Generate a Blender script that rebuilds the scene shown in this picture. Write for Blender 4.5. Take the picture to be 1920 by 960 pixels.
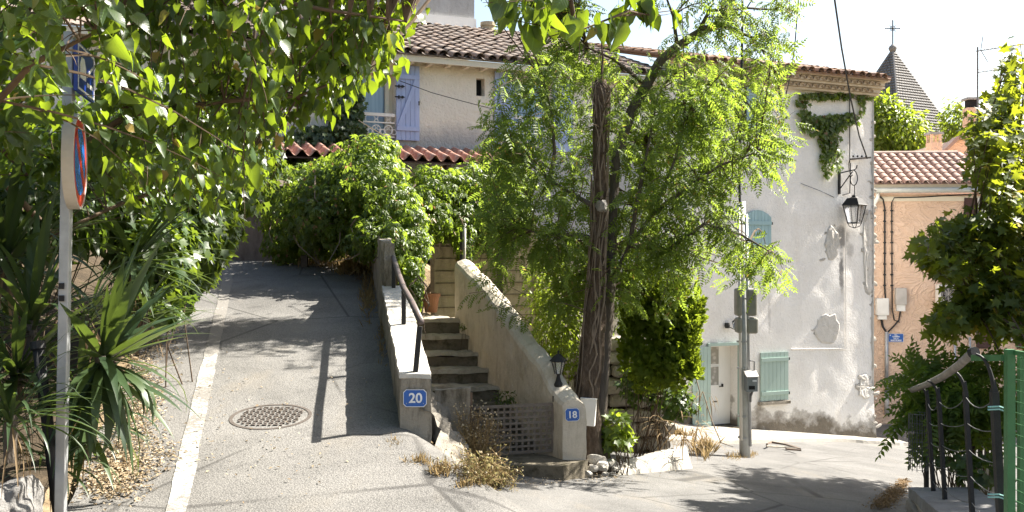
import bpy, bmesh, math, random
import numpy as np
from mathutils import Vector, Matrix, noise

for _o in list(bpy.data.objects):
    bpy.data.objects.remove(_o, do_unlink=True)
SC = bpy.context.scene
COL = SC.collection
R = random.Random(7)
NP = np.random.RandomState(7)
PI = math.pi

# ------------------------------------------------------------------ camera
F = 1900.0          # focal length in pixels of a 1920 px wide frame
CZ = 1.6            # eye height
cam = bpy.data.cameras.new("camera")
cam.lens = 36.0 * F / 1920.0
cam.clip_start = 0.05
cam.clip_end = 3000
cam_o = bpy.data.objects.new("camera", cam)
COL.objects.link(cam_o)
cam_o.location = (0, 0, CZ)
cam_o.rotation_euler = (PI / 2, 0, 0)
SC.camera = cam_o

# ------------------------------------------------------------------ light
SUN_EL = math.radians(47)
SUN_AZ = math.radians(66.2)          # clockwise from +Y: the sun stands to the right
sun_dir = Vector((math.sin(SUN_AZ) * math.cos(SUN_EL), math.cos(SUN_AZ) * math.cos(SUN_EL), math.sin(SUN_EL)))
W = bpy.data.worlds.new("World")
SC.world = W
W.use_nodes = True
_wn = W.node_tree
_bg = _wn.nodes["Background"]
_sky = _wn.nodes.new("ShaderNodeTexSky")
_sky.sky_type = 'NISHITA'
_sky.sun_disc = False
_sky.sun_elevation = SUN_EL
_sky.sun_rotation = SUN_AZ
_sky.air_density = 1.2
_sky.dust_density = 3.0
_sky.ozone_density = 1.0
_wn.links.new(_sky.outputs[0], _bg.inputs[0])
_bg.inputs[1].default_value = 0.062
sl = bpy.data.lights.new("sun", 'SUN')
sl.energy = 5.0
sl.angle = math.radians(0.53)
sl.color = (1.0, 0.94, 0.84)
sun_o = bpy.data.objects.new("sun", sl)
COL.objects.link(sun_o)
sun_o.rotation_euler = sun_dir.to_track_quat('Z', 'Y').to_euler()
sun_o.location = sun_dir * 60
SC.view_settings.view_transform = 'Standard'
SC.view_settings.look = 'None'
SC.view_settings.exposure = 2.12
SC.view_settings.gamma = 1.0
SC.cycles.max_bounces = 8
SC.cycles.diffuse_bounces = 4
SC.cycles.transmission_bounces = 6
SC.cycles.transparent_max_bounces = 6


def P(px, py, Y):
    return Vector(((px - 960) / F * Y, Y, CZ + (480 - py) / F * Y))


# ------------------------------------------------------------------ materials
class NT:
    def __init__(s, name):
        s.m = bpy.data.materials.new(name)
        s.m.use_nodes = True
        s.t = s.m.node_tree
        s.b = s.t.nodes["Principled BSDF"]
        s.out = s.t.nodes["Material Output"]
        s.b.inputs["Specular IOR Level"].default_value = 0.25
        s._c = None

    def n(s, typ, **kw):
        x = s.t.nodes.new(typ)
        for k, v in kw.items():
            setattr(x, k, v)
        return x

    def l(s, a, b):
        s.t.links.new(a, b)

    def put(s, sock, v):
        if hasattr(v, "is_output") or hasattr(v, "links"):
            s.l(v, sock)
        elif isinstance(v, (tuple, list)) and len(v) == 3 and sock.type == 'RGBA':
            sock.default_value = (*v, 1)
        else:
            sock.default_value = v

    def co(s):
        if s._c is None:
            s._c = s.n("ShaderNodeTexCoord").outputs["Object"]
        return s._c

    def sep(s):
        x = s.n("ShaderNodeSeparateXYZ")
        s.l(s.co(), x.inputs[0])
        return x.outputs

    def noise(s, scale, detail=3, rough=0.55, stretch=None, dist=0.0):
        x = s.n("ShaderNodeTexNoise")
        c = s.co()
        if stretch:
            mp = s.n("ShaderNodeMapping")
            mp.inputs["Scale"].default_value = stretch
            s.l(c, mp.inputs[0])
            c = mp.outputs[0]
        s.l(c, x.inputs["Vector"])
        x.inputs["Scale"].default_value = scale
        x.inputs["Detail"].default_value = detail
        x.inputs["Roughness"].default_value = rough
        x.inputs["Distortion"].default_value = dist
        return x.outputs[0]

    def voro(s, scale, feature='F1', out=0):
        x = s.n("ShaderNodeTexVoronoi", feature=feature)
        s.l(s.co(), x.inputs["Vector"])
        x.inputs["Scale"].default_value = scale
        return x.outputs[out]

    def ramp(s, fac, stops):
        x = s.n("ShaderNodeValToRGB")
        cr = x.color_ramp
        while len(cr.elements) < len(stops):
            cr.elements.new(0.5)
        for e, (p, c) in zip(cr.elements, stops):
            e.position = p
            e.color = (c, c, c, 1) if isinstance(c, (int, float)) else (*c, 1)
        s.put(x.inputs[0], fac)
        return x.outputs[0]

    def mix(s, fac, a, b, mode='MIX'):
        x = s.n("ShaderNodeMix", data_type='RGBA', blend_type=mode)
        s.put(x.inputs[0], fac)
        s.put(x.inputs[6], a)
        s.put(x.inputs[7], b)
        return x.outputs[2]

    def math(s, op, a, b=0.0, clamp=False):
        x = s.n("ShaderNodeMath", operation=op, use_clamp=clamp)
        s.put(x.inputs[0], a)
        s.put(x.inputs[1], b)
        return x.outputs[0]

    def objrand(s):
        return s.n("ShaderNodeObjectInfo").outputs["Random"]

    def island(s):
        return s.n("ShaderNodeNewGeometry").outputs["Random Per Island"]

    def bump(s, h, dist=0.01, strength=1.0, prev=None):
        x = s.n("ShaderNodeBump")
        x.inputs["Distance"].default_value = dist
        x.inputs["Strength"].default_value = strength
        s.put(x.inputs["Height"], h)
        if prev is not None:
            s.l(prev, x.inputs["Normal"])
        s.l(x.outputs[0], s.b.inputs["Normal"])
        return x.outputs[0]

    def fin(s, col=None, rough=0.85, metal=0.0, spec=None):
        if col is not None:
            s.put(s.b.inputs["Base Color"], col)
        s.put(s.b.inputs["Roughness"], rough)
        s.b.inputs["Metallic"].default_value = metal
        if spec is not None:
            s.b.inputs["Specular IOR Level"].default_value = spec
        return s.m


def simple(name, c1, c2=None, scale=6, rough=0.8, bump=0.0, bscale=60, metal=0.0, spec=None, rand=0.0, stretch=None):
    t = NT(name)
    c2 = c2 or tuple(x * 0.7 for x in c1)
    col = t.mix(t.ramp(t.noise(scale, 5, 0.6, stretch), [(0.3, 0.0), (0.7, 1.0)]), c1, c2)
    if rand:
        col = t.mix(t.math('MULTIPLY', t.objrand(), rand), col, tuple(x * 0.35 for x in c1))
    if bump:
        t.bump(t.noise(bscale, 4, 0.6, stretch), bump)
    return t.fin(col, rough, metal, spec)


def foliage(name, cols, trans, tw=0.45, rough=0.5, spec=0.35, vein=False, dry=None):
    t = NT(name)
    r = t.n("ShaderNodeMath", operation='FRACT')
    s_ = t.math('ADD', t.island(), t.objrand())
    t.l(s_, r.inputs[0])
    r = r.outputs[0]
    k = len(cols)
    col = t.ramp(r, [(i / max(1, k - 1), c) for i, c in enumerate(cols)])
    n_ = t.ramp(t.noise(1.3, 3, 0.6), [(0.35, 0.72), (0.7, 1.15)])
    col = t.mix(1.0, col, n_, 'MULTIPLY')
    tc = t.mix(t.math('MULTIPLY', r, 0.6), trans, tuple(x * 0.6 for x in trans))
    if dry:
        d = t.ramp(r, [(0.982, 0.0), (0.986, 1.0)])
        col = t.mix(d, col, dry)
        tc = t.mix(d, tc, tuple(min(1, x * 1.2) for x in dry))
    if vein:
        x = t.n("ShaderNodeSeparateXYZ")
        t.l(t.co(), x.inputs[0])
        a = t.math('ABSOLUTE', x.outputs[0])
        w = t.math('SINE', t.math('MULTIPLY', t.math('SUBTRACT', x.outputs[1], t.math('MULTIPLY', a, 0.8)), 44.0))
        t.bump(w, 0.002, 0.15)
        mid = t.ramp(a, [(0.008, 1.0), (0.02, 0.0)])
        col = t.mix(mid, col, tuple(min(1, c * 1.8) for c in cols[-1]))
    t.fin(col, rough, spec=spec)
    tr = t.n("ShaderNodeBsdfTranslucent")
    t.l(tc, tr.inputs[0])
    mx = t.n("ShaderNodeMixShader")
    mx.inputs[0].default_value = tw
    t.l(t.b.outputs[0], mx.inputs[1])
    t.l(tr.outputs[0], mx.inputs[2])
    t.l(mx.outputs[0], t.out.inputs[0])
    return t.m


M = {}
# soot marks on the white wall: u, z, half width, half height, strength (metres along the wall from its left end)
SOOT = ((5.18, 2.06, .26, .30, .75), (5.16, 1.20, .085, .62, .8), (5.42, 1.75, .16, .22, .4), (2.6, .55, .05, .5, .35), (3.0, .25, .05, .5, .3))


def make_materials():
    # weathered pale asphalt
    for nm, lo, hi, seed in (("asphalt_ramp", (0.078, 0.076, 0.073), (0.235, 0.226, 0.211), 0), ("asphalt_street", (0.076, 0.075, 0.074), (0.200, 0.194, 0.184), 5)):
        t = NT(nm)
        f = t.noise(42, 6, 0.78)
        v = t.voro(72)
        sp = t.mix(0.55, t.ramp(f, [(0.28, 0.05), (0.72, 0.95)]), t.ramp(v, [(0.05, 1.0), (0.72, 0.0)]))
        col = t.mix(sp, lo, hi)
        big = t.ramp(t.noise(0.7, 5, 0.6, dist=0.6), [(0.33, 0.72), (0.62, 1.12)])
        col = t.mix(1.0, col, big, 'MULTIPLY')
        st_ = t.ramp(t.noise(2.3 + seed * 0.2, 6, 0.7, dist=0.8), [(0.60, 1.0), (0.72, 0.74)])
        col = t.mix(1.0, col, st_, 'MULTIPLY')
        dirt = t.ramp(t.noise(1.1 + seed * 0.1, 4, 0.65, (1, 0.35, 1)), [(0.56, 0.0), (0.78, 0.38)])
        col = t.mix(dirt, col, (0.215, 0.18, 0.13))
        cr = t.ramp(t.voro(0.55, 'DISTANCE_TO_EDGE'), [(0.004, 0.75), (0.012, 0.0)])
        cr = t.math('MULTIPLY', cr, t.ramp(t.noise(0.5, 2), [(0.40, 0.0), (0.55, 1.0)]))
        col = t.mix(cr, col, (0.05, 0.048, 0.045))
        t.bump(t.math('ADD', f, t.math('MULTIPLY', v, -0.6)), 0.008, 0.8)
        M[nm] = t.fin(col, 0.92, spec=0.2)
    # worn road paint
    t = NT("road_paint")
    w = t.math('ADD', t.ramp(t.noise(26, 6, 0.75), [(0.3, 0.0), (0.7, 0.75)]), t.ramp(t.noise(1.3, 3), [(0.4, 0.0), (0.75, 0.6)]))
    w = t.ramp(w, [(0.16, 0.08), (0.64, 1.0)])
    y = t.sep()[1]
    w = t.math('ADD', w, t.ramp(t.math('DIVIDE', t.math('SUBTRACT', y, 8.0), 12.0), [(0.15, 0.0), (0.5, 0.75)]), True)
    col = t.mix(w, (0.60, 0.59, 0.55), (0.17, 0.16, 0.145))
    t.bump(t.noise(38, 6, 0.75), 0.008)
    M["paint"] = t.fin(col, 0.85)
    # dirt
    t = NT("dirt")
    col = t.ramp(t.noise(3.5, 8, 0.7), [(0.25, (0.08, 0.055, 0.032)), (0.5, (0.20, 0.15, 0.09)), (0.75, (0.33, 0.26, 0.17))])
    t.bump(t.noise(14, 6, 0.7), 0.03)
    M["dirt"] = t.fin(col, 0.95)
    t = NT("bank_soil")
    col = t.ramp(t.noise(3.5, 8, 0.7), [(0.25, (0.02, 0.015, 0.009)), (0.75, (0.085, 0.062, 0.038))])
    t.bump(t.noise(9, 6, 0.7), 0.05)
    M["bank"] = t.fin(col, 0.95)
    # white old lime render
    t = NT("white_render")
    sx, sy, sz = t.sep()
    col = t.mix(t.ramp(t.noise(1.1, 6, 0.65), [(0.35, 0.0), (0.7, 1.0)]), (0.82, 0.79, 0.745), (0.69, 0.655, 0.61))
    col = t.mix(t.ramp(t.noise(14, 5, 0.7), [(0.55, 0.0), (0.75, 0.35)]), col, (0.45, 0.43, 0.40))
    run = t.ramp(t.noise(2.2, 4, 0.6, (1, 1, 0.12)), [(0.62, 0.0), (0.8, 0.5)])
    col = t.mix(run, col, (0.50, 0.42, 0.34))
    zl = t.math('SUBTRACT', t.math('SUBTRACT', -1.66, t.math('MULTIPLY', t.math('SUBTRACT', sx, 1.2), 0.135)), sz)
    nz = t.math('MULTIPLY', t.math('SUBTRACT', t.noise(1.9, 7, 0.62), 0.5), 1.9)
    band = t.ramp(t.math('ADD', zl, nz), [(0.0, 0.0), (0.12, 0.45), (0.42, 0.92)])
    col = t.mix(band, col, t.mix(t.noise(9, 5, 0.7), (0.035, 0.028, 0.018), (0.20, 0.16, 0.11)))
    def soot(u0, z0_, ru, rz, mx):
        a = t.math('POWER', t.math('DIVIDE', t.math('SUBTRACT', sx, u0), ru), 2.0)
        c_ = t.math('POWER', t.math('DIVIDE', t.math('SUBTRACT', sz, z0_), rz), 2.0)
        e = t.math('ADD', t.math('ADD', a, c_), t.math('MULTIPLY', t.math('SUBTRACT', t.noise(4, 6, 0.7), 0.5), 2.4))
        return t.ramp(e, [(0.25, mx), (1.0, 0.0)])
    for (u0, z0_, ru, rz, mx) in SOOT:
        col = t.mix(soot(u0, z0_, ru, rz, mx), col, (0.15, 0.14, 0.13))
    b1 = t.bump(t.noise(5, 3, 0.5), 0.03, 0.6)
    b2 = t.bump(t.noise(22, 4, 0.6), 0.022, 0.8, b1)
    t.bump(t.noise(75, 3, 0.6), 0.008, 0.7, b2)
    M["white_render"] = t.fin(col, 0.92)
    # cream render, grey at the foot
    t = NT("cream_render")
    sx, sy, sz = t.sep()
    col = t.mix(t.ramp(t.noise(1.0, 6, 0.65), [(0.35, 0.0), (0.7, 1.0)]), (0.82, 0.745, 0.62), (0.72, 0.63, 0.50))
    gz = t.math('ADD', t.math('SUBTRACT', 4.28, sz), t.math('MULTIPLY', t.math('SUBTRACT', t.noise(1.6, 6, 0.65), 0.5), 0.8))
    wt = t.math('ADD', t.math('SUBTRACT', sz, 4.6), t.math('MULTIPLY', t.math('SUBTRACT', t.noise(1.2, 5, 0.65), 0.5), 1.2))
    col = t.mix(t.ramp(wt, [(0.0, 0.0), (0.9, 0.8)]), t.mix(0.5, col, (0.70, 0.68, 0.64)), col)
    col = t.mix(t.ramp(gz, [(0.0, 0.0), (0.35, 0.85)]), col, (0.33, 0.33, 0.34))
    b1 = t.bump(t.noise(7, 4, 0.6), 0.05, 0.8)
    b2 = t.bump(t.noise(20, 4, 0.6), 0.03, 0.9, b1)
    t.bump(t.noise(75, 3, 0.6), 0.008, 0.7, b2)
    M["cream_render"] = t.fin(col, 0.92)
    # salmon trowelled render
    t = NT("salmon_render")
    wv = t.noise(1.6, 3, 0.5, (1, 1, 1.3), dist=1.6)
    tr_ = t.math('SINE', t.math('MULTIPLY', wv, 38.0))
    col = t.mix(t.ramp(t.noise(0.9, 5, 0.6), [(0.3, 0.0), (0.7, 1.0)]), (0.70, 0.505, 0.375), (0.61, 0.43, 0.31))
    col = t.mix(t.ramp(tr_, [(0.35, 0.0), (0.95, 0.35)]), col, (0.74, 0.56, 0.43))
    t.bump(t.math('ADD', t.math('MULTIPLY', tr_, 0.5), t.noise(30, 4)), 0.018, 0.8)
    M["salmon"] = t.fin(col, 0.9)
    # concretes
    def concrete(nm, a, b, stain, sfac=0.6, drip=True):
        t = NT(nm)
        col = t.mix(t.ramp(t.noise(2.2, 6, 0.65), [(0.3, 0.0), (0.7, 1.0)]), a, b)
        col = t.mix(t.ramp(t.noise(7, 6, 0.7, (1, 1, 0.3) if drip else None), [(0.48, 0.0), (0.68, sfac)]), col, stain)
        col = t.mix(t.ramp(t.noise(45, 4, 0.7), [(0.55, 0.0), (0.8, 0.4)]), col, tuple(x * 0.4 for x in b))
        b1 = t.bump(t.noise(10, 5, 0.6), 0.02, 0.7)
        t.bump(t.noise(60, 4, 0.65), 0.008, 0.8, b1)
        return t.fin(col, 0.93)
    M["wall_concrete"] = concrete("wall_concrete", (0.33, 0.295, 0.245), (0.24, 0.21, 0.165), (0.065, 0.055, 0.035), 0.9)
    M["wall_cream"] = concrete("wall_cream", (0.58, 0.52, 0.425), (0.49, 0.44, 0.355), (0.27, 0.225, 0.165), 0.55)
    M["coping"] = concrete("coping_cement", (0.52, 0.495, 0.45), (0.43, 0.405, 0.36), (0.26, 0.235, 0.20), 0.6, False)
    M["step"] = concrete("step_stone", (0.17, 0.147, 0.11), (0.11, 0.094, 0.068), (0.045, 0.040, 0.022), 0.9, False)  # mossy stone, base colour also darkened for the shade behind the gate
    M["tread"] = concrete("tread_stone", (0.40, 0.355, 0.285), (0.30, 0.265, 0.21), (0.12, 0.105, 0.065), 0.6, False)  # paler tops over dark risers, light and shade put into the colour
    M["pave"] = concrete("pavement_concrete", (0.29, 0.272, 0.24), (0.22, 0.205, 0.18), (0.19, 0.17, 0.14), 0.5, False)
    M["white_cement"] = concrete("white_cement", (0.40, 0.375, 0.335), (0.32, 0.30, 0.265), (0.30, 0.27, 0.225), 0.5, False)
    M["grey_wall"] = concrete("grey_wall", (0.27, 0.27, 0.265), (0.34, 0.34, 0.345), (0.20, 0.19, 0.18), 0.5)
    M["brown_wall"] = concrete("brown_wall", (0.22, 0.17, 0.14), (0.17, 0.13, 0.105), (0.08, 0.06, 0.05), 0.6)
    M["block_wall"] = concrete("block_wall", (0.42, 0.36, 0.25), (0.34, 0.29, 0.20), (0.16, 0.13, 0.08), 0.5)
    M["kerb_stone"] = concrete("kerb_stone", (0.24, 0.235, 0.23), (0.17, 0.165, 0.16), (0.12, 0.11, 0.10), 0.5, False)  # colour darkened to stand for tree shade on the low wall coping
    # stones
    def stone(nm, a, b):
        t = NT(nm)
        col = t.mix(t.ramp(t.noise(5, 6, 0.7), [(0.3, 0.0), (0.7, 1.0)]), a, b)
        col = t.mix(t.math('MULTIPLY', t.objrand(), 0.45), col, tuple(x * 0.45 for x in b))
        b1 = t.bump(t.noise(12, 6, 0.7), 0.03)
        t.bump(t.noise(60, 4, 0.6), 0.006, 0.8, b1)
        return t.fin(col, 0.92)
    M["limestone"] = stone("limestone", (0.50, 0.455, 0.39), (0.36, 0.32, 0.265))
    M["wall_rubble"] = stone("wall_rubble", (0.66, 0.62, 0.56), (0.50, 0.46, 0.40))
    M["outcrop"] = stone("outcrop_stone", (0.36, 0.33, 0.28), (0.15, 0.135, 0.115))
    M["pale_stone"] = stone("pale_stone", (0.60, 0.57, 0.52), (0.44, 0.41, 0.36))
    M["bare"] = stone("bare_rubble", (0.76, 0.725, 0.67), (0.62, 0.585, 0.53))
    M["grey_stone"] = stone("grey_stone", (0.31, 0.30, 0.285), (0.15, 0.145, 0.14))
    # tiles
    def tile(nm, a, b, lich, lf):
        t = NT(nm)
        r = t.objrand()
        col = t.mix(r, a, b)
        r2 = t.math('FRACT', t.math('MULTIPLY', r, 17.3))
        col = t.mix(t.math('MULTIPLY', r2, 0.5), col, tuple(x * 0.5 for x in b))
        col = t.mix(t.ramp(t.noise(9, 6, 0.7), [(0.45, 0.0), (0.66, lf)]), col, lich)
        t.bump(t.noise(40, 4), 0.006)
        return t.fin(col, 0.88)
    M["old_tile"] = tile("old_tile", (0.235, 0.165, 0.125), (0.155, 0.118, 0.095), (0.30, 0.28, 0.25), 0.7)
    M["eave_tile"] = tile("eave_tile", (0.33, 0.20, 0.13), (0.24, 0.155, 0.11), (0.36, 0.31, 0.25), 0.5)
    M["red_tile"] = tile("red_tile", (0.43, 0.225, 0.165), (0.33, 0.16, 0.115), (0.50, 0.40, 0.34), 0.6)
    M["pink_tile"] = tile("pink_tile", (0.36, 0.245, 0.20), (0.27, 0.18, 0.145), (0.42, 0.34, 0.29), 0.5)
    M["slate"] = tile("slate_scale", (0.23, 0.225, 0.22), (0.18, 0.175, 0.17), (0.36, 0.34, 0.31), 0.45)
    M["genoise"] = simple("cornice_render", (0.64, 0.56, 0.44), (0.50, 0.42, 0.32), 5, 0.9, 0.01)
    M["genoise_tile"] = tile("cornice_terracotta", (0.50, 0.39, 0.28), (0.36, 0.26, 0.175), (0.56, 0.48, 0.37), 0.4)
    # woods and paints
    def painted(nm, c, worn, wf=0.5):
        t = NT(nm)
        g = t.noise(8, 6, 0.7, (6, 6, 0.6))
        col = t.mix(t.ramp(g, [(0.4, 0.0), (0.8, wf)]), c, worn)
        col = t.mix(t.math('MULTIPLY', t.objrand(), 0.25), col, tuple(x * 0.7 for x in c))
        t.bump(g, 0.004)
        return t.fin(col, 0.6, spec=0.3)
    M["blue_paint"] = painted("lavender_paint", (0.37, 0.44, 0.67), (0.29, 0.34, 0.51))
    M["teal_paint"] = painted("pale_teal_paint", (0.34, 0.435, 0.385), (0.28, 0.365, 0.33), 0.4)
    M["teal_blue"] = painted("blue_teal_paint", (0.31, 0.45, 0.47), (0.24, 0.36, 0.385), 0.4)
    M["white_paint"] = painted("white_paint", (0.76, 0.74, 0.70), (0.62, 0.59, 0.54), 0.3)
    M["cream_paint"] = painted("cream_paint", (0.68, 0.62, 0.50), (0.54, 0.48, 0.38), 0.35)
    M["brown_paint"] = painted("brown_paint", (0.075, 0.040, 0.035), (0.05, 0.03, 0.025), 0.3)
    M["black_iron"] = simple("black_iron", (0.014, 0.014, 0.015), (0.026, 0.025, 0.024), 14, 0.6, 0.002, 90, spec=0.3)
    M["rail_iron"] = simple("brown_iron", (0.060, 0.050, 0.052), (0.125, 0.09, 0.075), 7, 0.5, 0.003, 50, spec=0.45)
    M["rust"] = simple("rusty_iron", (0.10, 0.085, 0.075), (0.17, 0.115, 0.08), 6, 0.75, 0.003, 60)
    M["cast_iron"] = simple("cast_iron", (0.115, 0.10, 0.09), (0.075, 0.062, 0.052), 9, 0.7, 0.003, 60, metal=0.2)
    M["old_rail"] = simple("worn_grey_rail", (0.30, 0.27, 0.235), (0.16, 0.14, 0.12), 9, 0.6, 0.003, 50)
    M["bar_iron"] = simple("grey_brown_iron", (0.16, 0.14, 0.12), (0.12, 0.095, 0.075), 10, 0.7, 0.002, 60)
    M["galv"] = simple("galvanised_steel", (0.40, 0.41, 0.42), (0.30, 0.31, 0.32), 9, 0.45, 0.001, 120, metal=0.55, spec=0.5)
    M["pole_steel"] = simple("weathered_pole_steel", (0.46, 0.465, 0.45), (0.33, 0.33, 0.31), 5, 0.6, 0.002, 60, metal=0.05)
    M["box_metal"] = simple("olive_grey_metal", (0.27, 0.265, 0.225), (0.21, 0.205, 0.17), 5, 0.5, 0.002, 50, metal=0.2, spec=0.5)
    M["box_slate"] = simple("slate_grey_metal", (0.20, 0.225, 0.24), (0.15, 0.17, 0.18), 6, 0.5, metal=0.1)
    M["plastic"] = simple("off_white_plastic", (0.70, 0.69, 0.66), (0.60, 0.59, 0.56), 4, 0.5)
    M["plastic_grey"] = simple("grey_plastic", (0.50, 0.47, 0.44), (0.36, 0.34, 0.31), 4, 0.6)
    M["zinc"] = simple("zinc", (0.42, 0.44, 0.42), (0.34, 0.36, 0.34), 4, 0.5, metal=0.2)
    M["zinc_blue"] = simple("blue_zinc", (0.30, 0.36, 0.44), (0.55, 0.56, 0.56), 3, 0.5)
    M["pvc"] = simple("cream_pvc", (0.70, 0.67, 0.62), (0.6, 0.57, 0.52), 4, 0.45)
    M["green_paint"] = simple("green_paint", (0.045, 0.16, 0.055), (0.032, 0.115, 0.04), 5, 0.45, 0.002, 60, spec=0.5)
    M["teal_tape"] = simple("pale_green_tie", (0.30, 0.55, 0.50), (0.22, 0.42, 0.38), 20, 0.6)
    M["wire"] = simple("grey_wire", (0.16, 0.16, 0.16), (0.11, 0.11, 0.11), 20, 0.5, metal=0.4)
    M["cable"] = simple("black_cable", (0.02, 0.02, 0.022), (0.03, 0.03, 0.03), 20, 0.6)
    M["terracotta"] = simple("terracotta_pot", (0.42, 0.20, 0.11), (0.32, 0.15, 0.085), 8, 0.85, 0.004, 60)
    M["sign_blue"] = simple("sign_blue", (0.012, 0.10, 0.40), (0.010, 0.085, 0.33), 8, 0.4, spec=0.5)
    M["sign_navy"] = simple("sign_navy", (0.010, 0.035, 0.25), (0.008, 0.028, 0.19), 8, 0.3, spec=0.5)
    M["sign_white"] = simple("sign_white", (0.78, 0.79, 0.80), (0.62, 0.63, 0.65), 9, 0.4, spec=0.5)
    M["sign_red"] = simple("sign_red", (0.50, 0.035, 0.025), (0.40, 0.03, 0.02), 8, 0.3, spec=0.5)
    M["sign_disc_blue"] = simple("sign_disc_blue", (0.02, 0.14, 0.46), (0.015, 0.11, 0.38), 8, 0.25, spec=0.5)
    M["dark"] = simple("dark_interior", (0.012, 0.012, 0.013), (0.02, 0.02, 0.02), 3, 0.9)
    t = NT("window_glass")
    M["glass"] = t.fin((0.10, 0.135, 0.17), 0.06, spec=0.9)
    t = NT("curtained_glass")
    col = t.mix(t.ramp(t.noise(3, 2, 0.5, (8, 8, 0.2)), [(0.4, 0.0), (0.6, 1.0)]), (0.30, 0.42, 0.55), (0.24, 0.35, 0.48))
    M["blue_glass"] = t.fin(col, 0.12, spec=0.6)
    t = NT("lace_curtain_glass")
    col = t.mix(t.ramp(t.voro(9), [(0.2, 0.0), (0.5, 1.0)]), (0.42, 0.40, 0.36), (0.25, 0.24, 0.21))
    M["lace"] = t.fin(col, 0.2, spec=0.5)
    t = NT("lamp_glass")
    t.b.inputs["Transmission Weight"].default_value = 0.75
    M["lamp_glass"] = t.fin((0.80, 0.80, 0.80), 0.25, spec=0.5)
    # barks
    t = NT("bark")
    g = t.noise(6, 8, 0.75, (3.2, 3.2, 1.1))
    col = t.ramp(g, [(0.3, (0.05, 0.036, 0.026)), (0.5, (0.11, 0.08, 0.058)), (0.72, (0.21, 0.165, 0.125))])
    t.bump(g, 0.05)
    M["bark"] = t.fin(col, 0.95)
    M["bark_dark"] = simple("dark_bark", (0.085, 0.070, 0.056), (0.145, 0.122, 0.10), 8, 0.95, 0.02, 30, stretch=(3, 3, 0.7))
    M["twig"] = simple("twig_bark", (0.12, 0.085, 0.055), (0.07, 0.05, 0.035), 12, 0.9)
    M["liana"] = simple("dead_vine_stem", (0.24, 0.19, 0.145), (0.15, 0.115, 0.085), 12, 0.9)
    M["knot"] = simple("cut_wood", (0.40, 0.38, 0.36), (0.24, 0.22, 0.20), 12, 0.9, 0.01)
    # leaves
    M["broad"] = foliage("broad_leaf", [(0.020, 0.046, 0.020), (0.032, 0.066, 0.020), (0.045, 0.085, 0.022)], (0.30, 0.42, 0.020), 0.42, 0.36, 0.5, vein=True)
    M["broad_far"] = foliage("broad_leaf_small", [(0.022, 0.050, 0.018), (0.038, 0.075, 0.020), (0.055, 0.092, 0.022)], (0.31, 0.43, 0.02), 0.43, 0.40, 0.45, dry=(0.30, 0.22, 0.05))
    M["robinia"] = foliage("locust_leaflet", [(0.052, 0.090, 0.022), (0.078, 0.120, 0.026), (0.105, 0.140, 0.032)], (0.37, 0.51, 0.055), 0.48, 0.5, 0.3, dry=(0.33, 0.24, 0.05))
    M["creeper"] = foliage("creeper_leaf", [(0.050, 0.085, 0.017), (0.080, 0.120, 0.022), (0.100, 0.140, 0.028)], (0.36, 0.50, 0.045), 0.46, 0.42, 0.45, dry=(0.28, 0.16, 0.07))
    M["ivy"] = foliage("ivy_leaf", [(0.022, 0.046, 0.016), (0.036, 0.065, 0.018), (0.05, 0.082, 0.02)], (0.22, 0.34, 0.03), 0.32, 0.4, 0.5)
    M["plane"] = foliage("plane_leaf", [(0.036, 0.068, 0.015), (0.060, 0.095, 0.018), (0.090, 0.120, 0.022)], (0.40, 0.46, 0.025), 0.45, 0.45, 0.35, dry=(0.35, 0.27, 0.03))
    M["laurel"] = foliage("shrub_leaf", [(0.028, 0.058, 0.018), (0.045, 0.082, 0.02), (0.065, 0.102, 0.024)], (0.26, 0.36, 0.03), 0.36, 0.4, 0.5)
    M["garden_leaf"] = foliage("garden_shrub_leaf", [(0.05, 0.095, 0.022), (0.075, 0.12, 0.026), (0.10, 0.14, 0.03)], (0.32, 0.46, 0.04), 0.42, 0.45, 0.3)
    M["light_shrub"] = foliage("pale_shrub_leaf", [(0.06, 0.105, 0.022), (0.09, 0.135, 0.026), (0.12, 0.155, 0.03)], (0.42, 0.54, 0.04), 0.42, 0.45, 0.35)
    M["thuja"] = foliage("cypress_spray", [(0.06, 0.10, 0.012), (0.09, 0.135, 0.015), (0.115, 0.155, 0.02)], (0.46, 0.58, 0.04), 0.48, 0.6, 0.25)
    M["yucca"] = foliage("yucca_leaf", [(0.020, 0.040, 0.020), (0.030, 0.056, 0.022), (0.048, 0.078, 0.026)], (0.20, 0.29, 0.04), 0.22, 0.42, 0.45)
    M["yucca_dry"] = foliage("dead_yucca_leaf", [(0.22, 0.155, 0.085), (0.30, 0.22, 0.13), (0.18, 0.12, 0.065)], (0.40, 0.28, 0.14), 0.25, 0.8, 0.2)
    M["straw"] = foliage("dry_grass", [(0.34, 0.25, 0.12), (0.26, 0.18, 0.085), (0.42, 0.33, 0.18)], (0.45, 0.33, 0.16), 0.3, 0.85, 0.15)
    M["weed"] = foliage("half_dry_weed", [(0.26, 0.22, 0.09), (0.17, 0.17, 0.06), (0.38, 0.32, 0.18)], (0.40, 0.34, 0.14), 0.3, 0.85, 0.15)
    M["litter"] = foliage("leaf_litter", [(0.34, 0.265, 0.165), (0.46, 0.37, 0.25), (0.22, 0.16, 0.10), (0.54, 0.46, 0.34)], (0.36, 0.27, 0.15), 0.2, 0.85, 0.2)
    M["litter_dark"] = foliage("brown_litter", [(0.16, 0.11, 0.06), (0.26, 0.18, 0.10), (0.11, 0.075, 0.045)], (0.3, 0.2, 0.1), 0.2, 0.85, 0.2)
    M["seed"] = foliage("seed_head", [(0.55, 0.48, 0.34), (0.42, 0.34, 0.20)], (0.5, 0.4, 0.25), 0.2, 0.9, 0.1)


make_materials()
# ------------------------------------------------------------------ builders
RM = {}          # object -> world matrix of its root


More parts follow.
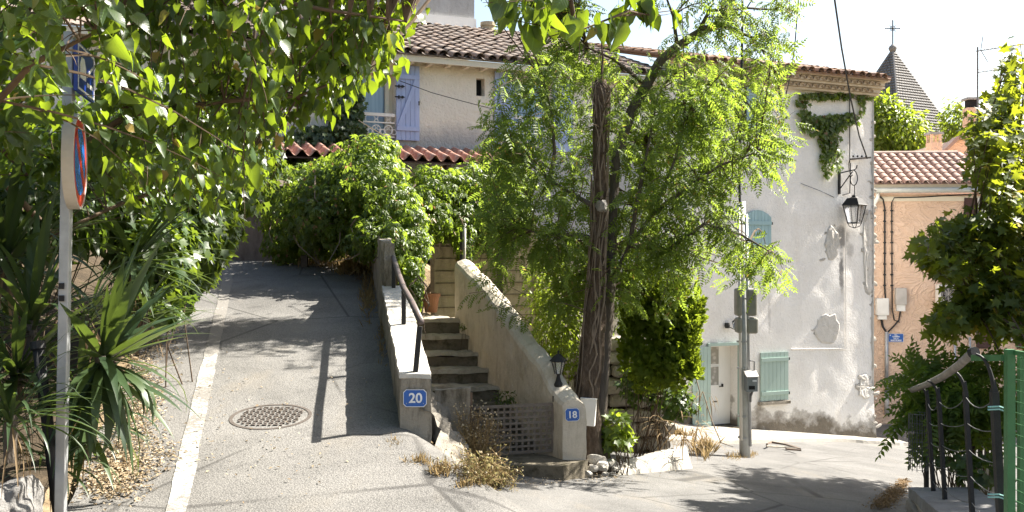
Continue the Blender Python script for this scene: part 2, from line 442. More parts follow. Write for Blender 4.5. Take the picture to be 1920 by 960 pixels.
def thing(name, label, cat, loc=(0, 0, 0), rz=0.0, group=None):
    o = bpy.data.objects.new(name, None)
    COL.objects.link(o)
    o.empty_display_size = 0.2
    o.location = loc
    o.rotation_euler = (0, 0, rz)
    RM[o.name] = Matrix.Translation(Vector(loc)) @ Matrix.Rotation(rz, 4, 'Z')
    return tag(o, label, cat, group)


def tag(o, label=None, cat=None, group=None, kind=None):
    if label:
        o['label'] = label
    if cat:
        o['category'] = cat
    if group:
        o['group'] = group
    if kind:
        o['kind'] = kind
    return o


def link(name, me, parent=None, M_world=None):
    o = bpy.data.objects.new(name, me)
    COL.objects.link(o)
    if parent is not None:
        o.parent = parent
        RM[o.name] = RM[parent.name]
        if M_world is not None:
            o.matrix_basis = RM[parent.name].inverted() @ M_world
    else:
        RM[o.name] = Matrix.Identity(4)
        if M_world is not None:
            o.matrix_basis = M_world
    return o


def mesh_np(name, V, T, mat, smooth=False):
    """V (n,3) float, T (m,3) int triangles"""
    me = bpy.data.meshes.new(name)
    V = np.asarray(V, dtype=np.float32)
    T = np.asarray(T, dtype=np.int32)
    me.vertices.add(len(V))
    me.vertices.foreach_set("co", V.ravel())
    me.loops.add(len(T) * 3)
    me.loops.foreach_set("vertex_index", T.ravel())
    me.polygons.add(len(T))
    me.polygons.foreach_set("loop_start", np.arange(0, len(T) * 3, 3, dtype=np.int32))
    me.polygons.foreach_set("loop_total", np.full(len(T), 3, dtype=np.int32))
    if smooth:
        me.polygons.foreach_set("use_smooth", np.ones(len(T), dtype=bool))
    me.update()
    me.validate()
    if mat:
        me.materials.append(mat)
    return me


def np_obj(name, V, T, mat, parent=None, kind=None, smooth=False):
    V = np.asarray(V, dtype=np.float64)
    if parent is not None:
        Mi = np.array(RM[parent.name].inverted())
        V = V @ Mi[:3, :3].T + Mi[:3, 3]
    o = link(name, mesh_np(name, V, T, mat, smooth), parent)
    if kind:
        o['kind'] = kind
    return o


class MB:
    def __init__(s, frame=None):
        s.v, s.f, s.M = [], [], frame

    def add(s, vs, fs):
        k = len(s.v)
        s.v += [Vector(v) for v in vs]
        s.f += [tuple(i + k for i in f) for f in fs]
        return s

    def box(s, x0, x1, y0, y1, z0, z1):
        return s.add([(x0, y0, z0), (x1, y0, z0), (x1, y1, z0), (x0, y1, z0), (x0, y0, z1), (x1, y0, z1), (x1, y1, z1), (x0, y1, z1)],
                     [(0, 3, 2, 1), (4, 5, 6, 7), (0, 1, 5, 4), (1, 2, 6, 5), (2, 3, 7, 6), (3, 0, 4, 7)])

    def hexa(s, b, t):
        return s.add(list(b) + list(t), [(0, 3, 2, 1), (4, 5, 6, 7), (0, 1, 5, 4), (1, 2, 6, 5), (2, 3, 7, 6), (3, 0, 4, 7)])

    def bar(s, p, q, w, h, up=(0, 0, 1)):
        p, q = Vector(p), Vector(q)
        d = (q - p).normalized()
        a = d.cross(Vector(up))
        if a.length < 1e-4:
            a = d.cross(Vector((1, 0, 0)))
        a = a.normalized() * (w / 2)
        b = a.cross(d).normalized() * (h / 2)
        return s.hexa([p - a - b, p + a - b, p + a + b, p - a + b], [q - a - b, q + a - b, q + a + b, q - a + b])

    def tube(s, pts, rs, n=8, cap=True, lobes=0, lobe_amp=0.0, jit=0.0):
        pts = [Vector(p) for p in pts]
        m = len(pts)
        if not isinstance(rs, (list, tuple)):
            rs = [rs] * m
        k = len(s.v)
        ref = None
        for i, p in enumerate(pts):
            d = (pts[min(i + 1, m - 1)] - pts[max(i - 1, 0)])
            d = d.normalized() if d.length > 1e-9 else Vector((0, 0, 1))
            if ref is None:
                ref = d.orthogonal().normalized()
            ref = (ref - d * ref.dot(d))
            ref = ref.normalized() if ref.length > 1e-6 else d.orthogonal().normalized()
            b = d.cross(ref)
            for j in range(n):
                a = 2 * PI * j / n
                r = rs[i]
                if lobes:
                    r *= 1 + lobe_amp * math.sin(lobes * a + i * 0.35) + lobe_amp * 0.6 * math.sin((lobes * 2 + 1) * a - i * 0.5)
                if jit:
                    r *= 1 + jit * noise.noise(p * 3 + Vector((a * 2, 0, 0)))
                s.v.append(p + (ref * math.cos(a) + b * math.sin(a)) * r)
        for i in range(m - 1):
            for j in range(n):
                j2 = (j + 1) % n
                s.f.append((k + i * n + j, k + i * n + j2, k + (i + 1) * n + j2, k + (i + 1) * n + j))
        if cap:
            s.f.append(tuple(k + j for j in reversed(range(n))))
            s.f.append(tuple(k + (m - 1) * n + j for j in range(n)))
        return s

    def lathe(s, prof, c=(0, 0, 0), n=16, rot=0.0):
        c = Vector(c)
        k = len(s.v)
        m = len(prof)
        for r, z in prof:
            for j in range(n):
                a = 2 * PI * j / n + rot
                s.v.append(c + Vector((r * math.cos(a), r * math.sin(a), z)))
        for i in range(m - 1):
            for j in range(n):
                j2 = (j + 1) % n
                s.f.append((k + i * n + j, k + i * n + j2, k + (i + 1) * n + j2, k + (i + 1) * n + j))
        if prof[0][0] > 1e-4:
            s.f.append(tuple(k + j for j in reversed(range(n))))
        if prof[-1][0] > 1e-4:
            s.f.append(tuple(k + (m - 1) * n + j for j in range(n)))
        return s

    def prism(s, poly, vec):
        poly = [Vector(p) for p in poly]
        vec = Vector(vec)
        n = len(poly)
        return s.add(poly + [p + vec for p in poly], [tuple(reversed(range(n))), tuple(range(n, 2 * n))] + [(i, (i + 1) % n, n + (i + 1) % n, n + i) for i in range(n)])

    def ring(s, c, r, tr, axis=(0, 0, 1), n=24, m=6, a0=0, a1=2 * PI):
        c, ax = Vector(c), Vector(axis).normalized()
        u = ax.orthogonal().normalized()
        w = ax.cross(u)
        closed = abs(a1 - a0 - 2 * PI) < 1e-6
        pts = [c + (u * math.cos(a0 + (a1 - a0) * i / n) + w * math.sin(a0 + (a1 - a0) * i / n)) * r for i in range(n + 1)]
        return s.tube(pts, tr, m, cap=not closed)

    def grid(s, nu, nv, fn):
        k = len(s.v)
        for i in range(nu + 1):
            for j in range(nv + 1):
                s.v.append(Vector(fn(i / nu, j / nv)))
        for i in range(nu):
            for j in range(nv):
                a = k + i * (nv + 1) + j
                s.f.append((a, a + nv + 1, a + nv + 2, a + 1))
        return s

    def mesh(s, name, mat, smooth=False, Mi=None):
        me = bpy.data.meshes.new(name)
        vs = s.v
        if s.M is not None:
            vs = [s.M @ v for v in vs]
        if Mi is not None:
            vs = [Mi @ v for v in vs]
        me.from_pydata([tuple(v) for v in vs], [], s.f)
        me.update()
        bm = bmesh.new()
        bm.from_mesh(me)
        bmesh.ops.recalc_face_normals(bm, faces=bm.faces)
        bm.to_mesh(me)
        bm.free()
        if smooth:
            me.polygons.foreach_set("use_smooth", [True] * len(me.polygons))
        if mat:
            me.materials.append(mat)
        return me

    def build(s, name, mat, parent=None, smooth=False, kind=None, bevel=0.0, rough=None):
        Mi = RM[parent.name].inverted() if parent is not None else None
        me = s.mesh(name, mat, smooth, Mi)
        if rough:
            roughen(me, *rough)
        o = link(name, me, parent)
        if kind:
            o['kind'] = kind
        if bevel:
            bv = o.modifiers.new("bevel", 'BEVEL')
            bv.width = bevel
            bv.segments = 2
            bv.limit_method = 'ANGLE'
        return o


def roughen(me, cut, amp, freq=2.0, amp2=None):
    bm = bmesh.new()
    bm.from_mesh(me)
    for _ in range(6):
        es = [e for e in bm.edges if e.calc_length() > cut]
        if not es:
            break
        bmesh.ops.subdivide_edges(bm, edges=es, cuts=1, use_grid_fill=True)
    bmesh.ops.triangulate(bm, faces=[f for f in bm.faces if len(f.verts) > 4])
    for v in bm.verts:
        p = v.co
        d = noise.noise_vector(p * freq) * amp
        d += noise.noise_vector(p * freq * 4.1) * (amp * 0.45 if amp2 is None else amp2)
        v.co = p + d
    bm.to_mesh(me)
    bm.free()


def text_mesh(txt, size, mat, bold=0.0, ext=0.002, name="numeral"):
    cu = bpy.data.curves.new(name, 'FONT')
    cu.body = txt
    cu.size = size
    cu.align_x = 'CENTER'
    cu.align_y = 'CENTER'
    cu.extrude = ext
    cu.offset = bold
    cu.resolution_u = 6
    o = bpy.data.objects.new("text_tmp", cu)
    COL.objects.link(o)
    bpy.context.view_layer.update()
    me = bpy.data.meshes.new_from_object(o.evaluated_get(bpy.context.evaluated_depsgraph_get()))
    bpy.data.objects.remove(o)
    me.name = name
    me.materials.clear()
    me.materials.append(mat)
    return me


def rock_mesh(name, mat, seed, sub=2, sq=(1, 1, 1)):
    bm = bmesh.new()
    bmesh.ops.create_icosphere(bm, subdivisions=sub, radius=0.5)
    for v in bm.verts:
        d = v.co.normalized()
        r = 1 + 0.35 * noise.noise(d * 1.3 + Vector((seed * 7.1, seed, 0))) + 0.16 * noise.noise(d * 3.1 + Vector((0, seed * 3.3, 5)))
        q = Vector([math.copysign(abs(c) ** 0.75, c) for c in d])
        v.co = Vector((q.x * sq[0], q.y * sq[1], q.z * sq[2])) * 0.5 * r
    me = bpy.data.meshes.new(name)
    bm.to_mesh(me)
    bm.free()
    if sub > 3:
        for v in me.vertices:
            v.co += v.co.normalized() * (0.022 * noise.noise(v.co * 6) + 0.018 * noise.noise(v.co * 18))
        me.polygons.foreach_set("use_smooth", [True] * len(me.polygons))
    me.materials.append(mat)
    return me


# ------------------------------------------------------------------ leaf tools (x across, y base->tip, z up)
def tpl_tri(V, T):
    return np.array(V, float), np.array(T, int)


def leaf_diamond(w=0.42, fold=0.12, m=0.45):
    return tpl_tri([(0, 0, 0), (-w / 2, m, fold), (0, 1, -0.12), (w / 2, m, fold)], [(0, 2, 1), (0, 3, 2)])


def leaf_heart(w=0.78, fold=0.10, droop=0.22, skew=0.0, wave=0.0, stalk=True):
    ys = [0.0, 0.10, 0.30, 0.55, 0.80, 1.0]
    ws = [0.0, 0.36, 0.50, 0.40, 0.17, 0.0]
    yl = [0.0, -0.03, 0.24, 0.53, 0.80, 1.0]
    V, T = [], []
    mid = []
    for y in ys:
        mid.append(len(V))
        V.append((0, y, -droop * y * y))
    L, Rr = {}, {}
    for i in range(1, 5):
        for sgn, D in ((-1, L), (1, Rr)):
            D[i] = len(V)
            V.append((sgn * ws[i] * w / 1.0, yl[i], -droop * ys[i] ** 2 + fold * (ws[i] / 0.5) * (1.0 if i < 4 else 0.7)))
    for D, fl in ((L, False), (Rr, True)):
        def t(a, b, c):
            T.append((a, c, b) if fl else (a, b, c))
        t(mid[0], mid[1], D[1])
        for i in range(1, 4):
            t(mid[i], mid[i + 1], D[i])
            t(D[i], mid[i + 1], D[i + 1])
        t(mid[4], mid[5], D[4])
    V = [(x + skew * y * y, y, z + wave * math.sin(7 * y + 3 * x)) for x, y, z in V]
    if stalk:
        k = len(V)
        V += [(-.012, .02, 0), (.012, .02, 0), (.006, -.32, .16), (-.006, -.32, .16)]
        T += [(k, k + 1, k + 2), (k, k + 2, k + 3)]
    return tpl_tri(V, T)


def combine(parts):
    Vs, Ts, k = [], [], 0
    for V, T in parts:
        Vs.append(V)
        Ts.append(T + k)
        k += len(V)
    return np.vstack(Vs), np.vstack(Ts)


def xf(V, T, scale, ang, off, tilt=0.0):
    V = V * scale
    c, s_ = math.cos(ang), math.sin(ang)
    ct, st = math.cos(tilt), math.sin(tilt)
    V = np.stack([V[:, 0], V[:, 1] * ct - V[:, 2] * st, V[:, 1] * st + V[:, 2] * ct], 1)
    V = np.stack([V[:, 0] * c - V[:, 1] * s_, V[:, 0] * s_ + V[:, 1] * c, V[:, 2]], 1)
    return V + np.array(off), T


def leaf_palm5():
    d = leaf_diamond(0.46, 0.08, 0.55)
    return combine([xf(*d, sc, a, (0, 0.18, 0), -0.25) for a, sc in ((0, 0.85), (0.85, 0.72), (-0.85, 0.72), (1.75, 0.5), (-1.75, 0.5))])


def leaf_pinnate(pairs=7, lw=0.40):
    d = leaf_diamond(lw, 0.08, 0.5)
    ps = []
    for i in range(pairs):
        y = 0.14 + 0.80 * i / (pairs - 1)
        sc = 0.23 * (0.8 + 0.5 * math.sin(PI * (i + 0.6) / pairs))
        z = -0.30 * y * y
        for sg in (1, -1):
            ps.append(xf(*d, sc, sg * 1.18, (sg * 0.012, y + R.uniform(-.015, .015), z), R.uniform(-0.5, 0.1)))
    ps.append(xf(*d, 0.22, 0, (0, 0.95, -0.28), -0.2))
    rv = np.array([(-0.006, 0, 0), (0.006, 0, 0), (-0.005, 0.5, -0.07), (0.005, 0.5, -0.07), (0, 1, -0.30)])
    ps.append((rv, np.array([(0, 1, 2), (1, 3, 2), (2, 3, 4)])))
    return combine(ps)


def leaf_plane():
    pts = [(0, 0), (-0.16, 0.10), (-0.52, 0.12), (-0.30, 0.34), (-0.56, 0.62), (-0.20, 0.58), (0, 1.0), (0.20, 0.58), (0.56, 0.62), (0.30, 0.34), (0.52, 0.12), (0.16, 0.10)]
    V = [(x, y, 0.14 * abs(x) - 0.25 * y * y) for x, y in pts] + [(0, 0.36, -0.05)]
    T = [(12, (i + 1) % 12, i) for i in range(12)]
    return tpl_tri(V, T)


def leaf_lobed():
    pts = [(0, 0), (-0.42, -0.02), (-0.36, 0.32), (-0.52, 0.52), (-0.16, 0.55), (0, 1.0), (0.16, 0.55), (0.52, 0.52), (0.36, 0.32), (0.42, -0.02)]
    V = [(x, y, 0.18 * abs(x) - 0.2 * y * y) for x, y in pts] + [(0, 0.32, -0.02)]
    return tpl_tri(V, [(10, (i + 1) % 10, i) for i in range(10)])


def leaf_spray():
    d = leaf_diamond(0.34, 0.05, 0.5)
    ps = [xf(*d, 1.0, 0, (0, 0, 0), 0)]
    for y, a, sc in ((0.1, 0.6, 0.6), (0.1, -0.6, 0.6), (0.35, 0.5, 0.5), (0.35, -0.5, 0.5), (0.55, 0.45, 0.38), (0.55, -0.45, 0.38)):
        ps.append(xf(*d, sc, a, (0, y, 0), R.uniform(-0.3, 0.3)))
    return combine(ps)


TPL = dict(heart2=leaf_heart(.66, .17, .40, .12, .03), heart3=leaf_heart(.86, .05, .10, -.10, .05), heart4=leaf_heart(.72, .26, .30, -.05, .02), diamond=leaf_diamond(), heart=leaf_heart(), palm=leaf_palm5(), pinnate=leaf_pinnate(), plane=leaf_plane(), lobed=leaf_lobed(), spray=leaf_spray(),
           oval=leaf_diamond(0.5, 0.1, 0.5), narrow=leaf_diamond(0.22, 0.05, 0.45))


def frames(dirs, norms):
    Y = dirs / np.maximum(1e-9, np.linalg.norm(dirs, axis=1, keepdims=True))
    Z = norms - (norms * Y).sum(1, keepdims=True) * Y
    ln = np.linalg.norm(Z, axis=1, keepdims=True)
    Z = np.where(ln < 1e-3, np.cross(Y, np.array([1.0, 0.3, 0.1])), Z)
    Z = Z / np.maximum(1e-9, np.linalg.norm(Z, axis=1, keepdims=True))
    X = np.cross(Y, Z)
    return X, Y, Z


def scatter(tpl, pos, dirs, norms, sizes):
    V, T = TPL[tpl] if isinstance(tpl, str) else tpl
    n = len(pos)
    X, Y, Z = frames(np.asarray(dirs, float), np.asarray(norms, float))
    sz = np.asarray(sizes, float).reshape(n, 1, 1)
    A = (V[None, :, 0:1] * X[:, None, :] + V[None, :, 1:2] * Y[:, None, :] + V[None, :, 2:3] * Z[:, None, :]) * sz + np.asarray(pos, float)[:, None, :]
    TT = T[None] + (np.arange(n) * len(V))[:, None, None]
    return A.reshape(-1, 3), TT.reshape(-1, 3)


def px_of(p):
    return 960 + p[:, 0] / p[:, 1] * F, 480 - (p[:, 2] - CZ) / p[:, 1] * F


def grow(skel, targets, per, rs, lift=0.12, start=0.2, jit=0.05, tw=0.006, outw=0.6, down=0.7):
    """twigs from the nearest skeleton points to the targets, leaves along each"""
    mb = MB()
    S = np.array([tuple(p) for p in skel])
    pos, dr, nm = [], [], []
    for T in targets:
        T = np.array(T, float)
        d = np.linalg.norm(S - T, axis=1)
        s0 = S[np.argmin(d + rs.uniform(0, 0.25, len(S)))]
        L = np.linalg.norm(T - s0)
        mid = (s0 + T) / 2 + np.array([0, 0, lift * L]) + rs.normal(0, 0.06, 3) * L
        ts = np.linspace(0, 1, 6)[:, None]
        pts = (1 - ts) ** 2 * s0 + 2 * ts * (1 - ts) * mid + ts ** 2 * T
        mb.tube([tuple(p) for p in pts], [tw * (1.5 + L) * (1.15 - 0.9 * t[0]) for t in ts], 4, cap=False)
        for i in range(per):
            t = start + (1 - start) * (i + rs.uniform(0, 1)) / per
            p = (1 - t) ** 2 * s0 + 2 * t * (1 - t) * mid + t ** 2 * T
            tg = 2 * (1 - t) * (mid - s0) + 2 * t * (T - mid)
            tg = tg / (np.linalg.norm(tg) + 1e-6)
            side = np.cross(tg, np.array([0, 0, 1.0])) * (1 if i % 2 else -1)
            v = tg * 0.5 + side * outw + np.array([0, 0, -down]) + rs.normal(0, 0.28, 3)
            pos.append(p + rs.normal(0, jit, 3))
            dr.append(v)
            nm.append(np.array([0, 0, 0.8]) + rs.normal(0, 0.45, 3) - np.array([0, 0.25, 0]))
    return mb, np.array(pos), np.array(dr), np.array(nm)


def blob_targets(blobs, rs, y0, y1):
    out = []
    for b in blobs:
        cx, cy, rx, ry, n = b[:5]
        a, c = (b[5], b[6]) if len(b) > 5 else (y0, y1)
        for _ in range(n):
            while True:
                u, v = rs.uniform(-1, 1, 2)
                if u * u + v * v < 1:
                    break
            out.append(tuple(P(cx + u * rx, cy + v * ry, rs.uniform(a, c))))
    return out


def shell(c, r, n, rs, depth=0.3, down=0.9, top_only=None):
    """points on an ellipsoid shell with outward normals"""
    d = rs.normal(0, 1, (n, 3))
    d /= np.linalg.norm(d, axis=1, keepdims=True)
    k = 1 - depth * rs.uniform(0, 1, (n, 1)) ** 1.5
    bumpy = 1 + 0.16 * np.sin(d[:, :1] * 7 + c[0] * 3) * np.sin(d[:, 2:3] * 6 + c[1]) + 0.08 * np.sin(d[:, 1:2] * 11)
    p = np.array(c) + d * np.array(r) * k * bumpy
    nn = d / np.array(r)
    nn /= np.linalg.norm(nn, axis=1, keepdims=True)
    dirs = nn * 0.55 + np.array([0, 0, -down]) + rs.normal(0, 0.35, (n, 3))
    norms = nn + np.array([0, 0, 0.5]) + rs.normal(0, 0.35, (n, 3))
    return p, dirs, norms


def copy_tree(o, parent=None, M_world=None):
    c = o.copy()
    COL.objects.link(c)
    if parent is not None:
        c.parent = parent
    for ch in o.children:
        copy_tree(ch, c)
    return c
# ------------------------------------------------------------------ terrain
def sstep(t):
    t = max(0.0, min(1.0, t))
    return t * t * (3 - 2 * t)


def z_ramp(x, y):
    if y < 6.5:
        return -0.214 - 0.03 * (6.5 - y)
    if y < 16.6:
        return 0.17 + 0.16 * (y - 8.9)
    t = y - 16.6
    return 0.17 + 0.16 * 7.7 + (0.16 * t - 0.07 * t * t if t < 1.1 else 0.16 * 1.1 - 0.07 * 1.1 ** 2 + 0.006 * (t - 1.1))


def z_street(x, y):
    z = -0.051 - 0.0776 * min(y, 26) - 0.1067 * max(-3, min(x, 11))
    if y < 6:
        z = z * 1.0
    return max(z, -3.05)


def wall20_left(y):
    return -0.946 - 0.166 * (y - 8.6)


def ramp_edge_left(y):
    return -3.10 - 0.24 * (y - 7) if y < 13 else -4.54 - 0.07 * (y - 13)


def z_ground(x, y):
    if y >= 9.6:
        w = sstep((x - (wall20_left(y) + 0.10)) / 0.3)
    elif y >= 8.6:
        k = (y - 8.6)
        w = sstep((x - (-1.0 - 0.05 * k)) / (1.2 - 0.9 * k))
    else:
        w = sstep((x - (-1.0 + (8.6 - y) * 0.5)) / 1.2)
    if y > 17.5:
        w = max(w if x > -1 else 0, sstep((x + 1.5) / 1.0))
    zr, zs = z_ramp(x, y), z_street(x, y)
    z = zr * (1 - w) + zs * w
    # planted bank on the left
    d = ramp_edge_left(max(5.5, min(y, 20))) - x
    if d > -0.1:
        h = 0.10 * sstep((d + 0.1) / 0.3) + 2.3 * sstep((d - 0.75) / 3.2) + 2.6 * sstep((d - 4) / 7)
        z += h * (1.0 if y > 5 else max(0, (y - 2) / 3))
    return z


def axis(lo, hi, fine_lo, fine_hi, fine, coarse):
    a, v = [], lo
    while v < hi:
        a.append(v)
        v += fine if fine_lo <= v < fine_hi else coarse
    a.append(hi)
    return a


xs = [-140, -90, -60, -40, -28, -20] + axis(-15, 16, -6.5, 6.5, 0.22, 0.8) + [22, 30, 45, 70, 110, 160]
ys = [-30, -15, -6] + axis(0, 30, 5, 20, 0.25, 0.8) + [36, 45, 60, 90, 140, 200, 320]
gm = MB()
for x in xs:
    for y in ys:
        z = z_ground(x, y) - 0.05
        d = ramp_edge_left(max(5.5, min(y, 20))) - x
        if d > 0:
            z += 0.10 * noise.noise(Vector((x * 1.7, y * 1.7, 0))) * min(1, d)
        gm.v.append(Vector((x, y, z)))
ny = len(ys)
for i in range(len(xs) - 1):
    for j in range(ny - 1):
        a = i * ny + j
        gm.f.append((a, a + ny, a + ny + 1, a + 1))
tag(gm.build("ground", M["dirt"], smooth=True), kind="structure")

# the planted bank, dark humus over the ground
bk = MB()


def bank_fn(a, b):
    y = 4.5 + 17.5 * b
    x = ramp_edge_left(max(5.5, min(y, 20))) - 0.12 - 8.5 * a
    n = noise.noise(Vector((x * 1.3, y * 1.3, 2)))
    return (x, y, z_ground(x, y) + 0.02 + 0.14 * n * min(1, a * 6))


bk.grid(46, 70, bank_fn)
tag(bk.build("bank", M["bank"], smooth=True), kind="structure")


def sheet(name, mat, x0f, x1f, y0, y1, nx, ny, off, jag=0.0, kind="structure"):
    mb = MB()

    def fn(a, b):
        y = y0 + (y1 - y0) * b
        xa, xb = x0f(y), x1f(y)
        if jag:
            xa += jag * noise.noise(Vector((y * 2.1, 3.3, 0))) + jag * 0.5 * noise.noise(Vector((y * 7, 1.3, 0)))
            xb += jag * noise.noise(Vector((y * 2.3, 9.3, 0))) + jag * 0.5 * noise.noise(Vector((y * 7, 5.3, 0)))
        x = xa + (xb - xa) * a
        return (x, y, z_ground(x, y) + off)
    mb.grid(nx, ny, fn)
    o = mb.build(name, mat, smooth=True)
    tag(o, kind=kind)
    return o


def ramp_right(y):
    if y >= 8.6:
        if y > 17.0:
            return wall20_left(17.0) + (y - 17) * 0.4
        return wall20_left(y) + 0.06
    return -0.88 + (8.6 - y) * 1.15


sheet("street", M["asphalt_street"], lambda y: -1.1 + max(0, 8.6 - y) * 0.3 if y < 9 else (-1.1 if y < 12 else -1.0), lambda y: 16.0, 0.5, 34, 60, 90, 0.004, 0.0)
sheet("ramp_road", M["asphalt_ramp"], lambda y: ramp_edge_left(y) + 0.02, ramp_right, 4.6, 20.4, 40, 120, 0.020, 0.07)
# worn edge line along the ramp
LN = [(345, 905), (365, 800), (385, 700), (395, 650), (408, 590), (425, 540)]


def ray_ramp(px, py):
    k = (py - 480) / F
    Y = 4.0
    while Y < 24 and CZ - k * Y > z_ground((px - 960) / F * Y, Y):
        Y += 0.02
    return Vector(((px - 960) / F * Y, Y, CZ - k * Y))


_p0, _p1 = ray_ramp(338, 930), ray_ramp(424, 540)


def line_x(y):
    t = (y - _p0.y) / (_p1.y - _p0.y)
    return _p0.x + t * (_p1.x - _p0.x)


sheet("road_marking", M["paint"], lambda y: line_x(y) - 0.075, lambda y: line_x(y) + 0.075, 4.8, 16.0, 3, 90, 0.026, 0.018)
# concrete pavement in front of the white house
HB = math.radians(24.56)
FM = Matrix.Translation((0, 20.75, 0)) @ Matrix.Rotation(HB, 4, 'Z')


def facY(x):
    return 20.75 + 0.457 * x


pv = MB()


def pv_top(a, b):
    x = 2.6 + 6.9 * a
    yb = facY(x) + 0.15
    depth = 4.0 - 2.9 * sstep(a * 1.25) if a < 0.8 else 1.15
    y = yb - depth * (1 - b)
    if a > 0.97:
        y += 0.15
    return (x, y, z_ground(x, y) + 0.075 + 0.012 * noise.noise(Vector((x * 2, y * 2, 0))))


pv.grid(40, 14, pv_top)
k = len(pv.v)
for i in range(41):
    p = pv_top(i / 40, 0)
    pv.v.append(Vector((p[0] + 0.01, p[1] - 0.05, p[2] - 0.14)))
for i in range(40):
    pv.f.append((i * 15, k + i, k + i + 1, (i + 1) * 15))
k2 = len(pv.v)
for j in range(15):
    p = pv_top(1, j / 14)
    pv.v.append(Vector((p[0] + 0.05, p[1], p[2] - 0.14)))
for j in range(14):
    pv.f.append((40 * 15 + j, k2 + j, k2 + j + 1, 40 * 15 + j + 1))
tag(pv.build("pavement", M["pave"], smooth=False), kind="structure")

# whitish concrete apron at the garden edge
ap = MB()


def apron(a, b):
    l0, l1 = P(1150, 893, 12.75), P(1302, 868, 14.6)
    u0, u1 = P(1168, 862, 13.3), P(1290, 833, 15.2)
    p = l0.lerp(l1, a)
    if a > .8:
        p.z += (z_ground(p.x, p.y) - p.z) * ((a - .8) / .2)
    q = u0.lerp(u1, a)
    r = p.lerp(q, b)
    r.z = max(r.z, z_ground(r.x, r.y) + 0.01) + 0.05 * math.sin(PI * min(1, b * 1.1)) * (0.3 + a) * (1 - a ** 5) + 0.02 * noise.noise(r * 3)
    if b == 0 or a == 1 or a == 0:
        r.z = z_ground(r.x, r.y) - 0.02
    return r


ap.grid(24, 10, apron)
tag(ap.build("concrete_apron", M["white_cement"], smooth=True), kind="structure")

# lane kerb and gutter stones at the lower right
kb = MB()
for i in range(5):
    y0 = 7.2 + i * 0.62
    a, b = Vector((3.02 + 0.16 * (y0 - 7.2), y0, 0)), Vector((3.02 + 0.16 * (y0 - 6.62), y0 + 0.60, 0))
    for p in (a, b):
        p.z = z_ground(p.x, p.y)
    kb.hexa([a + Vector((0, 0, -.2)), a + Vector((.28, 0, -.2)), b + Vector((.28, 0, -.2)), b + Vector((0, 0, -.2))],
            [a + Vector((0, 0, .05)), a + Vector((.28, 0, .06)), b + Vector((.28, 0, .06)), b + Vector((0, 0, .05))])
tag(kb.build("kerb", M["kerb_stone"], bevel=0.015, rough=(0.2, 0.012, 4)), kind="structure")

# wooded slope and far ground behind everything is carried by the ground sheet

# ------------------------------------------------------------------ manhole cover
mc = ray_ramp(508, 786)
nrm = Vector((0, -0.16, 1)).normalized()
mh = thing("manhole_cover", "round cast iron manhole cover set in the pale ramp beside the white line", "manhole cover", mc)
q = Vector((0, 0, 1)).rotation_difference(nrm).to_matrix().to_4x4()
MHM = Matrix.Translation(mc + nrm * 0.014) @ q
b = MB(MHM)
b.lathe([(0.355, 0.0), (0.355, 0.014), (0.325, 0.014), (0.325, 0.004)], n=40)
b.build("frame", M["cast_iron"], mh)
b = MB(MHM)
b.lathe([(0.318, 0.0), (0.318, 0.008), (0.0, 0.008)], n=40)
lid = b.build("lid", M["cast_iron"], mh)
b = MB(MHM)
for i in range(-6, 7):
    for j in range(-6, 7):
        x, y = i * 0.048, j * 0.048
        if x * x + y * y < 0.285 ** 2:
            if (i + j) % 2:
                b.box(x - .019, x + .019, y - .009, y + .009, 0.0081, 0.0205)
            else:
                b.box(x - .009, x + .009, y - .019, y + .019, 0.0081, 0.0205)
b.build("raised_stud", M["cast_iron"], mh, kind="stuff")

# ------------------------------------------------------------------ parapet wall of number 20
pw = thing("parapet_wall", "mossy concrete parapet wall with pale coping running up beside the ramp", "wall", (-0.82, 8.6, 0))


def w20(y, dx, z):
    return Vector((wall20_left(y) + dx, y, z))


def w20_top(y):
    return 0.600 + 0.16 * (y - 8.6)


b = MB()
b.hexa([w20(8.6, -.015, -.7), w20(8.6, .275, -.7), w20(12.55, .30, .2), w20(12.55, -.03, .2)],
       [w20(8.6, 0, w20_top(8.6) - .03), w20(8.6, .255, w20_top(8.6) - .035), w20(12.55, .28, w20_top(12.55) - .03), w20(12.55, 0, w20_top(12.55) - .03)])
b.build("wall", M["wall_concrete"], pw, rough=(0.09, 0.018, 4))
b = MB()
b.hexa([w20(8.585, -.012, w20_top(8.6) - .035), w20(8.585, .262, w20_top(8.6) - .04), w20(12.55, .29, w20_top(12.55) - .035), w20(12.55, -.012, w20_top(12.55) - .035)],
       [w20(8.585, -.008, w20_top(8.6) + .006), w20(8.585, .258, w20_top(8.6)), w20(12.55, .286, w20_top(12.55) + .004), w20(12.55, -.008, w20_top(12.55) + .004)])
b.build("coping", M["coping"], pw, rough=(0.09, 0.010, 5))
b = MB()
b.hexa([w20(12.55, -.04, .2), w20(12.55, .10, .2), w20(17.2, .3, .6), w20(17.2, -.04, .6)],
       [w20(12.55, -.02, 1.78), w20(12.55, .10, 1.78), w20(17.2, .3, 2.05), w20(17.2, -.02, 2.05)])
b.build("upper_wall", M["wall_concrete"], pw, rough=(0.2, 0.02, 3))
b = MB()
b.hexa([w20(12.50, .02, .9), w20(12.50, .14, .9), w20(12.72, .14, .9), w20(12.72, .02, .9)],
       [w20(12.50, .02, 1.76), w20(12.50, .14, 1.76), w20(12.72, .14, 1.76), w20(12.72, .02, 1.80)])
b.build("pillar", M["wall_concrete"], pw, rough=(0.12, 0.015, 5))

